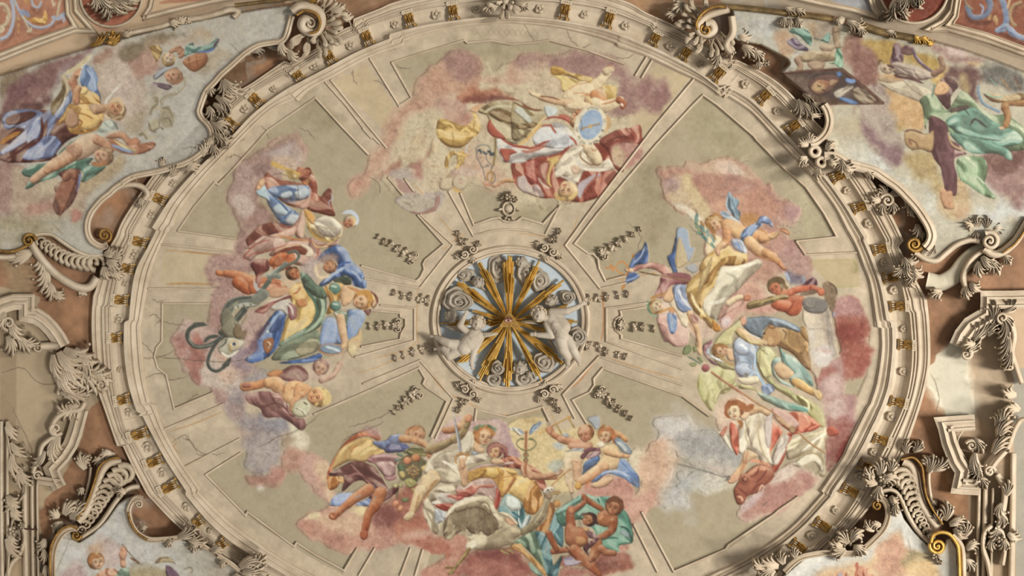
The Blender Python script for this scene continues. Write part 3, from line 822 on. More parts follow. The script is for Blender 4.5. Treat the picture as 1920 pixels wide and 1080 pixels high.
s 6c3e3c 14|370,480 460,440 540,460 600,530
s d8b0a8 14|460,380 540,400 560,470
l so 70 60|240,310 330,300 430,270
l e0a878 90 120|430,280 480,280 500,300
p e8b484 50|560,290 640,260 740,300 760,340 680,400 620,440 560,430 530,380
p e0a474 40|650,280 760,310 740,360 680,400 620,380
s b86c44 9|540,290 550,340 520,400
s b86c44 8|620,310 600,330
s b86c44 10|700,330 640,390 600,450
l e0a478 50 40|680,370 620,430 610,490
h e4a878 d8b474 80 60 -.5|800,390
s e0c488 60 .8|860,340 890,400 870,440
p c8c4a4 30|640,430 720,410 760,470 720,540 640,540 610,500
s 847c5c 12|640,480 680,490 720,540
s 5c5c48 12|700,430 730,450
s e4e0cc 12|650,470 700,500 720,530
l b87060 40 36|240,300 280,300
= left cherub : faint pale child with raised arm, beside the oval mirror
c c4a698 8 .9|740,220 780,130 880,110 900,200 840,260 770,280
h d0a48c b89084 62 20 .1|830,170
l d0aa98 50 40|840,260 930,220 980,130
s a87c68 10 .7|850,280 940,230 1000,150
s b89078 8 .7|1010,180 1000,90 1050,0
p d8c498 16 .8|1040,20 1080,-20 1120,20 1080,80
""")
run("""
L .4 -.8
= right cloud : pink and crimson painted cloud bank behind the armed women and the broken column
@ 1130 290 4.697
c b88878 14 1|490,140 560,110 700,130 760,70 860,90 1000,60 1100,30 1240,80 1340,200 1420,280 1503,310 1503,1080 860,1080 900,900 840,640 800,500 720,510 620,440 530,320 500,220
c c8a890 14 .9|740,60 860,100 960,60 1100,40 1200,90 1300,170 1340,230 1200,210 1000,170 800,140
c c8b090 10 .9|620,210 740,180 800,260 880,380 960,480 940,560 860,620 800,500 700,480 620,430 560,340 540,260
c ccb488 12 .8|760,180 850,300 940,440 960,480 900,560 820,480 760,380 700,220
c e0d4c0 8 .9|620,430 720,450 800,480 820,520 880,560 840,640 740,510
c b09090 10 .7|520,220 620,200 680,230 640,300 560,330 530,280
c d4b8a8 10 .8|1000,90 1120,60 1220,110 1200,180 1080,170
c d8c4b4 8 .7|1080,110 1180,100 1240,160 1160,180
c ba8878 16 1|800,220 1000,200 1340,240 1503,330 1503,600 1300,560 1220,540 1200,360 1100,330 1000,500 920,420
c c49078 16 .8|1040,420 1240,400 1340,540 1200,560 1030,500
c e4d2ae 8 1|880,640 930,600 940,700 1020,700 1060,760 980,830 920,870 900,780
k 6a4a40 50 .35|1000,220 1500,330 1500,560 1250,500 1100,330
@ 1360 290 4.91
c b48478 12 1|0,210 200,230 300,290 430,320 540,420 660,470 700,560 680,620 580,660 480,660 640,800 740,900 790,1080 500,1080 300,900 100,600
c c08a74 14 .8|100,400 300,320 440,430 460,560 300,560 160,540
c b08888 12 .9|560,480 680,480 700,560 640,640 560,640
c b08480 12 .9|560,780 660,850 740,960 780,1080 640,1080 520,960
k 5c4840 70 .4|100,300 500,400 700,560 760,1050 600,1050 500,700
@ 1350 480 4.697
c b08a82 10 1|540,20 760,0 800,120 810,200 700,260 600,200
c c89888 16 1|100,250 300,200 440,330 460,480 200,540 60,640 0,640 20,480
c c89088 16 .9|0,560 120,420 260,440 460,430 470,480 260,480 180,530 60,640
c e0d0d0 12 .9|20,540 80,520 110,560 80,620 20,620
c a86c64 10 1|1020,420 1100,370 1200,380 1240,460 1280,560 1290,680 1310,800 1300,960 1250,1080 880,1080 800,960 1040,860 1000,500
c b08080 10 .9|1020,400 1120,370 1200,400 1240,500 1200,560 1080,560 1000,500
c 9c5448 14 1|1040,560 1180,530 1280,600 1280,720 1200,840 1060,840 1030,700
c 8c4038 16 .8|1040,620 1200,600 1240,700 1140,760 1050,740
c a4584e 14 1|1060,840 1300,780 1310,920 1260,1040 1100,1060
c c09894 12 .9|900,920 1040,880 1100,960 1040,1080 880,1080
k 54302c 60 .3|1040,420 1260,560 1290,900 1200,1000 1060,860
@ 1280 600 4.697
c b48c88 12 1|1140,420 1300,340 1409,340 1409,860 1280,900 1240,800 1200,640
c a86860 14 .9|1150,440 1240,380 1360,420 1300,500 1180,560
c c4a4a0 12 .9|1220,520 1380,480 1400,640 1330,760 1250,760 1230,640
c 8c5c58 10 .9|1240,830 1380,860 1409,1000 1300,1080 1260,940
@ 1190 740 4.153
c b08482 10 1|1460,20 1720,0 1720,100 1720,230 1660,330 1640,430 1560,520 1490,560 1420,340 1500,220
c 9c5c58 12 1|1490,180 1620,170 1710,230 1680,330 1600,360 1500,330
c 9a5e58 10 1|1490,340 1600,330 1690,290 1650,400 1580,520 1500,570
c 8c3c34 8 .9|1560,500 1620,380 1690,300 1670,400 1600,510
c c4a8a4 12 .9|1480,40 1600,20 1620,140 1540,200 1460,100
k 54302c 70 .3|1480,20 1710,40 1690,280 1540,520
c ccb4a4 10 1|1040,680 1120,600 1220,530 1300,560 1400,600 1450,660 1380,740 1250,800 1180,880 1060,940 940,990 860,1000 790,960 780,920 830,860 940,760
c b8847a 12 1|1060,690 1200,660 1300,590 1440,650 1370,740 1240,800 1160,890 1000,960 870,990 800,950 860,860 1000,770
c b07a70 14 .8|1060,730 1240,700 1360,690 1240,790 1120,880 960,930 1040,800
c c8b4b8 10 .7|820,900 880,820 980,770 900,880 830,950
c d4c0b4 8 .8|1060,670 1140,590 1230,550 1220,630 1120,680
@ 1190 740 4.153
c ccc8c8 40 .8|160,180 300,150 420,200 480,290 400,380 300,420 200,380
c c4c4c8 40 .7|180,740 340,700 460,780 400,900 300,860 200,800
c c0c0c4 36 .6|290,560 420,590 400,680 320,690
c b8b4b0 30 .8|350,420 480,300 640,340 760,440 820,500 760,580 600,590 420,530 340,480
c a4a29e 22 1|380,340 540,290 640,330 700,390 810,500 700,480 600,440 460,470 380,420
c b8bab8 16 .8|340,690 460,590 600,630 680,700 520,780 400,770 330,720
c ccb8b0 14 .6|560,560 700,560 740,590 640,600
c d4ccbc 12 .6|540,620 700,640 760,700 620,770 480,770
c d8b49c 30 .8|100,400 200,380 320,490 280,580 200,720 120,840 0,960 -30,860 60,700 80,520
c c08878 26 .7|0,820 100,740 160,760 60,900 0,950 -60,960
k 5c5048 120 .5|160,160 400,220 700,420 700,760 360,760 320,480
= right figure : blue winged woman in rose and blue dress holding a thin rod across the cloud
@ 1140 430 4.697
p d8bcb0 30 1|480,960 430,780 480,640 600,700 700,830 700,1000 600,1030 540,1000
d cc9c94 40 60 60 .6|480,940 430,780 520,740 600,760 680,840 700,990 620,1030 540,1000
c d8b8a8 12 .8|700,720 820,760 960,820 980,880 860,960 700,900
p e4d4b8 30|540,600 600,560 700,600 740,700 700,860 640,830 600,740 550,680
p 98a8bc 14|600,0 690,0 720,140 760,170 690,300 620,200
d bb 20 100 40 .6|600,60 560,200 520,240 540,310 580,390 610,380 590,280 600,160
p c8b088 14 .9|610,110 640,80 700,260 690,300 610,340 590,260
p a4acb4 10 .8|680,330 760,300 790,360 740,380
d cc9088 30 150 40 .6|180,370 260,310 400,290 520,330 560,400 500,410 420,360 330,340 240,370
d a8686c 30 30 40 .6|480,400 640,380 730,410 700,480 560,490 500,570 410,580 450,480
d b88080 14 80 30 .5|430,540 500,450 540,470 480,600 410,590
p sk 30|500,560 560,500 600,500 580,600 540,640 480,620
h sp b08450 64 -80 .2|430,680
s 6c9070 24 .9|350,620 350,680 380,740
s 84a084 16 .8|370,740 400,760 430,750
s b07c40 26 .8|370,610 440,580 510,560
s c89048 24 .8|430,740 500,710 560,690 580,720
p so 20 .7|540,700 580,690 580,740 540,740
d 98acd0 30 80 40 .6|570,500 680,490 690,580 740,690 690,730 620,710 580,600
s dce0e4 18|620,520 650,600 720,690
s 6484b8 12|600,540 620,640 690,720
d bl 26 100 30 .6|520,740 600,760 600,880 560,920 530,860
l sk 60 40|720,740 780,880 800,1010
p sk 20|770,1000 820,1020 820,1080 790,1080
s c88c60 10 .8|700,740 720,840 770,920
d b07870 10 60 30 .5|720,740 780,770 790,820 750,820
d bb 24 120 40 .7|190,310 240,220 300,170 330,110 350,180 340,290 260,310 200,340
d bb 20 150 40 .7|190,370 270,400 260,430 160,480 140,480
s a4b8d4 14|220,300 290,230 320,150
p ecc8a8 20|150,350 210,340 220,380 160,370
= right wand : orange flower tipped wand and long thin brown rod
s cc8848 12|0,330 60,340 100,380 160,400 180,350 140,290 90,290 70,340
s cc8848 10|10,300 40,330 20,360
s c07c44 12|20,320 0,340 -30,330
s cc8848 10|60,320 40,350 50,370
s b88040 14|210,250 220,220 225,250
s b88040 20|120,530 130,500 150,500
s b88040 6|130,490 125,440
t 8c6840 10|280,370 440,400 640,440 900,500 1160,580
s 5c4830 10|280,375 440,405
= right figure : woman in white and ochre dress seated above the shield bearer
d d4ac64 60 120 60 .7|690,500 740,420 800,380 800,330 860,240 960,170 1060,140 1120,190 1220,200 1210,300 1100,310 1000,310 960,460 880,560 830,700 920,780 980,860 960,890 900,870 840,800 760,720 700,620
d bc8c4c 30 110 40 .7|960,300 1040,240 1180,240 1200,300 1060,320 1000,320 900,460 830,560 820,690 800,640 860,440
d e4c890 30 100 40 .5|820,400 880,300 920,220 900,340 840,480 790,560
p c8843c 20|920,800 970,840 990,890 930,890
s ecd8a8 24|730,560 770,660 860,770
d d4ccb4 60 120 70 .7|1000,330 1120,320 1240,290 1320,260 1360,300 1320,350 1240,430 1140,540 1080,620 1000,700 940,790 860,740 830,660 860,590 920,540 960,420
s a8a48c 26 .7|1040,380 1120,430 1060,520 960,580
s f0ead8 30 .8|1000,360 1140,340 1300,290
s e8e4d4 30 .7|870,650 960,640 1040,600
s a4a090 14|940,760 960,800 960,830
d cc9c90 20 130 50 .5|1000,700 1100,560 1200,580 1180,660 1080,720 960,800
l sp 60 40|1060,650 1140,600 1220,600
p c07858 20|1190,580 1250,570 1250,620 1200,630
= right putto : winged child bending down with an olive branch, blue scarf over its back
@ 1130 290 4.697
d 7494a8 16 70 30 .7|1090,440 1110,320 1150,370 1200,400 1180,470 1210,500 1200,570 1150,540
s a8bcc8 14|1100,350 1090,450 1130,520
s 54748c 10|1130,380 1160,460 1180,540
d a8b8c4 16 30 30 .6|1030,510 1080,490 1140,540 1220,600 1210,630 1120,610 1060,560
s e8e4dc 20|1110,570 1180,600 1220,615
s 7c94a8 10|1040,510 1110,540
c bc8450 8 .9|1210,540 1300,530 1380,570 1300,620 1240,630
l d8a070 120 140|1100,620 1180,660 1240,720
p d8aa7c 50|1080,600 1180,630 1240,660 1260,760 1200,760 1120,700 1070,680
l d09468 80 70|1090,650 1090,740 1060,790
l sk 54 40|1060,790 1010,830 1015,870
p d8a888 12|990,840 1030,850 1030,890 1010,890
l d89c6c 120 120|1260,740 1330,720 1400,720
l e0b084 110 80|1280,770 1380,850 1500,900
s b06c3c 14|1280,800 1380,890 1500,930
s b87c4c 16 .8|1360,640 1440,690 1460,760 1420,790
h sk b08048 70 -70 -.5|985,610
s 9c6838 34 .8|940,600 950,650 990,690
s b88048 26 .8|950,550 1000,520 1060,570
d bb 26 110 40 .7|1380,550 1440,540 1490,600 1500,640 1440,610 1390,590
d bl 40 120 40 .7|1210,720 1240,660 1320,610 1390,590 1400,620 1350,660 1300,730 1240,790
s 98b0d8 14|1230,720 1290,650 1370,600
d c4d0e0 30 60 40 .5|1130,750 1200,740 1250,790 1270,860 1220,860 1150,820
s 6c8cc4 14|1150,780 1190,790 1210,840
@ 1360 290 4.91
d 88a4d4 20 150 30 .6|320,570 380,570 430,630 440,660 400,640 340,620 320,640 280,640
l d8a070 70 60|330,770 390,760 450,740
p c8a078 30|390,760 440,730 500,700 480,750 430,780
p d49878 20|490,690 550,680 590,730 560,730
s a8603c 10|490,680 560,690 595,740
l e0b084 110 80|220,800 300,870 380,910
l d49868 80 50|370,900 450,950 500,1000
l cc8860 40 30|500,1000 530,1040 560,1050
s b07848 12|240,870 320,930 400,960 500,980
s b4885c 10 .7|300,700 400,640 460,680
= right branch : painted olive branch with grey green leaves
@ 1130 290 4.697
s 6c7c4c 8|830,520 840,640 900,750 980,820
s 6c8c84 30|830,520 820,560 826,590
s 7c9078 26|840,570 820,600 830,650
s 9c6c3c 20|860,580 870,610 890,640
s 6c9088 28|850,620 880,650 890,680
s 74907c 28|830,680 860,690 880,720
s 6c8c88 28|870,720 900,730 920,760
s 7c9c94 26|920,650 920,690 930,720
s 7c9c94 26|950,700 970,740 980,770
s a07848 16|960,690 980,720 990,750
s 6c9080 22|950,770 970,800 980,820
= right figure : red skinned young man gripping a wooden club over the column
@ 1350 480 4.697
c 706878 10 .9|580,130 640,140 720,180 740,220 700,260 610,250
s a4b8cc 24 .9|570,150 590,170 610,220
s 84a0b8 20 .7|720,170 740,200 730,240
d 6c4050 16 120 30 .6|720,260 760,220 830,190 860,250 820,260 760,270
p b85c40 50|470,420 540,390 640,340 740,360 730,440 700,500 630,530 560,490 490,460
l c46444 110 90|580,440 520,430 490,420
s 8c3c2c 12|500,460 560,480 620,450 650,390
l c86448 60 60|580,330 700,290 820,280
l b85840 56 44|810,280 880,300 920,310
p cc6c4c 20|860,290 920,290 935,320 890,350 860,330
p d08060 30|470,280 540,280 600,290 580,340 500,350
h c87454 6c5034 70 -40 -.4|490,280
s 6c5438 40|420,250 460,210 520,200 570,240
s 7c6444 26|560,240 580,280 590,270
c 6c5444 4 .9|740,300 820,300 850,330 760,350 700,340
= right club : painted knotty wooden club
d 8c7448 30 -15 16 .6|230,430 260,400 360,380 460,350 580,340 600,370 500,390 400,420 300,460 240,465
s b49c68 14|250,420 360,395 480,370 580,350
s 54442c 12|260,460 380,430 500,395
= right column : broken grey fluted stone column drum leaning among red clouds
c 806850 4 1|900,250 940,220 1000,260 1030,330 1000,470 940,440 920,340
s 5c4c3c 14|940,220 1010,270 1030,340
q c4b09c 0|720,440 950,440 1040,860 1060,880 900,960 860,1080 800,1000 780,760
p c8b8a4 0|722,430 860,520 920,760 960,950 860,960 790,880 770,640
c a09488 14 .9|920,450 960,520 1040,860 960,900 930,640
c ccc4bc 12 .8|770,640 830,620 850,780 800,800
c ccc4c0 14 .9|800,800 960,780 1000,900 880,1000 800,900
c c49c94 10 .6|840,800 960,820 980,860 850,840
c d8c8b0 10 .9|730,500 800,540 820,620 760,600
s 84786c 8 .7|940,560 950,700 970,840
s b0a090 10|760,640 860,640 960,620
p 7c7670 20|720,400 760,360 840,360 920,390 950,450 900,500 800,500 740,470
p 8a847c 14 .8|740,400 800,370 840,400 820,460 760,450
s 645e58 14|730,440 800,490 900,495
s 98aab8 24 .7|1010,490 990,530
= right animal : brown lioness like beast crouching beside the shield
p a07850 90|450,660 560,610 680,660 760,720 780,860 800,1000 720,960 640,860 520,800 460,760
d b08858 40 60 60 .5|480,660 580,620 700,680 760,760 720,860 620,820 540,760
p b88c60 40|390,660 440,600 520,640 540,720 500,790 420,790 360,750 370,700
e b88860 40 30 0 20|460,610
s 7c5840 10|440,610 470,600 490,620
e c89c70 34 44 0 24|440,750
e ccac84 36 26 20 14|385,760
e 3c2c24 12 8 0 0|388,680
s 6c4c38 8|360,745 380,770 400,790
s 7c5840 12|540,640 580,680 560,740
p a07848 30|690,640 740,620 760,660 780,760 720,700
s c89c6c 20|740,780 760,760 770,860
s 8c6438 10|740,820 770,850 760,880
s e0c090 8|740,610 755,640 745,660
= right shield : painted round steel shield seen from the side
d 8494a0 40 30 60 .5|180,560 260,540 400,530 560,560 700,630 690,670 600,640 490,620 440,600 380,660 370,720 280,690 200,620
s a8b8c4 26|440,550 560,580 690,650
s 64747f 20 .8|220,600 300,650 370,690
s e4e0d4 12|180,600 240,670 360,730
s b89c70 9|190,620 250,690 350,745
p d8a088 16|170,550 220,530 230,590 190,610
= right figure : helmeted woman in pale blue armour with green and yellow mantle, holding a spear
@ 1280 600 4.697
d b8b078 40 130 60 .6|280,200 340,120 440,40 500,0 510,60 440,120 420,210 340,220 270,230
d b0a870 40 40 60 .6|500,600 640,620 700,700 860,760 640,600 520,560 380,640 330,640 460,540
d c0bc84 60 100 60 .5|150,470 240,430 330,400 440,420 460,500 400,560 330,640 280,720 270,790 230,790 170,700 130,600
d ccc890 30 120 40 .5|280,660 380,560 460,520 420,600 330,640 290,740
s 9c9458 10|140,480 130,580 170,690 230,780
k 6a6438 60 .5|140,480 440,430 330,620 240,760 150,640
d c4c08c 40 60 60 .5|300,300 440,400 460,440 340,420 280,360
p b8c4cc 16|180,250 250,220 300,270 360,340 400,370 330,370 240,320 200,290
s e0e0dc 16|230,310 320,350 390,370
d a87880 20 60 30 .7|170,240 200,200 260,190 240,230 210,260 220,320 300,380 320,390 270,390 200,320
s a06c74 12|250,210 240,180 255,180
p 8c7450 0 .7|240,240 290,220 270,300 240,300
h sk a87848 66 -62 .45|340,270
s a06c40 26|280,230 330,220 400,240
s a8885c 28|320,320 390,370 450,400
p sk 30|380,250 450,260 460,350 400,350
d a8b8cc 60 60 60 .5|450,190 500,150 580,170 660,220 640,290 620,420 660,480 600,520 540,520 480,480 460,380 440,280
e b4c2d4 72 66 30 60|520,240
e b4c2d4 76 64 20 60|530,430
s e4e8ec 24|500,210 540,230 560,260
s 70849c 9|460,300 540,310 600,290
s 70849c 9|570,330 600,380 580,410 620,440
s 70849c 8|480,400 520,370 590,380
s 74889c 10|560,180 640,230 650,300
p e0d4b8 40|480,510 560,500 650,490 670,540 600,570 520,560
s 7c6848 10|540,470 570,480 560,510
l d8b088 70 60|500,100 600,170 680,200
d c8b078 20 30 30 .5|460,90 520,110 600,170 690,190 680,215 580,200 490,140
d c0c088 50 60 60 .6|680,240 760,240 830,320 780,360 760,460 820,560 940,610 1020,680 1120,700 1200,780 1250,920 1180,920 1100,820 960,700 820,610 720,520 660,400 650,300
d d8d49c 30 70 40 .4|680,260 760,380 780,480 720,500 670,400
s a8c0d0 20|640,300 640,420 700,540 760,620
d 8ca4c8 20 50 30 .6|690,580 760,560 810,610 770,650 740,690 700,630
d 9c9458 40 50 50 .7|1000,660 1120,700 1230,800 1250,930 1190,930 1110,830 1060,760
s e0dcb0 20|1020,660 1100,720 1110,800
d 9cbcaa 40 40 60 .6|650,640 760,660 860,700 1000,740 1100,770 1090,800 960,800 840,770 720,700
s 64a08c 26|940,760 1040,780 1100,800
d 8cb0a4 40 60 50 .6|850,230 890,280 1000,340 1120,480 1150,580 1060,540 960,440 880,370 860,300
s 5c8478 16|880,300 900,360 950,430
d 94b4a8 30 90 40 .6|780,400 800,340 850,320 860,360 810,420 830,500 940,560 960,590 860,550 790,470
p d8b088 50|800,420 860,370 960,440 980,490 920,520 850,500
c b87850 10 .7|850,420 920,430 900,470
d 94b4a8 16 30 30 .5|940,520 1000,460 1040,500 1000,540 980,590
l d0a060 70 60|990,540 1080,600 1160,640
s a87434 9|970,530 1000,580 1060,600
s ecd090 14|990,510 1060,540 1120,600
p d8b888 20|1140,620 1200,620 1230,660 1210,710 1170,680
s a07c48 6|1190,650 1210,690
= right spear : painted long staff with a red knob and leafy thyrsus tip
t b8785c 16|250,455 400,560 600,690 740,790 940,940
s 8c4c34 7|250,465 420,585 620,720
t c89c74 34|740,800 860,890 970,965
e a88050 26 30 0 0|966,960
s 7c5c38 6|945,945 970,935 990,960
e a4585c 36 36 0 30|200,420
p 7c8c5c 10 .9|20,230 60,220 80,260 40,300 0,290
p 84905c 10 .9|90,240 120,230 130,270 100,280
p 848c5c 10 .8|50,380 110,370 120,400 80,410
p 7c885c 10 .8|130,330 160,330 180,370 150,370
s 747c6c 16|40,320 100,350 160,390
l sk 44 34|120,60 140,160 150,260
p sk 12|120,250 160,240 165,300 140,300
= right figure : auburn haired woman in white dress and red mantle with sword and trumpet
@ 1190 740 4.153
c e0c0ac 14 .9|620,120 700,40 780,0 900,10 960,80 860,160 760,260 680,280
d cc6850 30 60 50 .7|1060,110 1180,140 1260,130 1370,170 1440,240 1380,280 1260,300 1200,280 1120,220
p d4b0a8 20 .9|1080,100 1180,130 1280,220 1240,260 1140,230 1080,160
d d06450 30 80 50 .8|1060,180 1100,220 1150,280 1120,340 1060,440 1050,490 1050,300
d d4644c 20 100 40 .7|1190,300 1230,300 1180,420 1160,500 1090,610 1050,590 1130,460
d cc5844 20 150 40 .7|1150,320 1300,270 1420,220 1440,245 1330,290 1230,310 1170,330
d e4dcc8 60 95 70 .5|810,230 880,150 980,110 1070,130 1060,300 1050,480 1100,540 1000,540 960,480 880,420 830,460 800,420
d dcd0b8 40 100 50 .6|860,180 960,130 1010,180 1010,340 1040,500 960,440 900,380
s c4b08c 12|900,180 860,300 900,420
s c0aa88 14|970,160 960,300 1000,460 1060,540
p c8b8b4 20 .8|1010,190 1060,150 1070,300 1040,420 1010,320
d d8ccc0 30 110 50 .5|1080,460 1140,330 1200,320 1170,430 1110,540 1070,520
d d06450 20 80 40 .6|740,220 800,260 810,420 790,470 750,380
p e4dcc8 20 .9|640,290 700,300 760,440 720,400 680,340
p c8705c 10 .8|660,300 700,250 720,250 690,320
d d8ccac 50 120 60 .6|1190,380 1300,310 1420,280 1520,250 1500,330 1480,470 1490,600 1470,640 1430,620 1440,540 1380,470 1280,480 1190,500
d e0d8c0 30 150 50 .4|1230,540 1330,470 1420,470 1470,560 1450,600 1400,520 1300,560 1230,550
s a8946c 12|1250,500 1350,450 1450,480 1470,560
s b09c74 12|1200,400 1300,350 1400,310
s f0e8d4 18|1300,440 1420,340 1500,290
d cc6450 20 60 40 .6|1490,270 1530,240 1590,290 1560,320 1510,320
s 8c4c44 10|1480,330 1500,470 1490,560
t b08058 14|1270,290 1370,380 1480,450
s dc9878 30 .8|880,510 980,520 1060,560
l d8ac84 60 50|870,460 840,560 780,630
p d8b490 40|840,470 880,430 960,470 900,510 850,540
s c87c5c 10|880,440 860,520 820,600
p d8a484 16|720,640 780,620 820,640 780,680 730,690
l d8b088 60 50|900,130 980,110 1030,140
p e0c0a0 30|820,160 900,120 880,180 840,200
h sp a8643c 76 -28 -.5|775,130
s a05c34 40|710,120 740,70 820,60
s a8643c 50|820,60 870,110 920,80
s a4683c 26|800,200 830,220 820,260
s 98542c 24|710,110 710,150 740,180
t b08058 14|860,0 960,70 1080,140 1210,250
t c49c74 26|1120,190 1160,220 1225,265
e b08c68 26 30 0 8|1226,270
= right sword : painted thin sword of the auburn haired woman
t 74706c 7|340,540 480,575 600,610 700,640
t 8c8884 4|340,536 600,602
s 6c6864 12|700,630 720,650 700,670
s 6c6864 10|720,630 740,640 720,670
= right helmet : coiled red brown helmet with a snail like crest
p a45c48 60|790,700 830,640 920,560 1000,540 1070,570 1085,620 1040,680 1000,720 960,760 880,790 840,850 800,850 775,790 770,740
s d89c80 30 .8|880,620 960,570 1040,580
s 7c3c30 12|900,640 940,620 970,560
s 7c3c30 12|940,690 990,640 1030,580
s 7c3c30 12|800,720 850,760 880,790
s 7c3c30 12|780,770 820,790 850,840
e b06c54 46 46 0 30|855,655
e 8c4838 30 30 0 14|858,655
e b87860 16 16 0 8|858,655
s c88c70 10|830,640 850,620 880,640
s d8a088 18|800,790 830,800 840,830
s e0b4a0 12|960,760 990,700 1000,720
s 7c3c30 14|900,760 960,700 1010,690
s 8c4434 16 .8|1010,700 1060,660 1085,620
""")
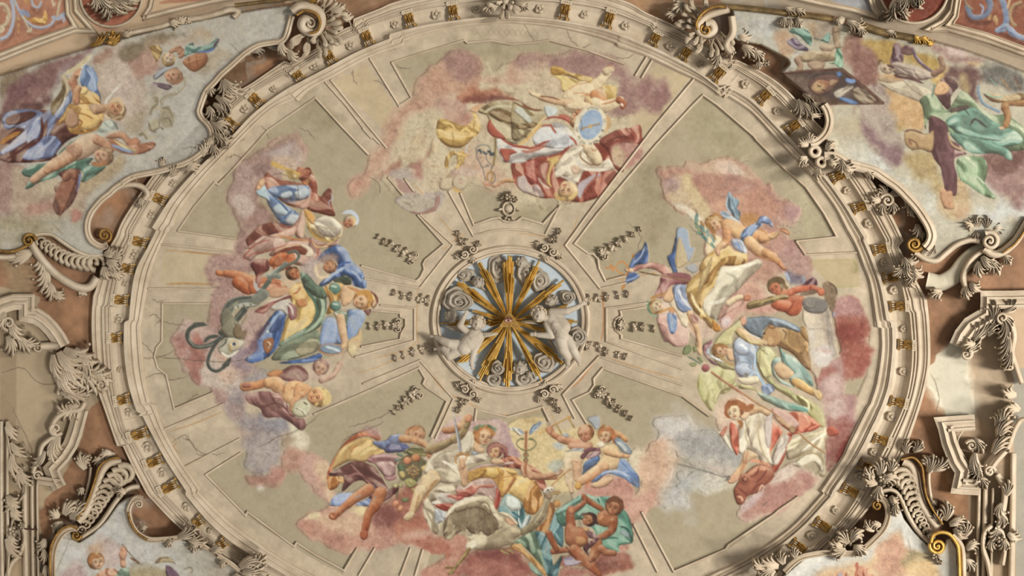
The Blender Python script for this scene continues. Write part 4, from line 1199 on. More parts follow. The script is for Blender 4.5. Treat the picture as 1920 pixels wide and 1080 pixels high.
run("""
L -.2 -.9
= bottom cloud : rose and wine painted cloud bank carrying the riders of the great bird
@ 560 760 4.697
c cc9c8c 18 1|40,480 90,440 150,470 220,540 260,640 300,760 360,860 500,900 560,1000 500,1080 60,1080 40,1000 120,950 190,930 270,870 240,840 120,750 40,640
c c4988c 14 .9|40,480 100,450 150,490 160,620 220,760 270,860 150,780 60,660
c d8b898 14 .9|160,560 240,540 280,700 340,840 300,880 240,800
@ 560 880 5.4
c c89484 16 1|60,510 120,450 200,440 300,410 500,420 700,380 900,340 1240,200 1300,400 1400,660 1600,700 1620,1080 1260,1080 1280,1000 1400,930 1480,850 1300,800 1100,760 1040,720 840,780 620,790 420,820 180,720 60,640 30,560
c d8b498 20 .9|200,480 400,440 620,420 700,500 640,640 420,640 240,600
c e4d4ac 12 .9|70,500 130,440 200,440 210,470 120,490
c e0cc9c 14 .9|480,430 600,370 720,370 700,430 560,460
c c08878 20 .8|60,560 140,560 300,600 500,700 600,760 400,800 180,700
c b0766a 22 1|820,460 1000,340 1240,360 1260,460 1300,560 1080,640 860,620 780,540
c 8c524c 18 1|800,480 860,370 1000,330 1060,420 980,520 840,560
c a86454 18 .9|940,330 1100,180 1220,200 1240,360 1100,420 1000,420
c b8705c 16 .9|1000,560 1240,460 1340,600 1160,660 1040,700
c b06c5c 12 .9|1040,700 1240,690 1440,680 1480,760 1400,850 1220,790
c cc9c8c 12 .9|1050,670 1200,620 1340,610 1400,680 1240,690 1100,720
c b0604e 8 .9|1270,790 1420,800 1560,780 1560,830 1490,930 1480,860 1380,850
c d09888 12 .9|1400,740 1500,690 1620,700 1620,900 1520,940 1560,800
c c88c7c 14 1|1260,1080 1300,990 1420,930 1620,920 1620,1080
@ 800 890 5.684
c c48878 14 1|120,700 260,640 400,640 440,740 420,820 300,960 140,960 220,900 280,800
c b46c5c 12 .9|0,640 160,690 280,780 290,830 230,880 160,850 0,800
c 9c5850 26 1|340,980 500,840 740,790 960,800 1040,880 1160,980 1160,1080 300,1080
c b47468 22 .8|420,1000 600,900 800,920 900,1000 640,1060
c 844642 20 .8|520,830 800,790 980,820 960,920 740,900
c a8645a 20 .9|500,1080 700,1000 1040,1020 1100,1080
@ 980 900 6
c b07468 12 1|400,1080 440,1000 640,980 860,1000 1040,1020 1000,1060 800,1080
c 9c5c4c 10 1|440,860 700,840 800,800 1000,820 1160,820 1210,860 1240,950 1210,1010 1060,1030 900,1060 620,980 440,960
c 7c463e 14 .8|760,920 1000,860 1100,960 1000,1010 860,1010
c a86c60 12 .8|860,900 1040,840 1180,850 1200,900 1060,900
@ 940 760 5.4
c d8c090 14 1|60,180 180,130 330,110 450,110 470,200 700,230 900,240 1000,260 1000,440 860,560 800,800 560,860 300,700 150,480 60,300
c d4b888 14 .8|160,160 330,120 440,120 460,200 300,220
c c0a0a0 10 1|-120,150 20,150 60,200 80,300 160,480 150,500 40,500 -40,400
c b08c94 10 .9|-40,180 40,200 60,380 160,480 100,490 0,400
@ 740 760 5.4
c c4a49c 10 1|760,150 860,140 1100,170 1150,220 1160,340 1060,380 900,300 820,260 740,240
c b49094 10 .9|1060,180 1150,220 1180,360 1240,480 1200,510 1120,440 1080,380
c c8a8a4 10 1|400,330 500,220 620,120 760,150 780,280 640,360 440,400
@ 940 760 5.4
c dcccb0 18 .9|1300,480 1440,440 1500,600 1400,760 1320,640
c d0a890 20 1|1440,480 1560,390 1650,400 1650,640 1560,780 1460,960 1420,1080 1180,1000 1340,880 1400,720
c c89488 14 1|860,800 940,720 1100,740 1280,740 1350,860 1340,920 1200,1000 1000,940 800,900 830,860
c c08478 14 .8|900,860 1100,800 1300,800 1340,880 1200,960 1040,920
c cc8870 10 .8|850,820 880,780 940,780 900,850
@ 980 900 6
c c48c80 14 1|720,100 900,40 1180,20 1260,140 1260,200 1450,120 1480,180 1330,360 1240,440 1240,600 1160,780 1080,740 1200,600 1100,300 980,180
c cc9c8c 14 .9|1260,220 1420,140 1440,240 1320,340 1240,420 1160,320
c b87c70 10 .9|1090,740 1190,700 1200,760 1140,810 1070,780
k 6a4a40 110 .3|40,560 700,480 1240,620 1400,800 700,760 200,700
= bottom figure : flying winged figure in blue shirt and violet brown drapery carrying fruit
@ 560 760 4.697
d d0704c 10 120 30 .6|250,600 310,460 400,330 480,260 580,210 660,210 720,270 700,310 600,270 500,300 400,400 320,500 290,600 270,700
c b08c8c 10 .8|400,320 480,250 600,195 680,220 720,270 640,230 540,230
d dcb878 30 120 50 .5|300,520 340,420 440,330 580,280 680,320 760,400 640,460 580,500 440,490 300,560
s c89048 14 .8|400,480 430,400 500,350
s c07848 9|450,430 480,380 520,340
s e4cc94 30 .8|540,440 620,380 680,380
d c87c40 30 90 26 .6|250,620 300,610 350,640 350,700 310,740 270,740 250,680
d dc9c60 16 60 20 .5|330,630 390,630 390,680 340,670
d 8494bc 40 30 50 .6|640,320 760,310 820,260 900,250 940,270 900,330 970,360 960,390 880,400 780,400 720,380
d 6c6c98 20 10 30 .6|780,340 880,350 960,360 940,400 840,415 760,410
d a87478 40 30 60 .6|600,470 680,430 820,430 880,460 840,560 860,640 780,660 740,600 680,520 620,500
s c8a0a0 24|640,450 740,440 840,440
s 8c5c60 14|640,490 760,470 850,470
d bc9494 30 60 40 .5|680,510 800,490 850,530 840,610 760,620
d 7c4c48 40 30 60 .7|270,590 360,550 450,500 540,490 660,540 720,620 790,740 800,790 760,810 660,740 560,660 480,680 380,760 400,660 380,620 280,620
s a87874 16 .8|450,510 540,600 640,700 740,800
s 5c3434 20 .7|270,600 360,600 500,610 600,650
s 9c6864 20|400,640 500,600 560,610
d 6c3c3c 20 40 40 .6|610,830 650,760 740,780 800,740 860,700 880,740 820,800 740,850 660,870 620,870
d 8ca4d4 30 10 40 .6|270,870 300,810 360,770 480,760 560,710 660,700 660,730 560,740 500,780 440,840 380,880 290,885
d 8ca4d4 20 30 30 .6|500,870 580,830 630,820 640,880 590,890
l c87c54 110 70|610,740 500,810 420,880
l c07048 66 50|410,880 350,940 310,980
p b86844 14|330,960 350,920 330,1000 280,1000 262,970 290,940
s e0b898 9|280,960 300,985
s 8c98a0 18 .6|490,820 520,800 550,790
l c0744c 110 90|720,770 680,860 660,900
l b4623c 90 60|660,890 610,970 590,1080
s 8ca0a8 20 .5|660,820 680,800
@ 560 880 5.4
l a85030 70 60|670,560 660,620
p b05434 30|630,620 690,620 700,670 670,710 630,700 615,660
@ 560 760 4.697
h d09878 b0805c 74 20 .3|1040,265
s b87c54 40 .9|950,250 980,210 1060,200
s d8a880 30 .8|950,240 1000,215
l c89068 70 60|910,290 1000,300 1090,330
l c88c64 54 40|1090,330 1150,380 1160,420
p c88460 16|1120,380 1170,400 1170,450 1130,460
s 7c98a0 12|990,340 1000,330
p 5c6498 14 .8|900,330 960,350 960,390 900,380
= bottom cornucopia : painted horn of fruit with peaches, grapes and vine leaves
@ 560 760 4.697
d 8c8454 24 20 20 .6|920,410 980,370 1060,360 1110,400 1120,450 1040,440 980,430
s 5c5c40 14|920,420 1000,380 1090,390
c 5c5438 4 .9|870,520 940,440 1060,440 1120,500 1080,620 1040,680 960,680 900,640
e d0805c 36 36 0 30|955,485
e c87c50 40 34 0 30|1030,460
s e0a880 14|940,470 960,460
e b8905c 14 14 0 13|980,550
e c09c6c 14 14 0 13|1005,535
e a88454 14 14 0 13|1030,550
e b8905c 14 14 0 13|1050,570
e a87c50 14 14 0 13|990,580
e c09c6c 14 14 0 13|1020,580
e b8905c 14 14 0 13|1000,610
e a88454 14 14 0 13|1025,610
e b08858 14 14 0 13|970,600
e b08858 14 14 0 13|1045,600
e c09c6c 14 14 0 13|960,570
e a87c50 12 12 0 12|1010,635
p 7c9480 16|840,490 860,460 900,470 880,490
p 84987c 14|860,420 900,420 920,445 880,445
p 5c7050 16|870,520 930,530 920,590 880,570
p c8b474 16|880,590 920,580 940,620 910,640
p a8a468 16|930,660 980,640 1040,680 1000,720 950,710
p c8bc80 12|960,660 1000,660 1010,700
p b8a464 14|990,740 1030,730 1020,770
p c4b884 14|820,700 860,690 870,720 840,725
p b4b07c 14|870,690 910,670 915,710 890,720
p e0c484 14 .9|1080,540 1130,520 1120,560 1090,580
s a87c4c 6|900,730 890,770 910,790 880,800
p 7c8458 14|900,820 950,810 970,840 920,850
e dc9070 30 30 0 26|855,865
e d89474 24 30 20 22|895,905
s b86450 8|840,860 860,880 870,860
s e8b898 8|845,850 870,850
s 5c6444 10|870,820 860,790 880,750
= bottom figure : laurel crowned woman in white dress stretching out one leg behind the sword bearer
@ 740 760 5.4
d d8ccb4 60 60 60 .6|380,500 500,450 620,450 660,330 700,270 790,280 800,400 760,500 940,480 920,560 740,600 720,660 680,760 560,780 480,740 420,660 330,680 290,700 320,600
d c8bca4 30 100 40 .5|640,440 680,300 780,280 770,420 720,500
s a8987c 14|380,560 480,480 600,460
s a09078 14|480,660 560,700 660,760
s a09078 10|420,640 520,620 640,700
s ece4d0 26|480,560 560,600 640,640
d d4c8ac 40 30 50 .6|330,680 440,630 560,660 660,720 620,780 500,790 420,740
l d8b488 150 110|380,730 310,820 260,880
p d8bc94 70|290,700 420,700 470,750 380,850 300,880 250,860 260,780
l dcc098 130 60|260,870 220,960 170,1080
@ 560 880 5.4
l d8b88c 100 56|1210,290 1170,380 1150,430
p dcc49c 26|1110,430 1170,440 1150,490 1110,520 1070,510 1060,480
s a88458 7|1080,480 1090,500
s a88458 7|1100,480 1110,510
s a88458 7|1120,480 1130,500
s a87850 20 .7|1220,240 1200,320 1180,400
@ 740 760 5.4
s a87444 24 .7|430,750 380,800 340,880 300,960
l d0a078 90 80|740,130 680,200 600,240
l c08058 70 70|620,230 560,250 510,250
l a0845c 110 60|360,440 480,400 600,340
l a8885c 90 60|600,340 680,280 740,180
l 98845c 50 40|720,210 750,150 760,110
p d4906c 24|720,110 750,90 785,105 770,160 730,170 710,150
s 6c6848 14 .8|420,430 540,390 640,320 720,230
s d8a880 10|730,100 760,120
p a4b4c8 20|780,470 830,460 850,490 790,500
p sk 40|830,320 870,420 920,430 880,480 820,470 790,420
h sk c07c48 96 8 .5|900,320
s b46c3c 40 .9|800,300 850,240 900,210
s bc7844 40 .9|900,210 980,240 1000,310
s c07c48 36 .8|800,300 840,310 850,270
s 6c8460 24|790,240 830,220 860,200
s 748c64 22|860,190 880,210 910,190
s 54704c 24|930,200 960,210 1000,240
s 7c9470 20|980,220 1020,240 1000,260
s 607c54 18|820,250 850,235
= bottom figure : woman in golden bodice and red mantle raising a sword and a winged staff, riding the bird
@ 740 760 5.4
d b8604c 40 30 50 .7|1100,520 1200,510 1300,580 1360,600 1480,680 1530,820 1510,870 1440,800 1420,700 1300,660 1240,640 1100,620 1000,580
s d89070 24 .8|1140,530 1220,540 1300,600
d c4a09c 20 170 40 .5|740,660 860,600 1000,590 1190,570 1180,600 1000,620 860,630 780,660
s e0c8bc 12|1000,590 1180,580
d dca858 60 60 50 .6|720,690 860,630 1000,620 1180,640 1240,700 1400,760 1480,900 1500,960 1460,1020 1340,1000 1260,960 1160,900 1080,930 1000,820 900,740 760,760
p e0b868 60|930,630 1040,640 1060,700 1000,740 930,710
p e0b868 50|1120,650 1210,650 1240,690 1180,700
s b07434 9|930,720 1000,745 1060,700 1040,640
s a86c34 8|1080,650 1100,670 1090,710
s a86c34 7|1000,780 1080,730 1200,710
s a86c34 7|1040,830 1060,760 1120,760
p e0bc78 90|1150,860 1220,730 1300,710 1380,740 1420,860 1360,1000 1280,960
s e8d4a0 40 .8|1220,820 1280,760 1340,760
d c07c3c 30 110 40 .7|1380,760 1440,850 1490,920 1480,1020 1400,1080 1320,1040 1300,980 1380,900
l b87444 34 24|1210,740 1160,820 1110,900
s 8c5028 10|1200,780 1150,850 1090,920
d d4a050 24 40 30 .5|720,700 820,650 920,640 900,700 800,760 740,780
l d0a480 90 70|680,620 700,700 710,790
p d4a884 30|650,540 700,530 715,590 700,640 660,630
d d0b0a8 30 40 40 .5|610,850 640,800 700,830 760,780 860,740 980,740 1030,800 1060,880 1000,960 860,900 700,940 620,880
d b8564a 30 20 40 .7|610,860 700,850 800,800 840,810 1000,800 980,830 860,830 800,900 660,950 640,890
d b84c40 20 100 40 .6|1030,830 1070,900 1060,1000 1020,1060 1000,1000 1020,920
d d4ccc0 40 20 50 .6|350,970 440,890 560,890 700,930 800,920 640,990 500,1010 400,1010
d b85048 20 15 40 .6|520,910 640,900 700,930 640,960 560,930
d b4483c 20 15 30 .6|400,1005 500,990 600,1000 560,1060 480,1060
d d8ccb0 30 30 40 .6|390,870 460,820 580,810 610,860 520,880
@ 560 880 5.4
d c8bca0 40 70 50 .7|1260,340 1340,240 1400,300 1340,340 1420,420 1500,450 1440,560 1400,660 1330,600 1270,470
d c0c8cc 20 50 40 .5|1380,400 1500,440 1480,500 1410,550 1380,520
s 9c8c6c 14|1280,400 1340,520 1400,640
s a8b4c4 8|1400,460 1440,500 1480,450
@ 740 760 5.4
h d8ac80 94504c 82 -8 -.35|1010,470
p d8b08c 34|990,540 1080,540 1110,580 1040,600 970,575
s 9c5c58 40 .95|940,490 970,420 1040,400
s a06458 44 .95|1040,400 1110,430 1130,520
s 7c4444 26|1070,420 1110,480 1110,540
s c08878 12|960,430 1030,395 1090,420
l d4a484 60 50|1320,700 1300,640 1320,590
p dcb090 20|1290,600 1340,590 1380,640 1390,690 1340,690
l c88c68 76 60|1370,700 1480,720 1620,720
@ 940 760 5.4
l c89070 66 50|300,720 430,720 540,690
p d8a488 16|540,660 580,640 630,650 600,690 560,710
s a85c48 8|560,640 600,650 600,680
@ 800 890 5.684
d 5c8c90 40 90 50 .7|760,380 800,260 850,200 900,210 980,260 1030,350 1040,420 1110,430 1080,520 1020,590 960,540 860,440 780,410
p d4dcd4 40|850,230 920,230 990,280 1000,360 920,380 850,330
s e0e8e0 14|980,360 980,480 1000,560
s 346870 20|900,390 960,430 1000,460
s 346870 24 .8|1030,350 1030,440 1010,520
p c8d4d0 24|1010,540 1060,450 1100,430 1060,540 1020,600
p ecd8b8 16|750,400 860,410 960,500 960,540 880,460
p d8a888 16|830,460 880,470 940,520 900,540 850,510
s a86850 7|840,480 860,500
= bottom sword : painted steel sword with golden guard raised upright
@ 740 760 5.4
p 98989c 0|582,30 600,100 640,260 670,400 675,480 650,480 630,360 605,200
s d4d4d0 7|590,60 620,230 650,440
s 5c5c60 6|600,110 640,280 668,440
t b07c44 24|620,510 680,490 745,500
s c08c50 16|620,500 612,560 630,590
s c08850 14|740,500 720,530 720,560
t c89058 14|650,480 670,470 700,490
= bottom staff : painted winged staff entwined by two snakes
@ 940 760 5.4
t b06c4c 26|248,270 246,460 240,690
e c07c50 18 16 0 10|248,268
t 74744c 12|200,330 160,360 155,400 200,440 246,460 225,490 225,510 262,540 262,570
t 74744c 12|280,330 340,360 345,400 300,440 246,460 268,490 268,510 226,540 230,570
s 6c6c44 18|190,335 230,340
s 6c6c44 18|270,340 320,338
d 8098b4 8 130 20 .6|280,290 300,230 340,190 380,160 400,170 360,230 310,280
s 4c6c94 14|285,280 310,220 340,190
s b0b8bc 14|320,270 380,210 440,160
s 8c9cb4 20|165,235 200,260 225,285
d ccd0c8 8 40 20 .6|70,240 120,220 170,240 210,290 180,300 120,260
= bottom bird : great white and grey brown long necked bird striding with spread wings
@ 800 890 5.684
d c4b494 90 -30 60 .5|660,430 780,440 860,510 960,560 1060,600 1160,560 1130,600 1000,650 940,680 940,730 880,770 760,790 640,800 500,800 440,770 480,720 400,640 480,640
p dccfb0 70 .9|480,720 560,640 640,660 640,740 560,790 460,790
p e0d8c0 30 .9|430,720 520,690 540,760 470,810 420,800
l 8c7c5c 90 80|1040,600 1150,530 1210,460
l a08c70 84 76|1200,470 1260,370 1290,230
s c8b898 30 .8|1140,500 1200,420 1250,300
s 7c6c54 12|1180,560 1260,440 1300,320
s 7c6c54 9|1230,420 1280,280
p e0d8c8 30|1240,170 1280,130 1340,130 1350,160 1320,190 1250,200
e 3c342c 12 8 0 0|1292,160
e 3c342c 10 7 0 0|1326,154
s 54483c 8|1260,180 1290,165 1310,180
d b08c58 14 10 20 .5|1300,200 1340,180 1400,160 1425,180 1400,210 1360,205 1320,230
s 8c6c40 8|1310,200 1360,180 1410,185
p 9c8468 20|1250,200 1320,200 1340,240 1290,260
d dccdaf 40 -35 40 .5|200,440 240,360 320,290 460,240 580,220 660,230 700,280 720,340 760,430 800,500 700,440 560,300 400,330 280,420
d 9c8a6c 30 100 26 .8|200,470 300,400 420,330 560,300 640,340 720,440 800,520 800,560 720,600 660,650 600,620 580,600 540,630 470,620 420,570 370,600 300,640 260,690 200,690 180,640 180,560
w b8a684 8|250,400 260,380 300,360 250,640
w 948264 9|300,380 360,360 430,340 390,590
w a08e70 9|440,340 500,320 560,320 540,610
w 8c7a5c 8|560,340 620,360 680,420 690,610
s e4dac4 30|200,450 260,370 360,290 500,245
s 7c6c50 20 .8|560,290 640,300 700,420
s d8ccb0 20 .8|660,250 700,320 740,420
l 8c7444 40 30|450,790 400,860 350,930
l 947c4c 34 30|350,920 310,980 270,1040
s 8c7040 26|300,990 240,990 200,980
s a08854 34|300,1000 260,1030 240,1060
s 5c4428 8|190,985 210,1000 240,1000
s 5c4428 8|230,1050 240,1070
s c8b070 10|430,820 380,880 330,950
s a08858 26|780,800 840,830 870,850
s a08858 24|850,800 900,810 920,840
s 6c5434 9|830,840 860,850 865,865
= bottom drapery : painted teal, green and gold hangings falling from the saddle of the bird
@ 980 900 6
d b8763c 20 110 30 .7|150,560 220,480 270,400 300,270 340,260 360,330 330,440 270,560 230,630 190,620
s dca058 9|160,570 210,620 260,560 330,420
s 8c5024 8|220,530 270,440
d c88844 24 100 30 .7|10,240 100,0 180,80 230,220 200,300 140,380 60,380 10,320
e cc8c50 44 42 0 36|386,264
@ 800 890 5.684
d 6c8c70 40 60 50 .7|940,700 1060,630 1160,600 1280,700 1330,860 1340,1000 1300,1080 1200,1000 1160,900 1080,800 980,740
d 4c7c84 40 100 50 .7|1160,610 1260,620 1310,700 1330,860 1350,960 1440,860 1420,960 1380,1080 1270,1060 1240,900 1210,760
d 5c9098 40 100 50 .6|1300,600 1330,500 1370,400 1430,460 1460,620 1450,760 1400,740 1340,660
s 8cb4b4 14|1340,500 1360,600 1420,700
q 34585c 0 .8|1250,880 1320,920 1280,970
s 8cb4a8 10|1210,800 1300,860 1340,900
d c08848 20 50 40 .6|890,760 1000,730 1060,820 1160,900 1250,1000 1280,1080 1230,1050 1120,940 1020,840 940,800
d 6c8c78 20 60 40 .6|1090,930 1160,980 1240,1080 1160,1060 1100,1000
s 9c5c38 16 .8|920,760 1000,800
= bottom putto : two pale putti under an orange sceptre, one reaching up to a key, above the green cloth
@ 940 760 5.4
t c08c48 18|490,220 600,160 700,110
t a88850 18|565,205 610,295
t a88850 18|685,140 735,220
s c89850 14|660,100 700,140
s c89850 14|690,110 660,140
s d8a860 26 .8|370,290 430,260 500,240
l c8805c 60 60|490,230 520,290 600,340
l c88868 76 90|600,340 720,370 880,410
p cc8c6c 18|445,230 500,215 510,270 470,290
p d0987c 50|690,380 860,380 900,430 820,460 690,440
h c88868 b4744c 82 -16 -.5|850,295
s d4a890 30 .8|780,280 830,240 890,240
d b4bcc0 10 170 20 .5|640,460 760,430 840,440 800,470 680,470
p d8c4a0 60|640,480 760,460 830,480 820,580 740,620 620,600
l d8c0a0 110 90|680,580 680,680 690,780
l d4a888 100 80|760,580 770,660 770,740
l d8b898 60 50|690,770 700,820 710,870
s b87c5c 9|700,560 780,570
s c08868 10|720,620 740,740
d 94606c 20 150 30 .6|800,510 880,430 990,430 990,460 900,470 830,540
d b08890 16 150 30 .5|860,520 920,470 1000,460 980,510 880,540
c b4c4cc 10 .8|500,400 560,360 660,420 600,450
p a4b4c4 10 .8|610,290 660,280 680,310 640,320
c a8b8b0 14 .7|490,620 560,560 620,600 560,660
d bl 30 140 40 .6|820,660 840,580 940,520 990,510 980,580 880,650 820,700
s 5c84c0 16|830,600 930,540 980,540
p dcbc90 60|1000,420 1140,390 1190,480 1200,600 1140,650 1020,660 960,600 1020,520
l dca880 120 90|1030,620 920,700 800,770
s b87448 14|1040,650 930,730 830,790
s e4c8a0 30|960,620 880,690
p d8b08c 40|900,800 1000,740 1100,720 1130,750 1060,810 960,840
s c8784c 14|860,830 880,780 960,760
l dcac80 60 50|1060,470 1160,500 1270,505
p dca880 16|1230,480 1290,480 1300,520 1240,530
l d09060 60 44|1130,270 1200,300 1260,350
h sk c07848 84 -4 -.45|1050,310
s b86c40 40 .9|980,290 1030,240 1100,250
s b86c40 40 .9|1100,250 1140,300 1140,380
p f0e4cc 16 .9|960,390 1010,360 1050,400 1000,430
p 8494a0 16|1140,360 1190,330 1310,440 1310,490 1240,480
p bcc4c4 12|1160,380 1210,370 1280,450 1240,470
s 5c6c74 8|1180,390 1240,460
d bl 40 40 50 .5|900,780 1040,660 1160,650 1200,540 1260,550 1330,640 1390,720 1390,830 1320,800 1240,740 1080,690 980,760
s b4c4dc 20|1040,680 1160,660 1300,720
s 6484bc 16|1200,560 1280,640 1380,760
p a4b0bc 12 .8|870,130 960,100 1000,140 990,220 950,240 910,180
s b88860 24 .8|1010,180 1050,220 1080,240
t b87848 12|510,805 600,720 700,640
e d49c50 36 40 0 34|775,815
= bottom canopy : painted green cloth held up like a tent over two children
@ 980 900 6
d 5c9880 50 60 70 .6|680,150 820,180 1040,200 1130,320 1200,420 1240,600 1230,700 1160,720 1080,740 1080,800 1000,790 900,740 840,640 780,540 640,440 480,520 400,480 380,380 440,300 560,220
d 7cb0a0 30 -30 40 .5|380,340 480,270 640,190 700,160 640,240 520,320 420,380 370,390
s 3c6c5c 20 .8|560,400 640,330 700,280
s 3c6c5c 18|840,200 860,260
s 2c4c44 18|1090,520 1160,540 1210,600
s 2c4440 16|1200,600 1235,690
s 3c6c5c 22|880,680 960,650 1100,650
s 88bca8 20|1060,640 1160,680 1200,700
p 8ca0a8 20 .8|1080,580 1160,570 1200,640 1150,640
s 88b8a4 24 .8|900,190 1040,210 1100,300
= bottom child : dark curly haired brown child crouching under the green cloth
@ 980 900 6
l 9c5434 70 60|690,200 780,260 880,320
l a45c3c 60 50|700,210 690,185 680,175
p a86440 70|860,360 960,320 1060,400 1050,500 940,530 820,480 820,420
l 98522f 100 80|1020,470 1000,560 920,620
l a05c3c 70 60|930,620 860,640 820,660
s d09468 24 .8|860,440 900,400
h b0704c 70402c 104 12 -.2|1020,310
s 74442c 50 .9|950,260 1000,220 1080,230
s 74442c 44 .9|1080,240 1110,290 1090,350
s d8a078 20 .7|980,330 990,360
= bottom child : nude brown child leaning back with violet cloth across the lap
@ 980 900 6
l a05438 110 90|540,500 530,400 540,330
l a85c40 70 50|560,340 640,290 690,250
e c88460 36 40 0 34|545,345
p a86040 100|500,480 600,520 680,540 730,640 720,720 620,760 500,720 470,620
p c8905c 40 .7|600,640 680,640 720,690 680,730 600,720
l a45a38 140 110|580,790 680,890 760,960
l a05434 90 60|740,950 820,1020 860,1060
l a4603c 130 110|830,710 820,790 790,860
l 9c5434 80 60|780,870 760,900
l a86444 90 70|880,770 940,810 1020,820
l a85c40 70 60|340,800 430,790 510,780
l 9c5434 80 60|290,600 340,700 380,780
p b87450 24|480,760 530,760 530,800 480,810
d 74484c 24 40 40 .6|680,750 760,680 860,650 830,700 740,780 740,840 710,820
d 8c6468 16 40 30 .6|700,560 780,580 860,640 800,660 740,640
d 9c90a8 20 10 40 .6|460,880 540,860 600,900 660,910 600,950 480,960
h b87c54 50302c 80 40 -.4|735,450
s 4c302c 30 .9|780,430 820,460 840,500
s 5c3c30 26 .8|640,410 680,380 760,380
p c89464 24 .9|680,520 740,540 730,580 680,570
s 5c2c24 14 .8|480,740 540,820 620,880
""")
# ---------------------------------------------------------------- ground colours outside the cornice, cast shade painted in left of the right cartouche
S.paint_id = False; S.id = 0; S.ox = S.oy = 0; S.s = 1
_dx, _dy = XX-RC[0], YY-RC[1]
_out = np.hypot(_dx, _dy) > rr('O', np.arctan2(_dy, _dx))-4
_br = colr('br')*(1+.10*N50+.09*N20+.05*N8+.04*N3+.06*N140)[..., None]
CAN[_out] = _br[_out]
FIELDS = dict(
tl="-40,152 0,140 110,105 215,75 330,45 430,25 500,14 548,8 552,28 547,59 534,73 485,85 433,124 402,155 381,188 374,209 381,225 397,245 398,258 392,271 366,295 330,312 300,321 259,329 228,344 207,365 181,386 166,412 166,440 181,458 197,466 192,479 166,479 145,471 117,453 98,440 78,438 60,443 48,452 39,469 15,471 -40,470",
tr="1366,14 1423,20 1462,24 1553,34 1641,62 1714,74 1755,78 1808,93 1865,113 1960,150 1960,390 1920,414 1903,443 1877,464 1850,468 1838,453 1815,445 1773,469 1755,490 1730,486 1716,475 1732,469 1745,453 1747,435 1740,417 1701,366 1644,321 1589,308 1566,290 1545,261 1558,230 1545,200 1536,198 1496,165 1462,137 1480,118 1474,110 1427,85 1384,77 1372,71 1376,51 1372,22",
bl="90,1140 98,1080 99,1029 110,1004 125,993 136,996 136,1008 147,1015 170,1001 197,976 220,944 234,935 255,928 241,949 246,972 259,995 280,1011 335,1008 358,1015 404,1036 450,1075 520,1140",
br="1380,1140 1466,1080 1512,1040 1548,1038 1599,1038 1626,1027 1656,995 1665,972 1661,949 1651,935 1667,933 1683,940 1695,972 1716,999 1741,1022 1750,1033 1768,1027 1773,1011 1784,1008 1796,1029 1800,1140")
run("""
p b4a082 0|-120,560 60,552 70,575 88,590 100,640 125,700 190,740 165,770 150,830 110,905 85,935 60,960 -120,960
p b09a7c 0|-120,900 60,930 72,960 78,1200 -120,1200
q 9a8468 0 .7|0,560 30,560 30,900 0,900
p bca284 0|1960,556 1905,560 1850,620 1800,665 1775,760 1775,900 1830,915 1850,900 1960,900
p ac967a 0|1830,900 1960,880 1960,1200 1800,1200 1815,1000
c e0d8c0 4 1|1745,690 1770,655 1800,650 1812,690 1830,760 1815,790 1775,785 1735,735
p a89880 0 .5|1870,600 1900,640 1890,760 1860,800 1830,780 1830,700
q c6ac8c 0|-120,180 -40,152 0,142 110,105 215,75 330,45 430,25 500,12 560,3 700,-10 760,-40 500,-120 -120,-120
q a4937c 0|1366,10 1423,12 1553,26 1641,56 1714,70 1755,78 1808,93 1865,113 1980,160 1980,-120 1260,-120 1300,-30
c 8c6c50 8 .8|660,20 760,-10 900,-40 900,-100 640,-100
c ac8a66 8 .9|1180,-10 1280,10 1310,30 1260,40 1200,20
c 9c7c60 6 .8|1460,130 1500,170 1535,215 1500,210 1450,160
c 74583f 6 .9|455,140 530,95 520,80 450,100 400,160
c a08c6c 6 .6|30,440 60,520 40,600 0,600
c 9a7048 8 .5|1760,800 1800,900 1790,960 1750,900
q 9a988a 0 .8|1898,690 1990,690 1990,1200 1906,1200
c 5c4634 8 .55|1800,560 1850,545 1830,600 1780,640
p cfc7b0 0|1736,690 1750,680 1756,664 1772,656 1782,642 1790,640 1806,652 1812,690 1806,706 1816,720 1822,748 1828,788 1810,786 1794,790 1776,782 1766,750 1752,730 1738,718
k 8c8270 26 .3|1735,690 1775,650 1805,660 1820,780 1780,785
""")
CAN0 = CAN.copy()
S.paint_id = True
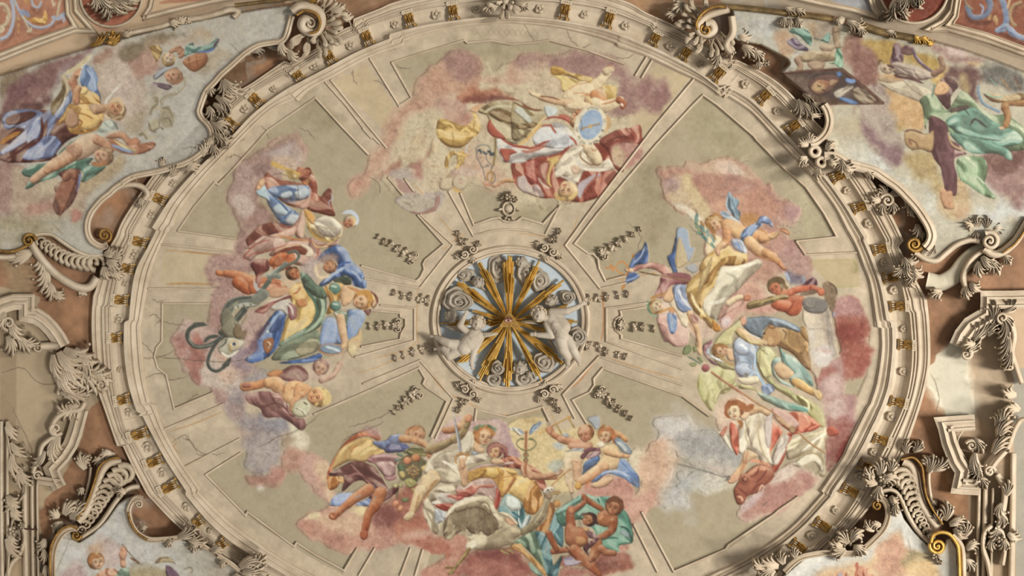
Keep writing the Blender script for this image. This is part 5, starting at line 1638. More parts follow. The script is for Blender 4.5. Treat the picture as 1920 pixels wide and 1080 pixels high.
run("""
@ 0 0 1
L -.4 -.8
= corner_tl ground : pale grey plaster sky of the upper left corner fresco
q b2aca0 0|"""+FIELDS['tl']+"""
c b8b4ac 30 .8|300,330 400,200 540,60 470,60 340,240 200,400
c 9c8c68 10 .7|0,420 60,400 140,395 100,420 20,440
= corner_tl cloud : mauve and tan painted clouds of the upper left corner fresco
@ 0 80 4.909
c 84705a 14 1|0,310 260,200 440,150 460,200 320,330 120,420 0,560
c b8b4a8 14 .8|260,200 420,150 440,180 340,260 270,270
c 8a6260 16 1|0,520 160,350 300,300 440,180 640,110 840,40 840,90 700,230 560,290 520,400 420,520 260,600 140,620 0,700
c 7a5254 14 .8|100,400 280,310 320,330 200,470 60,560
c a08c8c 14 .7|540,240 640,160 740,160 600,260 480,420
c 6c4844 20 1|0,620 260,560 440,480 480,560 300,680 60,840 0,860
c b8a494 24 1|830,200 960,60 1120,60 1220,280 1340,330 1380,440 1330,700 1200,820 1060,720 900,620 860,420
c c4b0a4 24 .9|960,300 1120,200 1300,360 1240,560 1080,640 980,480
c a07868 14 .8|820,180 900,110 1000,80 900,190
c 7c6c58 18 .9|1130,60 1300,0 1500,-20 1300,80 1180,160
c b48878 18 .9|1200,180 1340,60 1420,140 1400,280 1280,300 1220,260
c a89880 18 .8|1140,780 1330,600 1400,440 1480,460 1360,620 1320,760 1220,830
@ 200 20 3.858
c b0887a 14 .9|180,390 320,280 400,400 340,470 220,480
c b0987c 14 .8|600,140 740,140 750,200 640,200
c 7c6c54 14 .8|120,290 250,220 420,160 560,180 300,250 160,340
c b89880 14 .7|300,240 560,190 640,220 400,260
c b09c80 16 .7|700,300 860,280 880,330 740,450 660,430
@ 0 220 3.857
c a07c74 16 1|-80,370 150,350 170,480 120,640 -80,680
c b49c88 18 1|120,380 400,480 560,440 640,560 560,700 300,720 100,690
c b8887c 14 .9|200,640 380,600 400,660 240,690
c c0b094 14 .8|280,480 400,470 400,540 300,560
c b09878 18 .9|560,470 760,380 860,280 880,320 780,440 640,560
c b47c70 6 1|510,740 530,660 580,680 580,730 540,760
= corner_tl figure : man in golden shirt with violet and blue cloak, reaching one hand to a pale scroll
@ 0 80 4.909
d 6c4038 30 -40 60 .7|0,760 260,640 440,620 560,700 700,800 720,850 620,900 520,1000 480,1080 0,1080
d 7484ac 20 -40 40 .6|20,720 60,640 260,610 400,650 300,740 140,780 50,790
d 6c443c 12 -40 40 .5|70,680 260,630 330,660 200,740 60,750
d a0a8c8 20 -45 30 .6|140,770 400,650 470,610 460,680 300,860 160,960 0,1040 0,1000 100,920 220,800
d 8494bc 20 -60 40 .7|250,800 380,700 360,880 260,940
d 7c8cb8 26 -40 40 .7|200,1060 380,880 480,850 550,900 550,960 460,1060
d 8898c4 20 -60 40 .6|430,880 440,720 470,660 520,700 440,860
s 5c2c28 26|380,680 380,860 240,980
s 5c2c28 24|60,1070 200,980 330,880
s b87838 40|0,930 80,870 180,820
d 7c6444 20 -60 30 .6|470,560 560,440 570,320 620,360 600,480 520,640 480,660
p c0b090 14|560,310 600,290 640,360 640,450 600,500 600,400
d 8898bc 20 -60 30 .6|500,660 600,520 640,440 670,480 640,580 560,700
s c8b894 40|600,280 700,230 840,110
s d8ccb0 12|640,300 760,210 850,100
s e0dcd0 10|600,480 580,560 530,640
l c08c70 60 60|650,360 700,290 740,260
p cc9478 12|680,300 700,260 740,230 750,280 720,310
s ece4d8 8|720,360 750,240 790,190
d bl 30 80 50 .6|760,220 820,210 860,240 900,330 890,390 920,480 920,540 840,450 740,380
s a8bcdc 20|800,240 860,340 880,440
l b87c60 70 60|670,350 690,440 700,520
d dcac64 50 50 50 .7|720,430 780,400 820,440 900,480 930,570 950,690 900,790 760,840 640,830 600,730 520,760 590,640 640,560 700,560
p e4bc78 50|760,600 860,640 930,700 880,780 780,800 720,720
s 9c6430 12|720,560 820,555 920,580
s a86c34 12|690,640 780,660 860,700
s a86c34 16|720,700 750,740 680,830
s b0742f 12|650,820 760,830 900,780
p ecd090 24|720,440 780,410 810,440 770,480 730,470
p b88c70 26|610,660 660,600 720,690 710,760 640,780 600,740
p c09c7c 24|820,570 900,560 940,600 880,650 830,620
l c08c68 70 60|700,540 700,460 720,420
p c08464 16|680,540 700,480 730,520 720,570
l bc9070 80 80|880,620 980,600 1000,640
h c89470 c4a47c 84 120 -.3|1060,610
s d0b490 34|1010,540 1090,520 1130,580
s ccb898 26|960,660 990,690 1000,700
s d0b490 20|1130,570 1130,620 1100,650
s dcd8cc 22 .8|960,570 1000,500 1120,370
d a8b4a8 24 60 30 .5|900,810 960,720 1040,720 1085,800 1000,850 920,900 880,850
l c08c70 70 56|1000,850 1120,850 1190,920
p bc8064 14|1170,900 1240,870 1290,910 1240,950 1190,950
s c4bcae 30 .8|900,900 1000,830 1100,800
d b4785c 24 20 30 .5|960,940 1040,880 1160,940 1280,930 1400,910 1430,940 1360,1000 1230,1030 1080,1000
d d4c08c 10 20 20 .4|1040,890 1160,950 1250,990 1220,1010 1120,960
d 8898b8 10 20 20 .4|1000,930 1100,950 1240,1010 1120,1000
= corner_tl putto : nude putto lying on green drapery, brown wing below
@ 0 220 3.857
d 6c9480 20 -40 40 .7|160,380 260,340 380,320 440,240 560,140 500,220 400,330 660,290 640,340 760,340 740,380 620,460 580,460 600,400 520,370 380,440 280,470 220,510 180,510 220,440 170,420
s 9cbcA4 12|200,480 280,400 380,340
s 44705c 14|180,410 280,370 360,330
s 44705c 12|420,410 520,350 620,310
p ccac90 70|560,150 680,110 740,180 700,240 600,300 500,310 470,240
l cc9c80 110 80|540,240 460,300 400,330
l cca084 80 56|400,330 320,390 240,450
l c49070 80 60|520,280 420,340 340,380
l c08c70 70 60|700,160 760,190 790,240
s b07860 14|540,180 520,260 540,280
h d0a488 b08c6c 66 125 .3|735,275
s a8704c 34|660,330 720,340 770,320
c b4846c 4 .9|480,200 560,220 540,260 490,250
d 84584c 20 70 30 .7|420,400 520,370 580,390 570,500 520,620 440,700 400,690 380,630 400,560 390,500 450,450
w 9c6450 7|460,450 510,400 550,430 430,690
s 7480b0 16|580,400 570,460 550,540
s 6c3c34 12|550,380 555,480 530,600
= corner_tl cherubs : three winged cherub heads painted near the shell scroll
@ 200 20 3.858
d b49058 12 60 20 .6|310,260 370,250 400,290 360,370 340,330
h d4c0a8 c0a070 50 200 0|450,340
w b88468 5|480,280 530,260 560,300 520,330
d 6c9488 10 -20 20 .6|560,330 570,260 620,230 640,260 740,240 790,200 810,220 780,270 700,300 640,300 580,320
s 5870a8 16|650,300 740,290 780,270
s 5c4450 16|770,260 800,220 810,205
s 5c8478 10|580,310 600,260
p a86c4c 40|550,360 640,310 720,310 720,380 640,440 580,410
s 8c5038 8|590,330 600,400
s 8c5038 8|640,320 660,420
s c08c68 10|570,380 640,350 700,340
d 908c90 10 -30 20 .6|340,460 400,410 520,410 440,430 380,480 340,500
h cc9c80 b88c70 60 110 .2|470,470
s 9c6c50 26 .8|480,520 520,510 560,480
d 84707c 10 10 20 .6|370,520 440,530 470,550 440,570 390,560 330,520
s a4b0bc 14|340,490 400,440 480,400
s b08c90 12 .8|310,570 340,530 370,540
= corner_tl scroll : painted grey stone scroll ornament with shell ends
@ 200 20 3.858
t 94886c 22|350,640 360,670 330,700 310,740
s b4a88c 20|330,720 380,700 400,760 360,800
s 8c8068 14|330,630 365,630 370,670
c 9c9078 5 1|390,740 400,700 450,690 480,730 490,790 450,850 400,840 380,800
s 7c705a 10|400,700 450,710 470,760
s 7c705a 10|410,780 450,780 470,840
s 6c604c 10|390,840 410,860
p b0a488 20 .9|300,820 340,780 380,800 380,850 330,870 300,860
s 7c705a 10|300,800 320,860 360,880
s 8c8068 10|390,690 400,630 500,590
t a89c84 12|400,680 420,630 500,600 560,540 560,480
s 8c8068 24|230,900 270,890 290,930
s b4a890 20|220,880 270,870 310,920 360,900
""")
run("""
@ 0 0 1
L .3 -.8
= corner_tr ground : worn grey plaster field of the upper right corner fresco
q b0a894 0|"""+FIELDS['tr']+"""
c b4b4ae 20 .9|1372,22 1460,40 1480,90 1430,85 1380,70
c c8c4b4 14 .9|1560,240 1580,300 1640,310 1580,270
c b8b4a4 24 .8|1580,300 1700,360 1760,440 1900,420 1920,380 1800,400 1660,300
c c4c8c4 14 .7|1600,260 1660,310 1720,370 1700,360 1640,310
c c4ccd0 16 .7|1820,380 1880,370 1920,390 1900,420 1840,420
c b0946c 16 .6|1560,210 1620,200 1640,240 1580,250
= corner_tr cloud : wine, lilac and ochre painted clouds of the upper right corner fresco
@ 1360 10 4.909
c b08c70 14 .9|450,260 560,210 620,300 600,440 520,470 470,360
c a08468 14 .9|740,160 840,180 900,260 840,300 780,240
c a49484 14 .8|860,150 1000,170 1060,260 1000,380 880,330
c 8c6254 12 1|1070,370 1120,270 1250,290 1280,400 1400,420 1420,640 1400,720 1220,680 1160,540 1080,500
c 9c7468 14 .8|1060,400 1180,380 1280,560 1200,620 1080,520
c a88a54 12 1|1260,330 1571,320 1571,560 1440,540 1400,440 1280,400
c a08c84 14 1|1240,700 1440,700 1500,800 1540,1080 1260,1080 1220,900 1460,890
@ 1600 60 4.909
c 8c6258 12 1|-20,40 80,100 220,180 240,440 160,490 0,420
c ac8c4c 14 1|80,90 360,90 560,180 760,220 820,340 740,460 560,300 360,290 240,260 200,180
c c08c5c 12 .9|230,380 380,380 440,440 260,430
c a89488 16 1|40,680 280,660 340,700 380,900 460,960 440,1080 160,1080 60,780
c 9c8470 12 .9|-20,660 60,680 40,760 -20,800
c c0986c 16 1|300,520 480,560 640,640 650,860 600,920 480,900 420,920 360,860 330,640
c a88c54 14 .9|370,840 480,860 440,930 400,920
c a08078 14 1|700,100 860,120 1100,200 1200,260 1100,320 900,280 760,200
c d0bcb4 12 .8|860,140 1000,170 1100,220 1000,240 900,210
c c09c6c 10 .9|1040,260 1180,280 1180,320 1060,310
c 6c6860 16 1|1160,300 1380,310 1571,400 1571,560 1300,500 1160,440
c 6c4c48 16 1|800,440 900,320 1120,300 1200,420 1140,540 1160,660 1060,640 960,480
c a48c64 10 .9|960,380 1040,380 1080,520 1040,600 980,500
c d8b470 14 .8|820,300 860,340 820,420 740,440 780,380
@ 1540 220 3.858
c 86666a 12 1|280,20 360,60 480,100 600,220 580,370 520,360 400,220 300,100
c a49488 16 1|300,-20 500,-20 560,100 600,240 500,200 360,80
c ac9468 16 1|580,280 680,240 820,250 860,380 880,540 760,480 640,400
c b89c78 14 1|880,500 1000,460 1080,560 1100,660 1040,720 940,740 860,660
c b48c70 12 .7|1000,640 1090,640 1080,700 980,740
c 94706c 14 1|1180,280 1460,160 1460,640 1300,560 1180,400
c 745048 12 .9|1380,260 1460,170 1460,320 1320,400 1180,300
= corner_tr angel : painted flying figure with green wings and violet sash holding the portrait
@ 1360 10 4.909
d 649484 14 20 30 .7|585,240 640,205 740,220 790,280 790,370 740,340 680,280
d 649484 10 40 24 .7|800,290 880,310 940,250 960,270 950,340 890,330
d 6c5c74 14 20 24 .7|560,330 640,300 700,350 760,400 740,420 640,400
l a48c70 70 60|1010,220 1020,300 1030,370
p a0866c 20|990,200 1020,180 1060,230 1000,250
p b09a80 40|860,380 920,350 1010,370 980,420 900,420
d a08868 24 10 30 .5|640,480 760,420 900,420 1020,420 1010,500 860,520 720,520
s 7c6450 8|700,510 860,490 1000,480
l 9c7c64 60 50|660,500 690,560 660,620
p a88c74 24|750,530 830,510 910,530 900,580 800,590
d 649c7c 12 80 24 .7|1010,430 1040,390 1075,450 1080,560 1040,570 1010,540 940,530 1000,520
= corner_tr portrait : dark diamond shaped portrait of a woman with blue shawl in a brown frame
q 60483c 0|500,620 1080,575 1465,890 1460,910 890,915
q 50403a 0|520,640 1070,600 1400,890 900,905
c 6c564a 16 .9|560,640 760,660 780,780 640,720
s 4c2c24 24|500,628 780,600 1080,582
s 6c4438 12|1080,585 1280,740 1460,900
s 4c2c24 14|1060,600 1260,760 1440,900
s 7c5c4c 7|510,620 1080,572
s 6c4030 10|900,908 1200,902 1460,905
p 6c4c44 20|760,740 800,680 900,640 1000,640 1050,690 1000,760 900,820 820,820
p b4916c 36|790,750 840,690 920,690 960,720 900,790 850,810 800,790
c a0604c 6 .8|850,700 940,690 980,720 920,740
s 3c241c 9|845,730 860,745 880,740
s 3c241c 8|880,780 900,775 910,790
s 8c4c3c 8|910,740 930,755
p a88468 16|950,700 990,680 1030,700 960,750
p 5878ac 10|1015,620 1050,610 1070,640 1040,660
s 6c8cc0 40|1110,680 1150,695 1190,695
d 94887c 10 -30 20 .7|1000,790 1120,740 1180,740 1140,800 1060,850 1010,840
s c8c0b0 8|1020,800 1130,745
s c8c0b0 8|1040,830 1140,770
p 5c80b8 10|1040,850 1120,850 1220,900 1140,905
d 84705c 20 30 30 .6|1160,800 1240,750 1380,860 1380,895 1260,900
c 5c4434 8 .9|820,840 1000,860 1060,900 880,900
= corner_tr figure : painted reclining woman with violet ribbon among ochre clouds
@ 1600 60 4.909
d 6c4c54 12 60 24 .7|350,200 370,110 410,95 440,130 460,240 440,280 340,290
s 988a94 12|400,130 420,200 380,240
d 7c5858 10 20 20 .6|430,180 460,130 520,120 560,190 500,210
t 6c5460 30|540,150 580,240 650,310 730,370
s a89cb0 10|570,210 640,290
d 9c887c 30 30 30 .5|340,300 400,270 480,290 600,320 740,380 780,400 700,430 600,440 480,400 380,380
s c8bcb0 8|470,340 600,380
s c8bcb0 8|560,350 640,390
s c8bcb0 8|410,330 500,390
l 94705c 60 50|740,380 820,330 800,240
p b49c84 36|240,320 270,290 350,310 380,350 320,385 260,360
s 4c342c 10|275,330 290,345 290,325
s 4c342c 10|325,340 350,345
s 6c4c34 20|240,300 230,270 260,260
s 5c4038 24|310,300 350,320 370,330
l a08468 44 36|250,430 350,460 450,450
s 5c3c38 26|370,390 420,410 540,430 640,470
d c0b49c 20 30 40 .4|220,450 340,470 450,450 600,490 720,540 700,600 620,640 480,590 330,530
s 8c7c64 10|460,450 560,540 640,590
= corner_tr figure : painted seated figure in sea green robe with wine red mantle
d 6c4c4c 20 60 30 .6|800,440 900,420 960,500 900,580 880,720 780,620 740,560 820,540
d 7c9470 50 40 60 .7|610,620 720,560 760,580 860,720 1000,540 1160,680 1280,760 1400,760 1500,820 1571,900 1571,1080 1100,1080 860,900 700,800 660,900 640,720
d 74a08c 40 10 60 .7|850,820 960,740 1100,690 1200,760 1360,860 1480,900 1560,1000 1400,1060 1180,980 980,940
s 4c5c48 14|860,740 980,680 1080,780
s 4c5c4c 12|920,930 1120,970 1360,1000
s 4c4440 20|1070,860 1120,800 1230,880
s a8b09c 14|900,960 1100,1000 1300,1040
p 6c9484 10 .9|720,560 740,480 760,500 720,600
p d0a47c 16|740,560 760,480 820,450 880,500 860,560 780,580
s ac7c58 8|800,470 840,520 800,560
s d8b890 10|770,500 820,470
p 5c4840 12 .9|900,700 1040,670 1060,700 900,740
t 7890a4 26|1150,500 1150,560 1200,660 1340,730
l ac7c50 90 70|1560,640 1420,640 1390,700
l a07048 70 56|1395,690 1420,780 1400,860
s c8a080 26|1340,880 1390,880
d 9c7c54 20 30 30 .7|1200,560 1400,580 1560,560 1571,620 1400,640 1280,640
s 88ac98 14|1200,560 1300,600 1380,590
s 7c9c8c 10|1250,420 1330,500
s 947450 16|1360,420 1440,540
s 6c5448 20|1480,400 1540,540
d 7c5058 40 80 50 .7|690,820 740,780 860,850 880,980 1040,1080 680,1100 720,960
@ 1540 220 3.858
d 7c5458 40 80 50 .7|780,0 880,30 920,130 950,220 1050,260 960,300 980,440 970,560 900,540 880,460 860,360 800,260
s b0946c 14|910,110 950,200 1040,240
d 74a08a 30 30 50 .7|930,110 1100,140 1240,180 1360,240 1370,310 1260,260 1100,260 1000,200
d 7c9c74 30 60 40 .7|980,300 1100,280 1180,300 1200,400 1180,480 1260,580 1180,570 1080,500 1000,440
s c0ccb4 10|1120,420 1180,480
p ac8c64 30|600,110 660,90 760,120 810,100 800,240 720,230 640,230 600,170
s 6c4c38 14|600,100 660,90 740,120
s 7c5840 12|620,150 680,180 700,230
s 8c5c48 16|630,160 650,200
l c08c68 50 40|880,540 890,600 900,640
p bc8c6c 20|860,560 940,530 950,600 960,660 890,650
s a87454 6|890,600 885,640
s a87454 6|920,600 930,650
""")
run("""
@ 0 0 1
= corner_bl ground : pale blue white plaster field of the lower left corner fresco
q bab6ac 0|"""+FIELDS['bl']+"""
c c4c4c0 24 .9|110,1010 200,990 230,950 240,1000 300,1040 200,1080 110,1090
c 988c78 12 .8|360,1030 420,1050 450,1090 400,1080
= corner_bl cloud : faint pink painted cloud behind the red haired putto
@ 60 880 4.364
c c4aca4 20 .9|450,640 560,570 660,620 720,700 660,780 540,760 460,700
c b89c9c 14 .9|240,860 320,770 400,760 450,840 420,900 240,920
c c8a488 12 .8|460,620 540,610 560,660 480,670
c a49470 16 .9|820,820 1000,790 1120,860 1100,920 820,920
c c8b4b0 12 .8|640,640 720,640 740,720 680,740
= corner_bl putto : red haired putto in green sleeve raising a feather pen
h d8b494 c08858 70 -10 .4|530,760
s b87848 30|470,770 490,720 560,715
d c88c70 20 60 24 .6|520,860 600,810 690,820 700,900 520,900
d 84a48c 16 60 24 .7|690,850 740,800 780,800 800,873 800,910 700,910
l d8a488 50 44|745,780 740,720 745,680
p d8a084 20|710,690 730,630 770,630 775,680 750,740 720,720
s b07058 7|730,640 740,680
t 7c6048 8|735,610 800,690 880,770
s 7c5c44 18|800,720 850,750 880,772
d a89470 12 -30 20 .6|1000,770 1040,720 1120,720 1180,780 1140,760 1060,760
s 8c7c5c 10|1240,820 1290,800 1310,830 1280,850
d 8c6c84 10 60 14 .6|1090,790 1140,800 1200,870 1110,880
= corner_br ground : white plaster field of the lower right corner fresco
@ 0 0 1
q c4c2b8 0|"""+FIELDS['br']+"""
c cccac4 20 .9|1480,1080 1560,1040 1660,1000 1690,980 1720,1030 1640,1060
= corner_br cloud : orange and rose painted clouds of the lower right corner fresco
@ 1420 880 4.364
c d4b08c 20 1|520,860 760,720 900,740 1000,620 1120,540 1200,640 1280,700 1400,760 1500,873 1500,950 500,950
c c89480 18 .9|1000,640 1100,560 1180,620 1180,720 1080,760 1000,740
c 9c8c68 14 .9|1200,740 1280,680 1400,720 1240,800
c d4b080 14 .9|1220,790 1320,740 1420,780 1460,860 1300,860 1240,830
c c89480 14 .8|960,780 1120,780 1200,860 1000,900
= corner_br figure : small red robed painted figures among orange clouds
d c07858 20 60 24 .7|640,860 690,820 730,840 720,900 640,910
p a8a8b4 12 .9|650,870 680,840 690,880
d b8604c 16 80 24 .8|810,800 860,790 900,800 900,840 960,873 960,920 800,920
s b8604c 20|800,800 815,770 810,850
s d4906c 12|830,830 870,800
""")
_c = np.array([0]+[1 if v[0].startswith('corner') else 0 for v in IDS.values()], bool)[IDB]
for _p in FIELDS.values():                       # nothing of a corner fresco outside its own field
    _x, _y, _w2, _h2 = box(nums(_p), 2); _c[_y:_y+_h2, _x:_x+_w2] &= sdf(nums(_p), _x+X0, _y+Y0, _w2, _h2) > 0
CAN[_c] = CAN0[_c]; IDB[_c] = 0
# arch panels in the two upper corners
run("""
L .2 -.8
= arch_tl panel : pink painted arch panel with blue and ochre leaf scrolls
@ 0 0 6
q b87a62 0|-400,760 0,606 850,296 790,200 740,60 720,-300 -400,-300
c a86c58 20 .6|0,300 300,100 600,100 500,300 200,400
s 8c5844 50 .6|0,520 120,400 170,200
s 8c5844 44 .6|300,380 480,390 640,260 720,240
s 8c5844 40 .6|340,80 420,140 470,60
t a8b0c0 30|130,-60 230,150 330,270 450,310 560,280 620,210 720,170
s 7c88a4 8|240,180 340,290 450,320 570,290
s 8c94b0 60|210,120 290,150 310,180
s a8b0c4 50|580,190 660,200 730,140
s a8b0c4 26|690,160 720,200 710,250
t a8b0c0 26|350,-20 370,60 430,80 460,20
t a8b0c4 40|0,440 80,400 130,300 150,160 120,-30
t c8b498 40|-20,40 60,60 100,160 70,260 20,300 0,360
s d4c4a8 20|0,280 40,320 20,360
s e0d0b0 16|20,90 80,140 70,220
s 9c7c60 10|-10,80 60,110 90,180
d d8a050 20 30 30 .6|340,210 400,190 470,200 490,120 520,130 530,220 500,270 400,260
s ecc888 14|390,210 460,220 500,180
s c08844 20|270,170 320,220 400,250
e cca060 16 22 0 14|200,215
e cca060 14 26 0 12|205,290
s cca060 18|200,340 205,370
t c8b498 24|250,190 300,280 330,350
s c8b498 30|300,350 340,340 350,310
t c8b498 26|640,180 660,60 690,-40
s c8b498 24|580,-20 600,60 620,20
s c08c48 18|260,-20 300,30 330,10
= arch_tl medallion : round red painted ground of the leaf medallion in the upper left arch
e b0604a 340 330 0 0|1250,-45
c b8705a 16 .8|960,100 1100,220 1300,260 1500,120 1400,200 1240,290 1080,240
= arch_tl panel : orange strip of the next arch panel
@ 0 0 3
q b47a60 0|900,10 1160,-90 1700,-90 1300,-10 1060,10 890,22
= arch_tr panel : dark red painted arch panel with blue and ochre leaf scrolls
@ 1620 0 6
q 8c4e3a 0|1080,-300 1085,0 1040,180 950,285 1800,560 2200,720 2200,-300
c 7c4434 20 .6|1050,260 1400,300 1500,400 1200,340
s 5c3428 50 .7|1130,120 1200,230 1330,260 1440,240
s 5c3428 40 .7|1480,360 1600,400 1800,500
t 6c7890 60|1160,80 1210,180 1300,190 1380,150 1420,60 1400,-40
s 8c98b4 24|1300,40 1340,90 1320,150
s 4c5470 12|1360,-20 1390,80 1330,170
s a88058 40|1390,220 1440,180 1480,240
s a88058 30|1460,160 1490,220 1490,280
s 6c3424 14|1440,250 1440,180 1480,150
s c4a880 10|1470,170 1500,240
t 7484a0 70|1540,-40 1580,80 1600,220 1560,330
t 8090ac 60|1500,340 1600,290 1660,370 1800,430
s 4c5470 12|1520,330 1580,310 1620,350 1700,410
s 94a0b8 26|1650,300 1700,360 1740,390
t a88c68 34|1760,20 1680,60 1640,140 1660,240 1700,280
s 6c4c3c 12|1780,40 1710,80 1690,180
s b89c78 26|1640,-20 1610,100
t 8c7c64 20|1130,-20 1160,60 1220,100
s 8c6c50 12|1780,60 1800,80
= arch_tr medallion : round dark red painted ground of the leaf medallion in the upper right arch
e 843c2a 385 384 0 0|560,-130
c 6c2c20 20 .6|640,0 800,-60 760,120 600,200
= arch_tr panel : grey blue strip of the next arch panel in the upper right
q 9c9ca0 0|-500,-60 -100,-120 40,-60 120,130 -60,100 -240,60
""")
S.paint_id = False; S.ox = S.oy = 0; S.s = 1; S.id = 0
ground_cracks()
for s in ("560,100 580,120 575,140", "340,280 360,275 350,300", "430,80 470,120", "100,420 120,440", "1480,60 1500,80 1490,100", "1560,90 1545,120 1520,140 1500,160", "130,1010 110,1060 100,1075", "1700,1010 1710,1050"):
    crack(s, 1.2, .6)
S.paint_id = True
# ---------------------------------------------------------------- materials
def mat(name):
    m = bpy.data.materials.new(name); m.use_nodes = True; nt = m.node_tree; b = nt.nodes['Principled BSDF']; return m, nt, b
def nd(nt, t, **k):
    n = nt.nodes.new(t)
    for a, v in k.items(): setattr(n, a, v)
    return n
def bump(nt, b, scale, strength, dist=.02, detail=4):
    tc = nd(nt, 'ShaderNodeTexCoord'); n = nd(nt, 'ShaderNodeTexNoise'); n.inputs['Scale'].default_value = scale; n.inputs['Detail'].default_value = detail
    nt.links.new(tc.outputs['Object'], n.inputs['Vector'])
    bu = nd(nt, 'ShaderNodeBump'); bu.inputs['Strength'].default_value = strength; bu.inputs['Distance'].default_value = dist
    nt.links.new(n.outputs['Fac'], bu.inputs['Height']); nt.links.new(bu.outputs['Normal'], b.inputs['Normal']); return tc
MFRES, nt, b = mat('painted_plaster')
a = nd(nt, 'ShaderNodeAttribute', attribute_name='paint'); nt.links.new(a.outputs['Color'], b.inputs['Base Color'])
b.inputs['Roughness'].default_value = .8; b.inputs['Specular IOR Level'].default_value = .25; bump(nt, b, 9, .25, .02, 6)
def stucco(name, c0, c1, c2, rough=.75, metal=0., sc=2.5, bs=.3, bscale=40):
    m, nt, b = mat(name)
    tc = bump(nt, b, bscale, bs, .006)
    n = nd(nt, 'ShaderNodeTexNoise'); n.inputs['Scale'].default_value = sc; n.inputs['Detail'].default_value = 8; n.inputs['Roughness'].default_value = .65
    nt.links.new(tc.outputs['Object'], n.inputs['Vector'])
    r = nd(nt, 'ShaderNodeValToRGB'); e = r.color_ramp.elements
    e[0].position = .3; e[1].position = .7; e[0].color = (*(lin(c0)*ALB), 1); e[1].color = (*(lin(c2)*ALB), 1)
    k = e.new(.5); k.color = (*(lin(c1)*ALB), 1)
    nt.links.new(n.outputs['Fac'], r.inputs['Fac']); nt.links.new(r.outputs['Color'], b.inputs['Base Color'])
    b.inputs['Roughness'].default_value = rough; b.inputs['Metallic'].default_value = metal; b.inputs['Specular IOR Level'].default_value = .3
    return m
MST = stucco('stucco', (184, 164, 138), (204, 186, 160), (220, 203, 178))
MSTW = stucco('pale_stucco', (168, 154, 134), (188, 174, 154), (204, 192, 172))
MCLD = stucco('grey_stucco', (146, 134, 118), (172, 160, 142), (192, 180, 162), sc=5)
MSTD = stucco('dusty_stucco', (160, 142, 116), (190, 172, 146), (208, 192, 166), sc=5)
MGOLD = stucco('gilding', (190, 146, 66), (232, 188, 98), (244, 212, 132), .38, .35, 6, .5, 60)
MGOLDD = stucco('worn_gilding', (104, 78, 40), (170, 130, 66), (206, 168, 96), .5, .45, 9, .6, 60)
MBLUE = stucco('blue_grey_plaster', (176, 188, 196), (192, 202, 206), (206, 210, 206), .85)
MREDP = stucco('red_paint', (120, 52, 44), (140, 66, 54), (160, 84, 68), .8)
# ---------------------------------------------------------------- objects
def tag(o, label=None, cat=None, group=None, kind=None):
    if label: o['label'] = label
    if cat: o['category'] = cat
    if group: o['group'] = group
    if kind: o['kind'] = kind
    return o
def mesh(name, V, F, m, parent=None, sm=True):
    me = bpy.data.meshes.new(name); me.from_pydata([tuple(map(float, p)) for p in V], [], [tuple(int(i) for i in f) for f in F]); me.update()
    if sm: me.polygons.foreach_set('use_smooth', np.ones(len(me.polygons), bool))
    me.materials.append(m); o = bpy.data.objects.new(name, me); COL.objects.link(o)
    if parent is not None: o.parent = parent; o.matrix_parent_inverse = parent.matrix_world.inverted() if False else o.matrix_parent_inverse
    return o
def fast_mesh(name, V, F4, m, cols=None, parent=None):
    me = bpy.data.meshes.new(name); nv, nf = len(V), len(F4)
    me.vertices.add(nv); me.vertices.foreach_set('co', np.ascontiguousarray(V, np.float32).ravel())
    me.loops.add(nf*4); me.loops.foreach_set('vertex_index', np.ascontiguousarray(F4, np.int32).ravel())
    me.polygons.add(nf); me.polygons.foreach_set('loop_start', np.arange(0, nf*4, 4, dtype=np.int32))
    me.polygons.foreach_set('use_smooth', np.ones(nf, bool)); me.update(calc_edges=True)
    if cols is not None:
        at = me.color_attributes.new('paint', 'FLOAT_COLOR', 'POINT')
        at.data.foreach_set('color', np.ascontiguousarray(np.c_[cols, np.ones(nv)], np.float32).ravel())
    me.materials.append(m); o = bpy.data.objects.new(name, me); COL.objects.link(o)
    if parent is not None: o.parent = parent
    return o
def empty(name, loc=(0, 0, 0)):
    o = bpy.data.objects.new(name, None); COL.objects.link(o); o.location = loc; o.empty_display_size = .1; return o
STEP = 1.7
CORNER = np.array([0]+[1 if v[0].startswith('corner') else 0 for v in IDS.values()], bool)
def blur(a, n):
    for ax in (0, 1):
        c = np.cumsum(np.insert(a, 0, 0, axis=ax), axis=ax); k = [slice(None)]*2; j = [slice(None)]*2; k[ax] = slice(n, None); j[ax] = slice(None, -n)
        m = (c[tuple(k)]-c[tuple(j)])/n; p = [(0, 0), (0, 0)]; p[ax] = (n//2, n-1-n//2); a = np.pad(m, p, mode='edge')
    return a
_f = (IDB > 0)[..., None]; _l = (CAN*np.array([.3, .56, .14], np.float32)).sum(-1, keepdims=True)*np.array([1.05, 1., .91], np.float32)
_w = (np.clip(.55*N20+.45*N8+.35*M50-.18, 0, 1)*.24)[..., None]                # chalky, worn and brushed surface of the old fresco
_s = np.stack([blur(CAN[..., i], 3) for i in range(3)], -1)
_p = _l+(.6*CAN+.4*_s-_l)*.80
_p = _p*(1+.03*M3+.03*N3+.04*M8)[..., None]; _p = _p+(np.array([.80, .74, .64], np.float32)-_p)*_w
_r = np.clip((_p[..., :1]-_p[..., 2:])*3.5, 0, 1); _p = _p*(1-_r*np.array([.0, .0, .045], np.float32))
CAN = np.where(_f, np.clip(_p, 0, 1), CAN).astype(np.float32)
REL = np.where(IDB > 0, 0, REL)
LIFT = .26                                  # the corner frescoes stand forward of the cornice
REL = (blur(REL, 3)-LIFT*blur(CORNER[IDB].astype(np.float32), 5)).astype(np.float32)
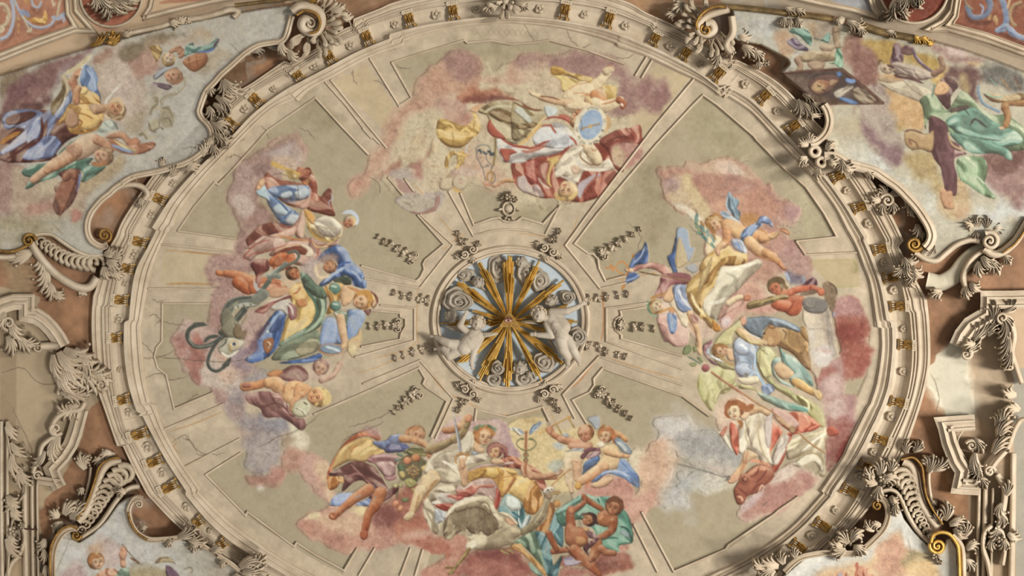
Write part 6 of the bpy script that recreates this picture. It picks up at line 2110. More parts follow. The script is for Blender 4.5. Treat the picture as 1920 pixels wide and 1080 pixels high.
def lattice():
    def line(lo, hi, n):
        return np.r_[np.arange(-720, 0, 24), np.arange(0, n, STEP), np.arange(n, n+721, 24)]
    xs, ys = line(0, 0, 1920), line(0, 0, 1080)
    U, V = np.meshgrid(xs, ys); Z = zbase(U, V)
    def samp(A):
        x = np.clip(U-X0-.5, 0, CW-2); y = np.clip(V-Y0-.5, 0, CH-2); xi = x.astype(int); yi = y.astype(int); fx = x-xi; fy = y-yi
        if A.ndim == 3: fx = fx[..., None]; fy = fy[..., None]
        return (A[yi, xi]*(1-fx)+A[yi, xi+1]*fx)*(1-fy)+(A[yi+1, xi]*(1-fx)+A[yi+1, xi+1]*fx)*fy
    C = samp(CAN); Z = Z+samp(REL)
    ny, nx = U.shape
    s = (Z-CZ)/FP; P = np.stack([(U-960)*s, (V-540)*s, Z], -1).reshape(-1, 3); C = (lin(C*255)*ALB).reshape(-1, 3)
    idx = np.arange(ny*nx).reshape(ny, nx)
    Q = np.stack([idx[:-1, :-1], idx[:-1, 1:], idx[1:, 1:], idx[1:, :-1]], -1).reshape(-1, 4)
    uc = (U[:-1, :-1]+U[1:, 1:]).ravel()/2; vc = (V[:-1, :-1]+V[1:, 1:]).ravel()/2
    ids = IDB[np.clip(vc-Y0, 0, CH-1).astype(int), np.clip(uc-X0, 0, CW-1).astype(int)]
    dx, dy = uc-RC[0], vc-RC[1]; r = np.hypot(dx, dy); th = np.arctan2(dy, dx)
    inside = r < rr('I1', th)+6; out = r > rr('O', th)-7
    ocul = ((uc-OC[0])/(OA-6))**2+((vc-OC[1])/(OB-6))**2 < 1
    return P, C, Q, ids, inside & ~ocul, out | CORNER[ids], uc, vc
def sub(name, P, C, Q, k, m, parent=None):
    q = Q[k]; u, inv = np.unique(q, return_inverse=True)
    return fast_mesh(name, P[u], inv.reshape(-1, 4), m, C[u], parent)
LP, LC, LQ, LI, LIN, LOUT, LU, LV = lattice()
ceiling = sub('ceiling', LP, LC, LQ, LIN & (LI == 0), MFRES); tag(ceiling, 'beige plaster shell of the oval dome with sunken olive panels between radial ribs', None, None, 'structure')
FR = {'top': ('dome fresco of a bearded old man and a putto with a blue dial', 'fresco'),
      'left': ('dome fresco of a man with set square and women with anchor and mirror', 'fresco'),
      'right': ('dome fresco of armed women, a broken column and crimson clouds', 'fresco'),
      'bottom': ('dome fresco of women with sword and staff riding a great white bird', 'fresco'),
      'corner_tl': ('corner fresco of a man in gold shirt and blue cloak among clouds', 'fresco'),
      'corner_tr': ('corner fresco of figures in green robes with a dark framed portrait', 'fresco'),
      'corner_bl': ('corner fresco of a red-haired putto holding a feather, seen only at its upper edge', 'fresco'),
      'corner_br': ('corner fresco of orange clouds and small red figures, seen only at its upper edge', 'fresco'),
      'arch_tl': ('painted arch panels with pink ground and blue leaf scrolls in the upper left corner', 'fresco'),
      'arch_tr': ('painted arch panels with dark red ground and blue leaf scrolls in the upper right corner', 'fresco')}
FROOT = {}
def fresco_root(k):
    if k not in FROOT:
        kk = np.isin(LI, [i for i, v in IDS.items() if v[0] == k]); c = LP[LQ[kk][:, 0]].mean(0)
        FROOT[k] = tag(empty('fresco', tuple(c)), FR[k][0], FR[k][1])
    return FROOT[k]
for i, (k, part, lb) in IDS.items():
    kk = (LI == i) & (LIN | LOUT)
    if kk.sum() < 4: continue
    r = fresco_root(k); q = LQ[kk]; u, inv = np.unique(q, return_inverse=True)
    o = fast_mesh('painted_'+part, LP[u]-np.array(r.location), inv.reshape(-1, 4), MFRES, LC[u], r)
    if lb: o['label'] = lb
wall_ids = ((LI == 0) & LOUT)
ang = np.degrees(np.arctan2(LV-RC[1], LU-RC[0]))
for nm, k in (('wall_right', (ang > -45) & (ang <= 45)), ('wall_front', (ang > 45) & (ang <= 135)), ('wall_left', (ang > 135) | (ang <= -135)), ('wall_back', (ang > -135) & (ang <= -45))):
    o = sub(nm, LP, LC, LQ, wall_ids & k, MFRES); tag(o, None, None, None, 'structure')
# ---------------------------------------------------------------- relief helpers: plan points (px) with a drop towards the floor (m)
def Wd(u, v, d): return W(u, v, zb(u, v)-d)
def thing(name, label, cat, u, v, d=0, group=None):
    o = empty(name, Wd(u, v, d)); tag(o, label, cat, group); o.matrix_world  # an Empty at the ornament's foot
    return o
def put_mesh(name, V, F, m, parent=None, sm=True):
    V = np.asarray(V, float)
    if parent is not None:
        p = parent; off = np.zeros(3)
        while p is not None: off += np.array(p.location); p = p.parent
        V = V-off
    return mesh(name, V, F, m, parent, sm)
class Geo:
    def __init__(s): s.V = []; s.F = []
    def add(s, V, F):
        n = len(s.V); s.V += [tuple(p) for p in V]; s.F += [tuple(i+n for i in f) for f in F]; return s
    def out(s, name, m, parent=None, sm=True): return put_mesh(name, s.V, s.F, m, parent, sm)
def tang(P, closed):
    if closed: T = np.roll(P, -1, 0)-np.roll(P, 1, 0)
    else: T = np.gradient(P, axis=0)
    return T/np.maximum(np.linalg.norm(T, axis=1, keepdims=True), 1e-9)
def sweep(P, prof, closed=False, drop=0., taper=None, zf=None):
    """prof: list of (sideways px, drop m); returns geometry of a moulding that follows plan path P"""
    P = np.asarray(P, float); n = len(P); T = tang(P, closed); N = np.stack([-T[:, 1], T[:, 0]], 1)
    if not closed and n > 2 or closed:
        A = P-np.roll(P, 1, 0); A /= np.maximum(np.linalg.norm(A, axis=1, keepdims=True), 1e-9)
        if not closed: A[0] = T[0]
        c = np.clip(np.abs((A*T).sum(1)), .55, 1); N = N/c[:, None]
    z0 = zbase(P[:, 0], P[:, 1]) if zf is None else zf(P)
    V = []; k = len(prof)
    for i in range(n):
        tp = 1 if taper is None else taper(i/(n-1))
        dr = drop(i/(n-1)) if callable(drop) else drop
        for o, h in prof:
            V.append(W(P[i, 0]+N[i, 0]*o*tp, P[i, 1]+N[i, 1]*o*tp, z0[i]-dr-h*(tp if tp < 1 else 1)))
    F = []
    for i in range(n if closed else n-1):
        j = (i+1) % n
        for q in range(k-1): F.append((i*k+q, i*k+q+1, j*k+q+1, j*k+q))
    if not closed: F.append(tuple(range(k))); F.append(tuple((n-1)*k+q for q in range(k-1, -1, -1)))
    return V, F
def tubeprof(r, h, n=7, base=-.03): return [(-r, base)]+[(-r*math.cos(math.pi*i/n), h*math.sin(math.pi*i/n)) for i in range(n+1)]+[(r, base)]
def path(s, n=6, closed=False): return spl(nums(s), closed, n)
def volute(cx, cy, r, a0, turns, cw=1, n=40, k=.12):
    t = np.linspace(0, 1, n); a = math.radians(a0)+cw*t*turns*2*np.pi; rad = r*(1-t*(1-k))
    return np.stack([cx+rad*np.cos(a), cy+rad*np.sin(a)], 1)
def leafgeo(u, v, ang, L, Wd_, d=0., lift=.06, curl=.5, lobes=4, bend=0., g=None):
    """acanthus leaf: a fan of raised ribs that bend sideways and roll over at their tips"""
    g = g or Geo(); big = L > 15; a = math.radians(ang); z0 = zb(u, v)-d; n = 9 if big else 6
    ks = (-2, -1, 0, 1, 2) if big else (-1, 0, 1)
    for k in ks:
        x, y = u-math.sin(a)*k*Wd_*.10, v+math.cos(a)*k*Wd_*.10; V = []; Lk = L*(1-.17*abs(k)) if big else L*(1-.2*abs(k))
        for i in range(n+1):
            t = i/n; aa = a+bend*1.4*t*t+k*(.15+.42*t*t)*(1.2 if big else .8)*min(1.3, Wd_*3.4/L)
            w = Wd_*(.50 if big else .46)*(.55+.45*math.sin(math.pi*min(1, .1+t*.8)))*(1 if t < .8 else max(.3, 1-((t-.8)/.2)**2*.7))*(1.15 if k == 0 else 1)
            h = .8*lift*(.45+.75*math.sin(math.pi*min(1, t*.85)))*(1-.15*abs(k))+lift*1.1*max(0, t-.7)*curl*2
            c, s_ = -math.sin(aa), math.cos(aa)
            for s, hh in ((-1, -.05), (-.75, h*.5), (0, h+lift*.4), (.75, h*.5), (1, -.05)): V.append(W(x+c*s*w, y+s_*s*w, z0-hh))
            x += math.cos(aa)*Lk/n; y += math.sin(aa)*Lk/n
        g.add(V, [(i*5+q, i*5+q+1, (i+1)*5+q+1, (i+1)*5+q) for i in range(n) for q in range(4)]+[tuple(range(n*5, n*5+5))])
        if big and abs(k) == 2: ballgeo(x, y, max(1.2, Wd_*.32), d+lift*.2, lift*.9, g, 6, 3)
    return g
def ballgeo(u, v, r, d=0., h=None, g=None, n=8, m=5):
    """a low half round boss of plan radius r px standing h m proud"""
    g = g or Geo(); z0 = zb(u, v)-d; h = h or r*.0085; V = []
    for i in range(m):
        f = math.pi/2*i/m
        for j in range(n): V.append(W(u+r*math.cos(f)*math.cos(2*math.pi*j/n), v+r*math.cos(f)*math.sin(2*math.pi*j/n), z0-h*math.sin(f)))
    V.append(W(u, v, z0-h)); F = []
    for i in range(m-1):
        for j in range(n): F.append((i*n+j, i*n+(j+1) % n, (i+1)*n+(j+1) % n, (i+1)*n+j))
    for j in range(n): F.append(((m-1)*n+j, (m-1)*n+(j+1) % n, m*n))
    return g.add(V, F)
def flowergeo(u, v, r, d=0., h=.05, k=5, rot=0., g=None):
    g = g or Geo()
    for i in range(k):
        a = rot+2*math.pi*i/k
        leafgeo(u+math.cos(a)*r*.15, v+math.sin(a)*r*.15, math.degrees(a), r*.9, r*.55, d, h, 1., 1, 0, g)
    ballgeo(u, v, r*.34, d, h*1.3, g, 7, 3); return g
def ringgeo(P, prof, closed=True, drop=0.):
    g = Geo(); g.add(*sweep(P, prof, closed, drop)); return g
# ---------------------------------------------------------------- the cornice
cornice = empty('trim_1', (0, 0, ZR)); tag(cornice, 'moulded oval cornice of beige stucco with gilded brackets around the dome', None, None, 'structure')
RD = zbase(RC[0]+RS1*np.cos(TH), RC[1]+RS1*np.sin(TH))
def loft(name, ka, kb, prof, m):
    c, s = np.cos(TH), np.sin(TH); V = np.zeros((len(prof), NT, 3))
    for i, (f, d) in enumerate(prof):
        r = RR[ka]*(1-f)+RR[kb]*f; z = np.full(NT, ZR)-d; k = (z-CZ)/FP
        V[i] = np.stack([(RC[0]+r*c-960)*k, (RC[1]+r*s-540)*k, z], 1)
    n = NT; i0 = np.arange(n); i1 = (i0+1) % n; F = []
    for i in range(len(prof)-1): F.append(np.stack([i*n+i0, i*n+i1, (i+1)*n+i1, (i+1)*n+i0], 1))
    o = fast_mesh(name, V.reshape(-1, 3)-np.array([0, 0, ZR]), np.vstack(F), m, None, cornice)
    o.data.polygons.foreach_set('use_smooth', np.zeros(len(o.data.polygons), bool)); return o
loft('inner_moulding', 'I1', 'I2', [(-.25, -.05), (-.1, .02), (0, .03), (.02, .055), (.12, .062), (.14, .04), (.22, .042), (.3, .055), (.42, .078), (.5, .085), (.52, .065), (.6, .068), (.62, .09), (.72, .095), (.74, .12), (.97, .13), (1, .12), (1, .0), (1.1, -.03)], MST)
loft('frieze', 'I2', 'F2', [(-.12, .0), (.0, .0), (.15, -.01), (.4, -.005), (.7, .03), (.9, .07), (1.05, .10)], MST)
loft('outer_moulding', 'F2', 'O', [(-.04, .02), (0, .12), (.05, .145), (.1, .145), (.12, .125), (.2, .13), (.22, .155), (.27, .155), (.29, .13), (.36, .135), (.38, .16), (.44, .165), (.46, .14), (.55, .13), (.66, .14), (.72, .165), (.76, .17), (.78, .15), (.84, .15), (.86, .175), (.97, .18), (1, .165), (1, -.12)], MST)
BRK = "690,72 768,36 850,21 1060,17 1142,35 1227,76 1284,103 1347,138 1431,183 1488,237 1571,331 1610,389 1649,467 1669,520 1682,574 1696,646 1681,753 1651,824 1629,876 1597,921 1545,986 1500,1026 1440,1062 619,107 562,144 481,187 432,230 300,372 260,452 241,503 229,562 218,633 232,749 261,814 286,866 317,913 365,982 412,1023 470,1066"
ROS = "658,87 740,44 818,26 893,15 1013,8 1097,23 1172,51 1257,88 1316,118 1396,160 1458,208 1590,357 1626,420 1656,492 1671,544 1690,616 1688,696 1667,780 1636,847 1610,893 1564,955 1517,1001 590,124 514,167 460,204 327,344 281,401 252,477 235,530 223,598 226,693 244,773 274,839 304,886 346,953 392,996 452,1044"
def ringpt(u, v):
    th = math.atan2(v-RC[1], u-RC[0]); return th, float(rr('I2', th)), float(rr('F2', th))
def bracket_mesh():
    """scroll bracket: x along the cornice, y outwards, z down; unit = px of plan"""
    c = Geo(); gd = Geo()
    prof = [(-13, 1.5), (-12, 7), (-7, 9.5), (-1, 9), (5, 11), (11, 15), (14, 16), (14, 0), (-13, 0)]
    def ext(w, pr): 
        k = len(pr); V = [(-w, y, z) for y, z in pr]+[(w, y, z) for y, z in pr]
        F = [(i, (i+1) % k, k+(i+1) % k, k+i) for i in range(k)]+[tuple(range(k-1, -1, -1)), tuple(range(k, 2*k))]; return V, F
    c.add(*ext(8.5, prof)); c.add(*ext(10.5, [(9, 14), (15, 17), (15, 20), (8, 18)])); c.add(*ext(9.8, [(-14, 2), (-12, 9), (-8, 10), (-8, 4)]))
    for q, x in enumerate((-6, -2, 2.2, 6.2)):
        for k, (y0, z0, y1, z1) in enumerate(((-13, 8, -6, 11.5), (-7, 11, 2, 12.5), (1, 12.3, 8, 16), (7, 15, 13, 19))):
            j = .9*math.sin(q*3.1+k*2.3); w = 2.3+.7*math.sin(q*1.7+k*4.1); h = 2+1.3*math.sin(q*2.9+k*1.1)
            V = [(x-w+j, y0, z0-1.5), (x+j, y0+.5, z0+h), (x+w+j, y0, z0-1.5), (x-w*.7-j, y1, z1-1.5), (x-j, y1-1, z1+h*.8), (x+w*.7-j, y1, z1-1.5)]
            gd.add(V, [(0, 1, 4, 3), (1, 2, 5, 4), (0, 2, 1), (3, 4, 5)])
    for sx in (-1, 1):
        V = [(sx*7, -12, 9), (sx*12, -15, 8), (sx*8, -18, 6), (sx*4, -14, 10)]; gd.add(V, [(0, 1, 2, 3)])
        C = [(sx*8.5+sx*2.6*math.cos(b), 15+2.6*math.sin(b), 17+1.5*(b > 3)) for b in np.arange(8)*math.pi/4]; c.add(C+[(sx*8.5, 15, 21)], [(b, (b+1) % 8, 8) for b in range(8)])
    return c, gd
bc, bgld = bracket_mesh()
KZ = (ZR-CZ)/FP
def unit(g, name, m, parent, sm=False):
    o = mesh(name, np.array(g.V)*KZ*np.array([1, 1, -1]), g.F, m, parent, sm); return o
def place_on_ring(o, u, v, d, sc=1.):
    th, a, b = ringpt(u, v); r = (a+b)/2; u2, v2 = RC[0]+r*math.cos(th), RC[1]+r*math.sin(th)
    x, y, z = W(u2, v2, ZR-d); o.location = (x, y, -d); o.rotation_euler = (0, 0, th-math.pi/2)
    o.scale = (sc, sc*min(1.15, (b-a)/32), sc)
b0 = l0 = None
for u, v in nums(BRK):
    if b0 is None:
        b0 = unit(bc, 'bracket', MSTD, cornice); l0 = unit(bgld, 'gilded_leaf', MGOLDD, b0); l0['label'] = 'worn gilded leaf'; place_on_ring(b0, u, v, 0)
    else:
        b = b0.copy(); COL.objects.link(b); b.parent = cornice; place_on_ring(b, u, v, 0); l = l0.copy(); COL.objects.link(l); l.parent = b
    
def rosette_mesh():
    g = Geo()
    for i in range(5):
        a = 2*math.pi*i/5
        for k, (r0, r1, w, z) in enumerate(((1, 9, 4.6, 5.5), )):
            ca, sa = math.cos(a), math.sin(a); V = []
            for t, ww, zz in ((0, 1.2, 2.5), (.45, 1., 6), (.8, .95, 5.2), (1, .35, 1.5)):
                r = r0+(r1-r0)*t
                for s in (-1, 0, 1): V.append((ca*r-sa*s*w*ww, sa*r+ca*s*w*ww, zz-(1.6 if s == 0 else 0)))
            g.add(V, [(q*3+j, q*3+j+1, q*3+4+j, q*3+3+j) for q in range(3) for j in range(2)])
    V = [(3.2*math.cos(2*math.pi*j/7)*f, 3.2*math.sin(2*math.pi*j/7)*f, z) for f, z in ((1, 3), (.8, 7)) for j in range(7)]+[(0, 0, 8.5)]
    g.add(V, [(j, (j+1) % 7, 7+(j+1) % 7, 7+j) for j in range(7)]+[(7+j, 7+(j+1) % 7, 14) for j in range(7)]); return g
r0 = None; rg = rosette_mesh()
for q, (u, v) in enumerate(nums(ROS)):
    if r0 is None: r0 = unit(rg, 'rosette', MSTD, cornice); place_on_ring(r0, u, v, .01)
    else:
        r = r0.copy(); COL.objects.link(r); r.parent = cornice; place_on_ring(r, u, v, .01, .85+.25*((q*7) % 5)/4); r.rotation_euler[2] += q*1.3
# ---------------------------------------------------------------- raised fillets around the dome panels
FIL = [(-2.6, -.01), (-2.2, .012), (-1.1, .028), (.4, .034), (1.4, .022), (2.0, .008), (2.6, -.01)]
MOLD = """333,433 364,387 402,342 409,346 442,311 502,244 591,183 643,240 691,290
783,403 832,458 797,487 793,495 795,505 788,520 780,527 677,498
333,433 440,448
302,458 438,472
609,153 649,198 681,240 712,270
693,109 748,198 771,183
620,150 660,200 725,278
787,402 850,460 787,540 683,522
734,117 771,183
680,241 697,260
727,333 755,365
758,335 776,359
863,362 888,422 921,410 935,408 945,415 955,417 968,415 978,408 1018,420 1045,390
841,359 887,442 920,433 955,430 990,433 1022,441 1050,385
734,117 800,96 870,75 876,80 920,76 957,83 1000,80 1030,75 1040,78 1100,94 1170,120
1296,200 1230,271 1120,400 1077,457 1102,475 1112,476 1121,485 1123,503 1135,527 1173,517
1296,200 1318,178 1344,196 1413,255 1418,262 1475,320 1484,326 1511,351 1545,400 1569,444 1493,452
1301,148 1230,233 1103,400 1060,460 1125,541 1175,530
1607,473 1510,477 1493,452
1213,106 1191,142
1223,112 1203,146
1280,692 1137,640 1137,578 1215,568
1210,576 1163,583 1165,592 1155,598 1151,608 1155,620 1165,628 1165,635 1280,668
1330,780 1280,743 1130,690 1113,710 1114,722 1105,735 1073,750 1100,795
1280,722 1123,668 1055,740 1078,785
1203,960 1263,1072 1340,1039 1361,1030 1366,1022 1452,964 1458,958 1497,931
1188,983 1233,1073
452,848 385,890 460,967 464,960 551,1025 556,1018 590,1040 645,1070 670,1027
347,875 450,822
588,777 680,737 785,690 797,710 793,720 800,727 838,752 808,820
680,720 787,676 850,748 816,823
703,1027 672,1080
770,1027 750,1080
793,1030 778,1080
393,569 304,569 303,640 293,652 289,669 295,690 311,702 326,767 400,736
400,542 277,541
305,806 420,757
713,572 777,578 777,638 665,670
695,582 750,587 751,594 760,597 760,612 752,625 750,636 677,650
890,790 893,768 950,782 1017,763 1030,790"""
def dens(P, st=7.):
    out = []
    for a, b in zip(P[:-1], P[1:]):
        n = max(1, int(np.hypot(*(b-a))/st)); out += [a+(b-a)*i/n for i in range(n)]
    return np.array(out+[P[-1]])
for l in MOLD.split('\n'):
    g = Geo(); g.add(*sweep(dens(nums(l)), FIL)); g.out('panel_moulding', MST, ceiling, False)
# ---------------------------------------------------------------- the oculus with the gilded glory
ZO = ZR+RISE
OZ = ZO+.07                                  # the blue ground sits a little above the ring
def WO(u, v, d): return W(u, v, OZ-d)
def C5(x, y): return 800+x/3.6, 440+y/3.6    # working scale of the oculus drawing
t = np.arange(96)*2*np.pi/96
g = Geo(); nr = 10
V = [WO(OC[0], OC[1]+1, 0)]+[WO(OC[0]+(OA-8)*k/nr*math.cos(a), OC[1]+(OB-8)*k/nr*math.sin(a), .05*(k/nr)**2) for k in range(1, nr+1) for a in t]
F = [(0, 1+j, 1+(j+1) % 96) for j in range(96)]+[(1+k*96+j, 1+k*96+(j+1) % 96, 1+(k+1)*96+(j+1) % 96, 1+(k+1)*96+j) for k in range(nr-1) for j in range(96)]
g.add(V, F); o = g.out('ceiling_oculus', MBLUE, None); tag(o, 'pale blue grey plaster disc behind the gilded glory', None, None, 'structure')
oring = tag(empty('trim_2', W(OC[0], OC[1], ZO)), 'round stucco moulding ring around the gilded glory', None, None, 'structure')
E = np.stack([OC[0]+OA*np.cos(t), OC[1]+OB*np.sin(t)], 1)
g = Geo(); zf = lambda P: np.full(len(P), ZO)
g.add(*sweep(E, [(16, -.22), (14.5, .02), (13, .05), (10, .06), (9.2, .03), (5, .035), (4.2, .07), (1, .085), (-1.5, .06), (-2.5, .02), (-4, -.03)], True, 0, None, zf)); g.out('ring_moulding', MST, oring, False)
E2 = np.stack([OC[0]+OA*1.17*np.cos(t), OC[1]+OB*1.165*np.sin(t)], 1)
def slat(g, cx, cy, ang, r0, r1, o0, o1, w0, w1, d, h):
    c, s = math.cos(ang), math.sin(ang); V = []
    for r, o, w, hh in ((r0, o0, w0, h*.5), (r1, o1, w1, h)):
        for k, dz in ((-1, 0), (-.55, hh), (.1, hh*1.25), (1, .1*hh)):
            q = o+k*w; V.append(WO(cx+c*r-s*q, cy+s*r+c*q, d+dz))
    g.add(V, [(0, 1, 5, 4), (1, 2, 6, 5), (2, 3, 7, 6), (4, 5, 6, 7)])
glory = thing('gilded_glory', 'burst of gilded wooden rays around a triangle with an eye, in the central oculus', 'sunburst', *C5(560, 585), -.1)
rr_ = np.random.default_rng(3)
for x, y, w, d in ((555, 138, 66, .16), (350, 185, 56, .12), (205, 322, 54, .10), (300, 508, 28, .10), (95, 598, 34, .09), (205, 862, 74, .09), (358, 985, 64, .13), (545, 1030, 60, .16), (775, 985, 42, .2), (920, 872, 56, .15),
                   (1020, 588, 38, .09), (925, 308, 46, .12), (760, 178, 46, .12), (985, 470, 30, .08), (815, 648, 34, .12), (385, 545, 20, .12), (400, 578, 20, .12), (400, 612, 22, .12)):
    px, py = C5(x, y); cx, cy = C5(560, 588); L = math.hypot(px-cx, py-cy); a = math.atan2(py-cy, px-cx); g = Geo(); n = 3+int(w/16); w *= 1.55/3.6
    for k in range(n):
        f = (k+.5)/n*2-1; e = L*(1-.05*abs(f)-.13*rr_.random()*(abs(f) > .2)-(.3*rr_.random() if abs(f) > .7 else 0))
        slat(g, cx, cy, a, 9, e, f*w*.12, f*w/2*(e/L), .10*w/n*2, w/n*.62, d+.02*rr_.random()-.03*abs(f), .045)
    for k in range(int(w/7)):
        f = rr_.uniform(-.8, .8); b = L*rr_.uniform(.35, .6); slat(g, cx, cy, a, b, b+L*.3, f*w*.35*b/L, f*w*.45, .8, w/n*.4, d+.05, .05)
    g.out('ray', MGOLD, glory, False)
V = [WO(*C5(x, y), d) for d in (.30, .37) for x, y in ((558, 512), (634, 624), (488, 624))]
tri = put_mesh('triangle', V, [(0, 1, 2), (3, 4, 5), (0, 1, 4, 3), (1, 2, 5, 4), (2, 0, 3, 5)], MGOLDD, glory, False); tri['label'] = 'dull gold triangle with a painted eye'
def paintm(name, c, rough=.7): return stucco(name, tuple(int(x*.9) for x in c), c, tuple(min(255, int(x*1.06)) for x in c), rough)
MEYE, MIRIS, MWHITE = paintm('eye_flesh', (158, 96, 78)), paintm('iris_brown', (92, 52, 44)), paintm('eye_white', (198, 172, 150))
MDARK = paintm('lid_line', (84, 50, 40))
def disc(name, x, y, rx, ry, d, m, parent, pts=None):
    P = [(x+rx*math.cos(a), y+ry*math.sin(a)) for a in np.arange(18)*2*np.pi/18] if pts is None else pts
    V = [WO(*C5(*p), d) for p in P]+[WO(*C5(*p), d-.012) for p in P]; n = len(P)
    return put_mesh(name, V, [tuple(range(n))]+[(i, (i+1) % n, n+(i+1) % n, n+i) for i in range(n)], m, parent, False)
disc('eye_socket', 550, 578, 27, 17, .383, MEYE, tri)
disc('eye', 551, 580, 0, 0, .393, MWHITE, tri, [(528, 580), (538, 573), (552, 570), (566, 574), (576, 582), (562, 587), (548, 588), (536, 585)])
disc('iris', 553, 579, 8, 7.5, .402, MIRIS, tri)
disc('brow', 551, 560, 0, 0, .395, MDARK, tri, [(522, 570), (536, 562), (556, 560), (576, 568), (580, 574), (560, 566), (538, 567), (526, 574)])
# ---------------------------------------------------------------- swirling stucco clouds
def swirl(x, y, r, ry=None, turns=2.6, d=.02, h=.2, ph=0., cw=1, label='', off=(.12, .08)):
    ry = ry or r; u, v = C5(x, y); r /= 3.6; ry /= 3.6; nr, nt = 26, 44; V = []; q = thing('stucco_cloud', label, 'cloud', u, v, -.1, 'swirling clouds of the glory')
    for i in range(nr+1):
        f = i/nr
        for j in range(nt):
            a = 2*math.pi*j/nt; s = (f*turns-cw*a/(2*math.pi)+ph) % 1.0
            rid = (1-abs(2*s-1))**.8; wob = 1+.09*math.sin(3*a+ph*6)*f+.04*math.sin(7*a)*f
            hh = h*(math.sqrt(max(0, 1-f*f*.97)))*.75+h*.42*rid*(.25+.75*min(1, f*2.2))*(1-.35*f)+(.06 if f < .12 else 0)
            if i == nr: hh = -.03
            cx = (1-f)*off[0]*r; cy = (1-f)*off[1]*r
            V.append(WO(u+cx+math.cos(a)*r*f*wob, v+cy+math.sin(a)*ry*f*wob, d+hh))
    F = [(i*nt+j, i*nt+(j+1) % nt, (i+1)*nt+(j+1) % nt, (i+1)*nt+j) for i in range(nr) for j in range(nt)]
    put_mesh('cloud_swirl', V, F, MCLD, q); return q
swirl(205, 440, 105, 85, 3.2, .05, .26, .1, 1, 'large spiral stucco cloud left of the glory, above the left putto', (.2, .2))
swirl(485, 232, 78, 98, 2.8, .0, .13, .3, 1, 'flat swirling cloud between the two upper rays, left of the topmost ray')
swirl(262, 268, 64, 48, 2.4, .0, .16, .5, 1, 'small spiral cloud at the upper left edge of the oculus', (-.3, .1))
swirl(765, 310, 68, 84, 2.6, .0, .13, .2, -1, 'swirling cloud behind the upper right ray')
swirl(660, 265, 60, 90, 1.8, .0, .12, .7, 1, 'plain rounded cloud under the upper right cherub head')
swirl(950, 420, 58, 50, 2.6, .02, .15, .4, 1, 'small spiral cloud above the outstretched arm of the right putto')
swirl(1018, 688, 62, 70, 2.8, .22, .2, .2, -1, 'bold spiral cloud in front of the hip of the right putto')
swirl(800, 855, 84, 76, 2.8, .06, .2, .6, 1, 'large spiral cloud at the lower right of the oculus', (-.1, .15))
swirl(478, 900, 48, 52, 2.4, .12, .2, .1, 1, 'small spiral cloud left of the lowest ray')
swirl(455, 975, 66, 52, 2.0, .02, .2, .5, -1, 'rounded cloud below the small spiral, left of the lowest ray')
swirl(660, 975, 78, 58, 2.0, .02, .16, .3, 1, 'rounded cloud carrying the lowest cherub head')
# ---------------------------------------------------------------- putti: bodies grown as one skin over joints
def bodymesh(name, segs, voxel, m, parent, it=6):
    """segs: (x0,y0,z0,r0, x1,y1,z1,r1) in world metres; one continuous surface over the tapered limbs"""
    bm = bmesh.new(); I = bmesh.new(); bmesh.ops.create_icosphere(I, subdivisions=2, radius=1); tv = np.array([v.co[:] for v in I.verts]); tf = [[v.index for v in f.verts] for f in I.faces]; I.free()
    for s in segs:
        a, b = np.array(s[0:3]), np.array(s[4:7]); L = np.linalg.norm(b-a); n = max(1, int(L/(min(s[3], s[7])*.45)))
        for i in range(n+1):
            f = i/n; c = a*(1-f)+b*f; r = s[3]*(1-f)+s[7]*f; vs = [bm.verts.new(c+p*r) for p in tv]
            for q in tf: bm.faces.new([vs[k] for k in q])
    me = bpy.data.meshes.new(name); bm.to_mesh(me); bm.free(); o = bpy.data.objects.new(name, me); COL.objects.link(o)
    r = o.modifiers.new('r', 'REMESH'); r.mode = 'VOXEL'; r.voxel_size = voxel; r.use_smooth_shade = True
    s = o.modifiers.new('s', 'SMOOTH'); s.factor = .5; s.iterations = it
    e = o.evaluated_get(bpy.context.evaluated_depsgraph_get()); m2 = bpy.data.meshes.new_from_object(e); bpy.data.objects.remove(o); bpy.data.meshes.remove(me)
    V = np.array([v.co[:] for v in m2.vertices]); F = [tuple(p.vertices) for p in m2.polygons]; bpy.data.meshes.remove(m2)
    return put_mesh(name, V, F, m, parent)
ICO = None
def ico():
    global ICO
    if ICO is None:
        b = bmesh.new(); bmesh.ops.create_icosphere(b, subdivisions=1, radius=1); ICO = (np.array([v.co[:] for v in b.verts]), [tuple(v.index for v in f.verts) for f in b.faces]); b.free()
    return ICO
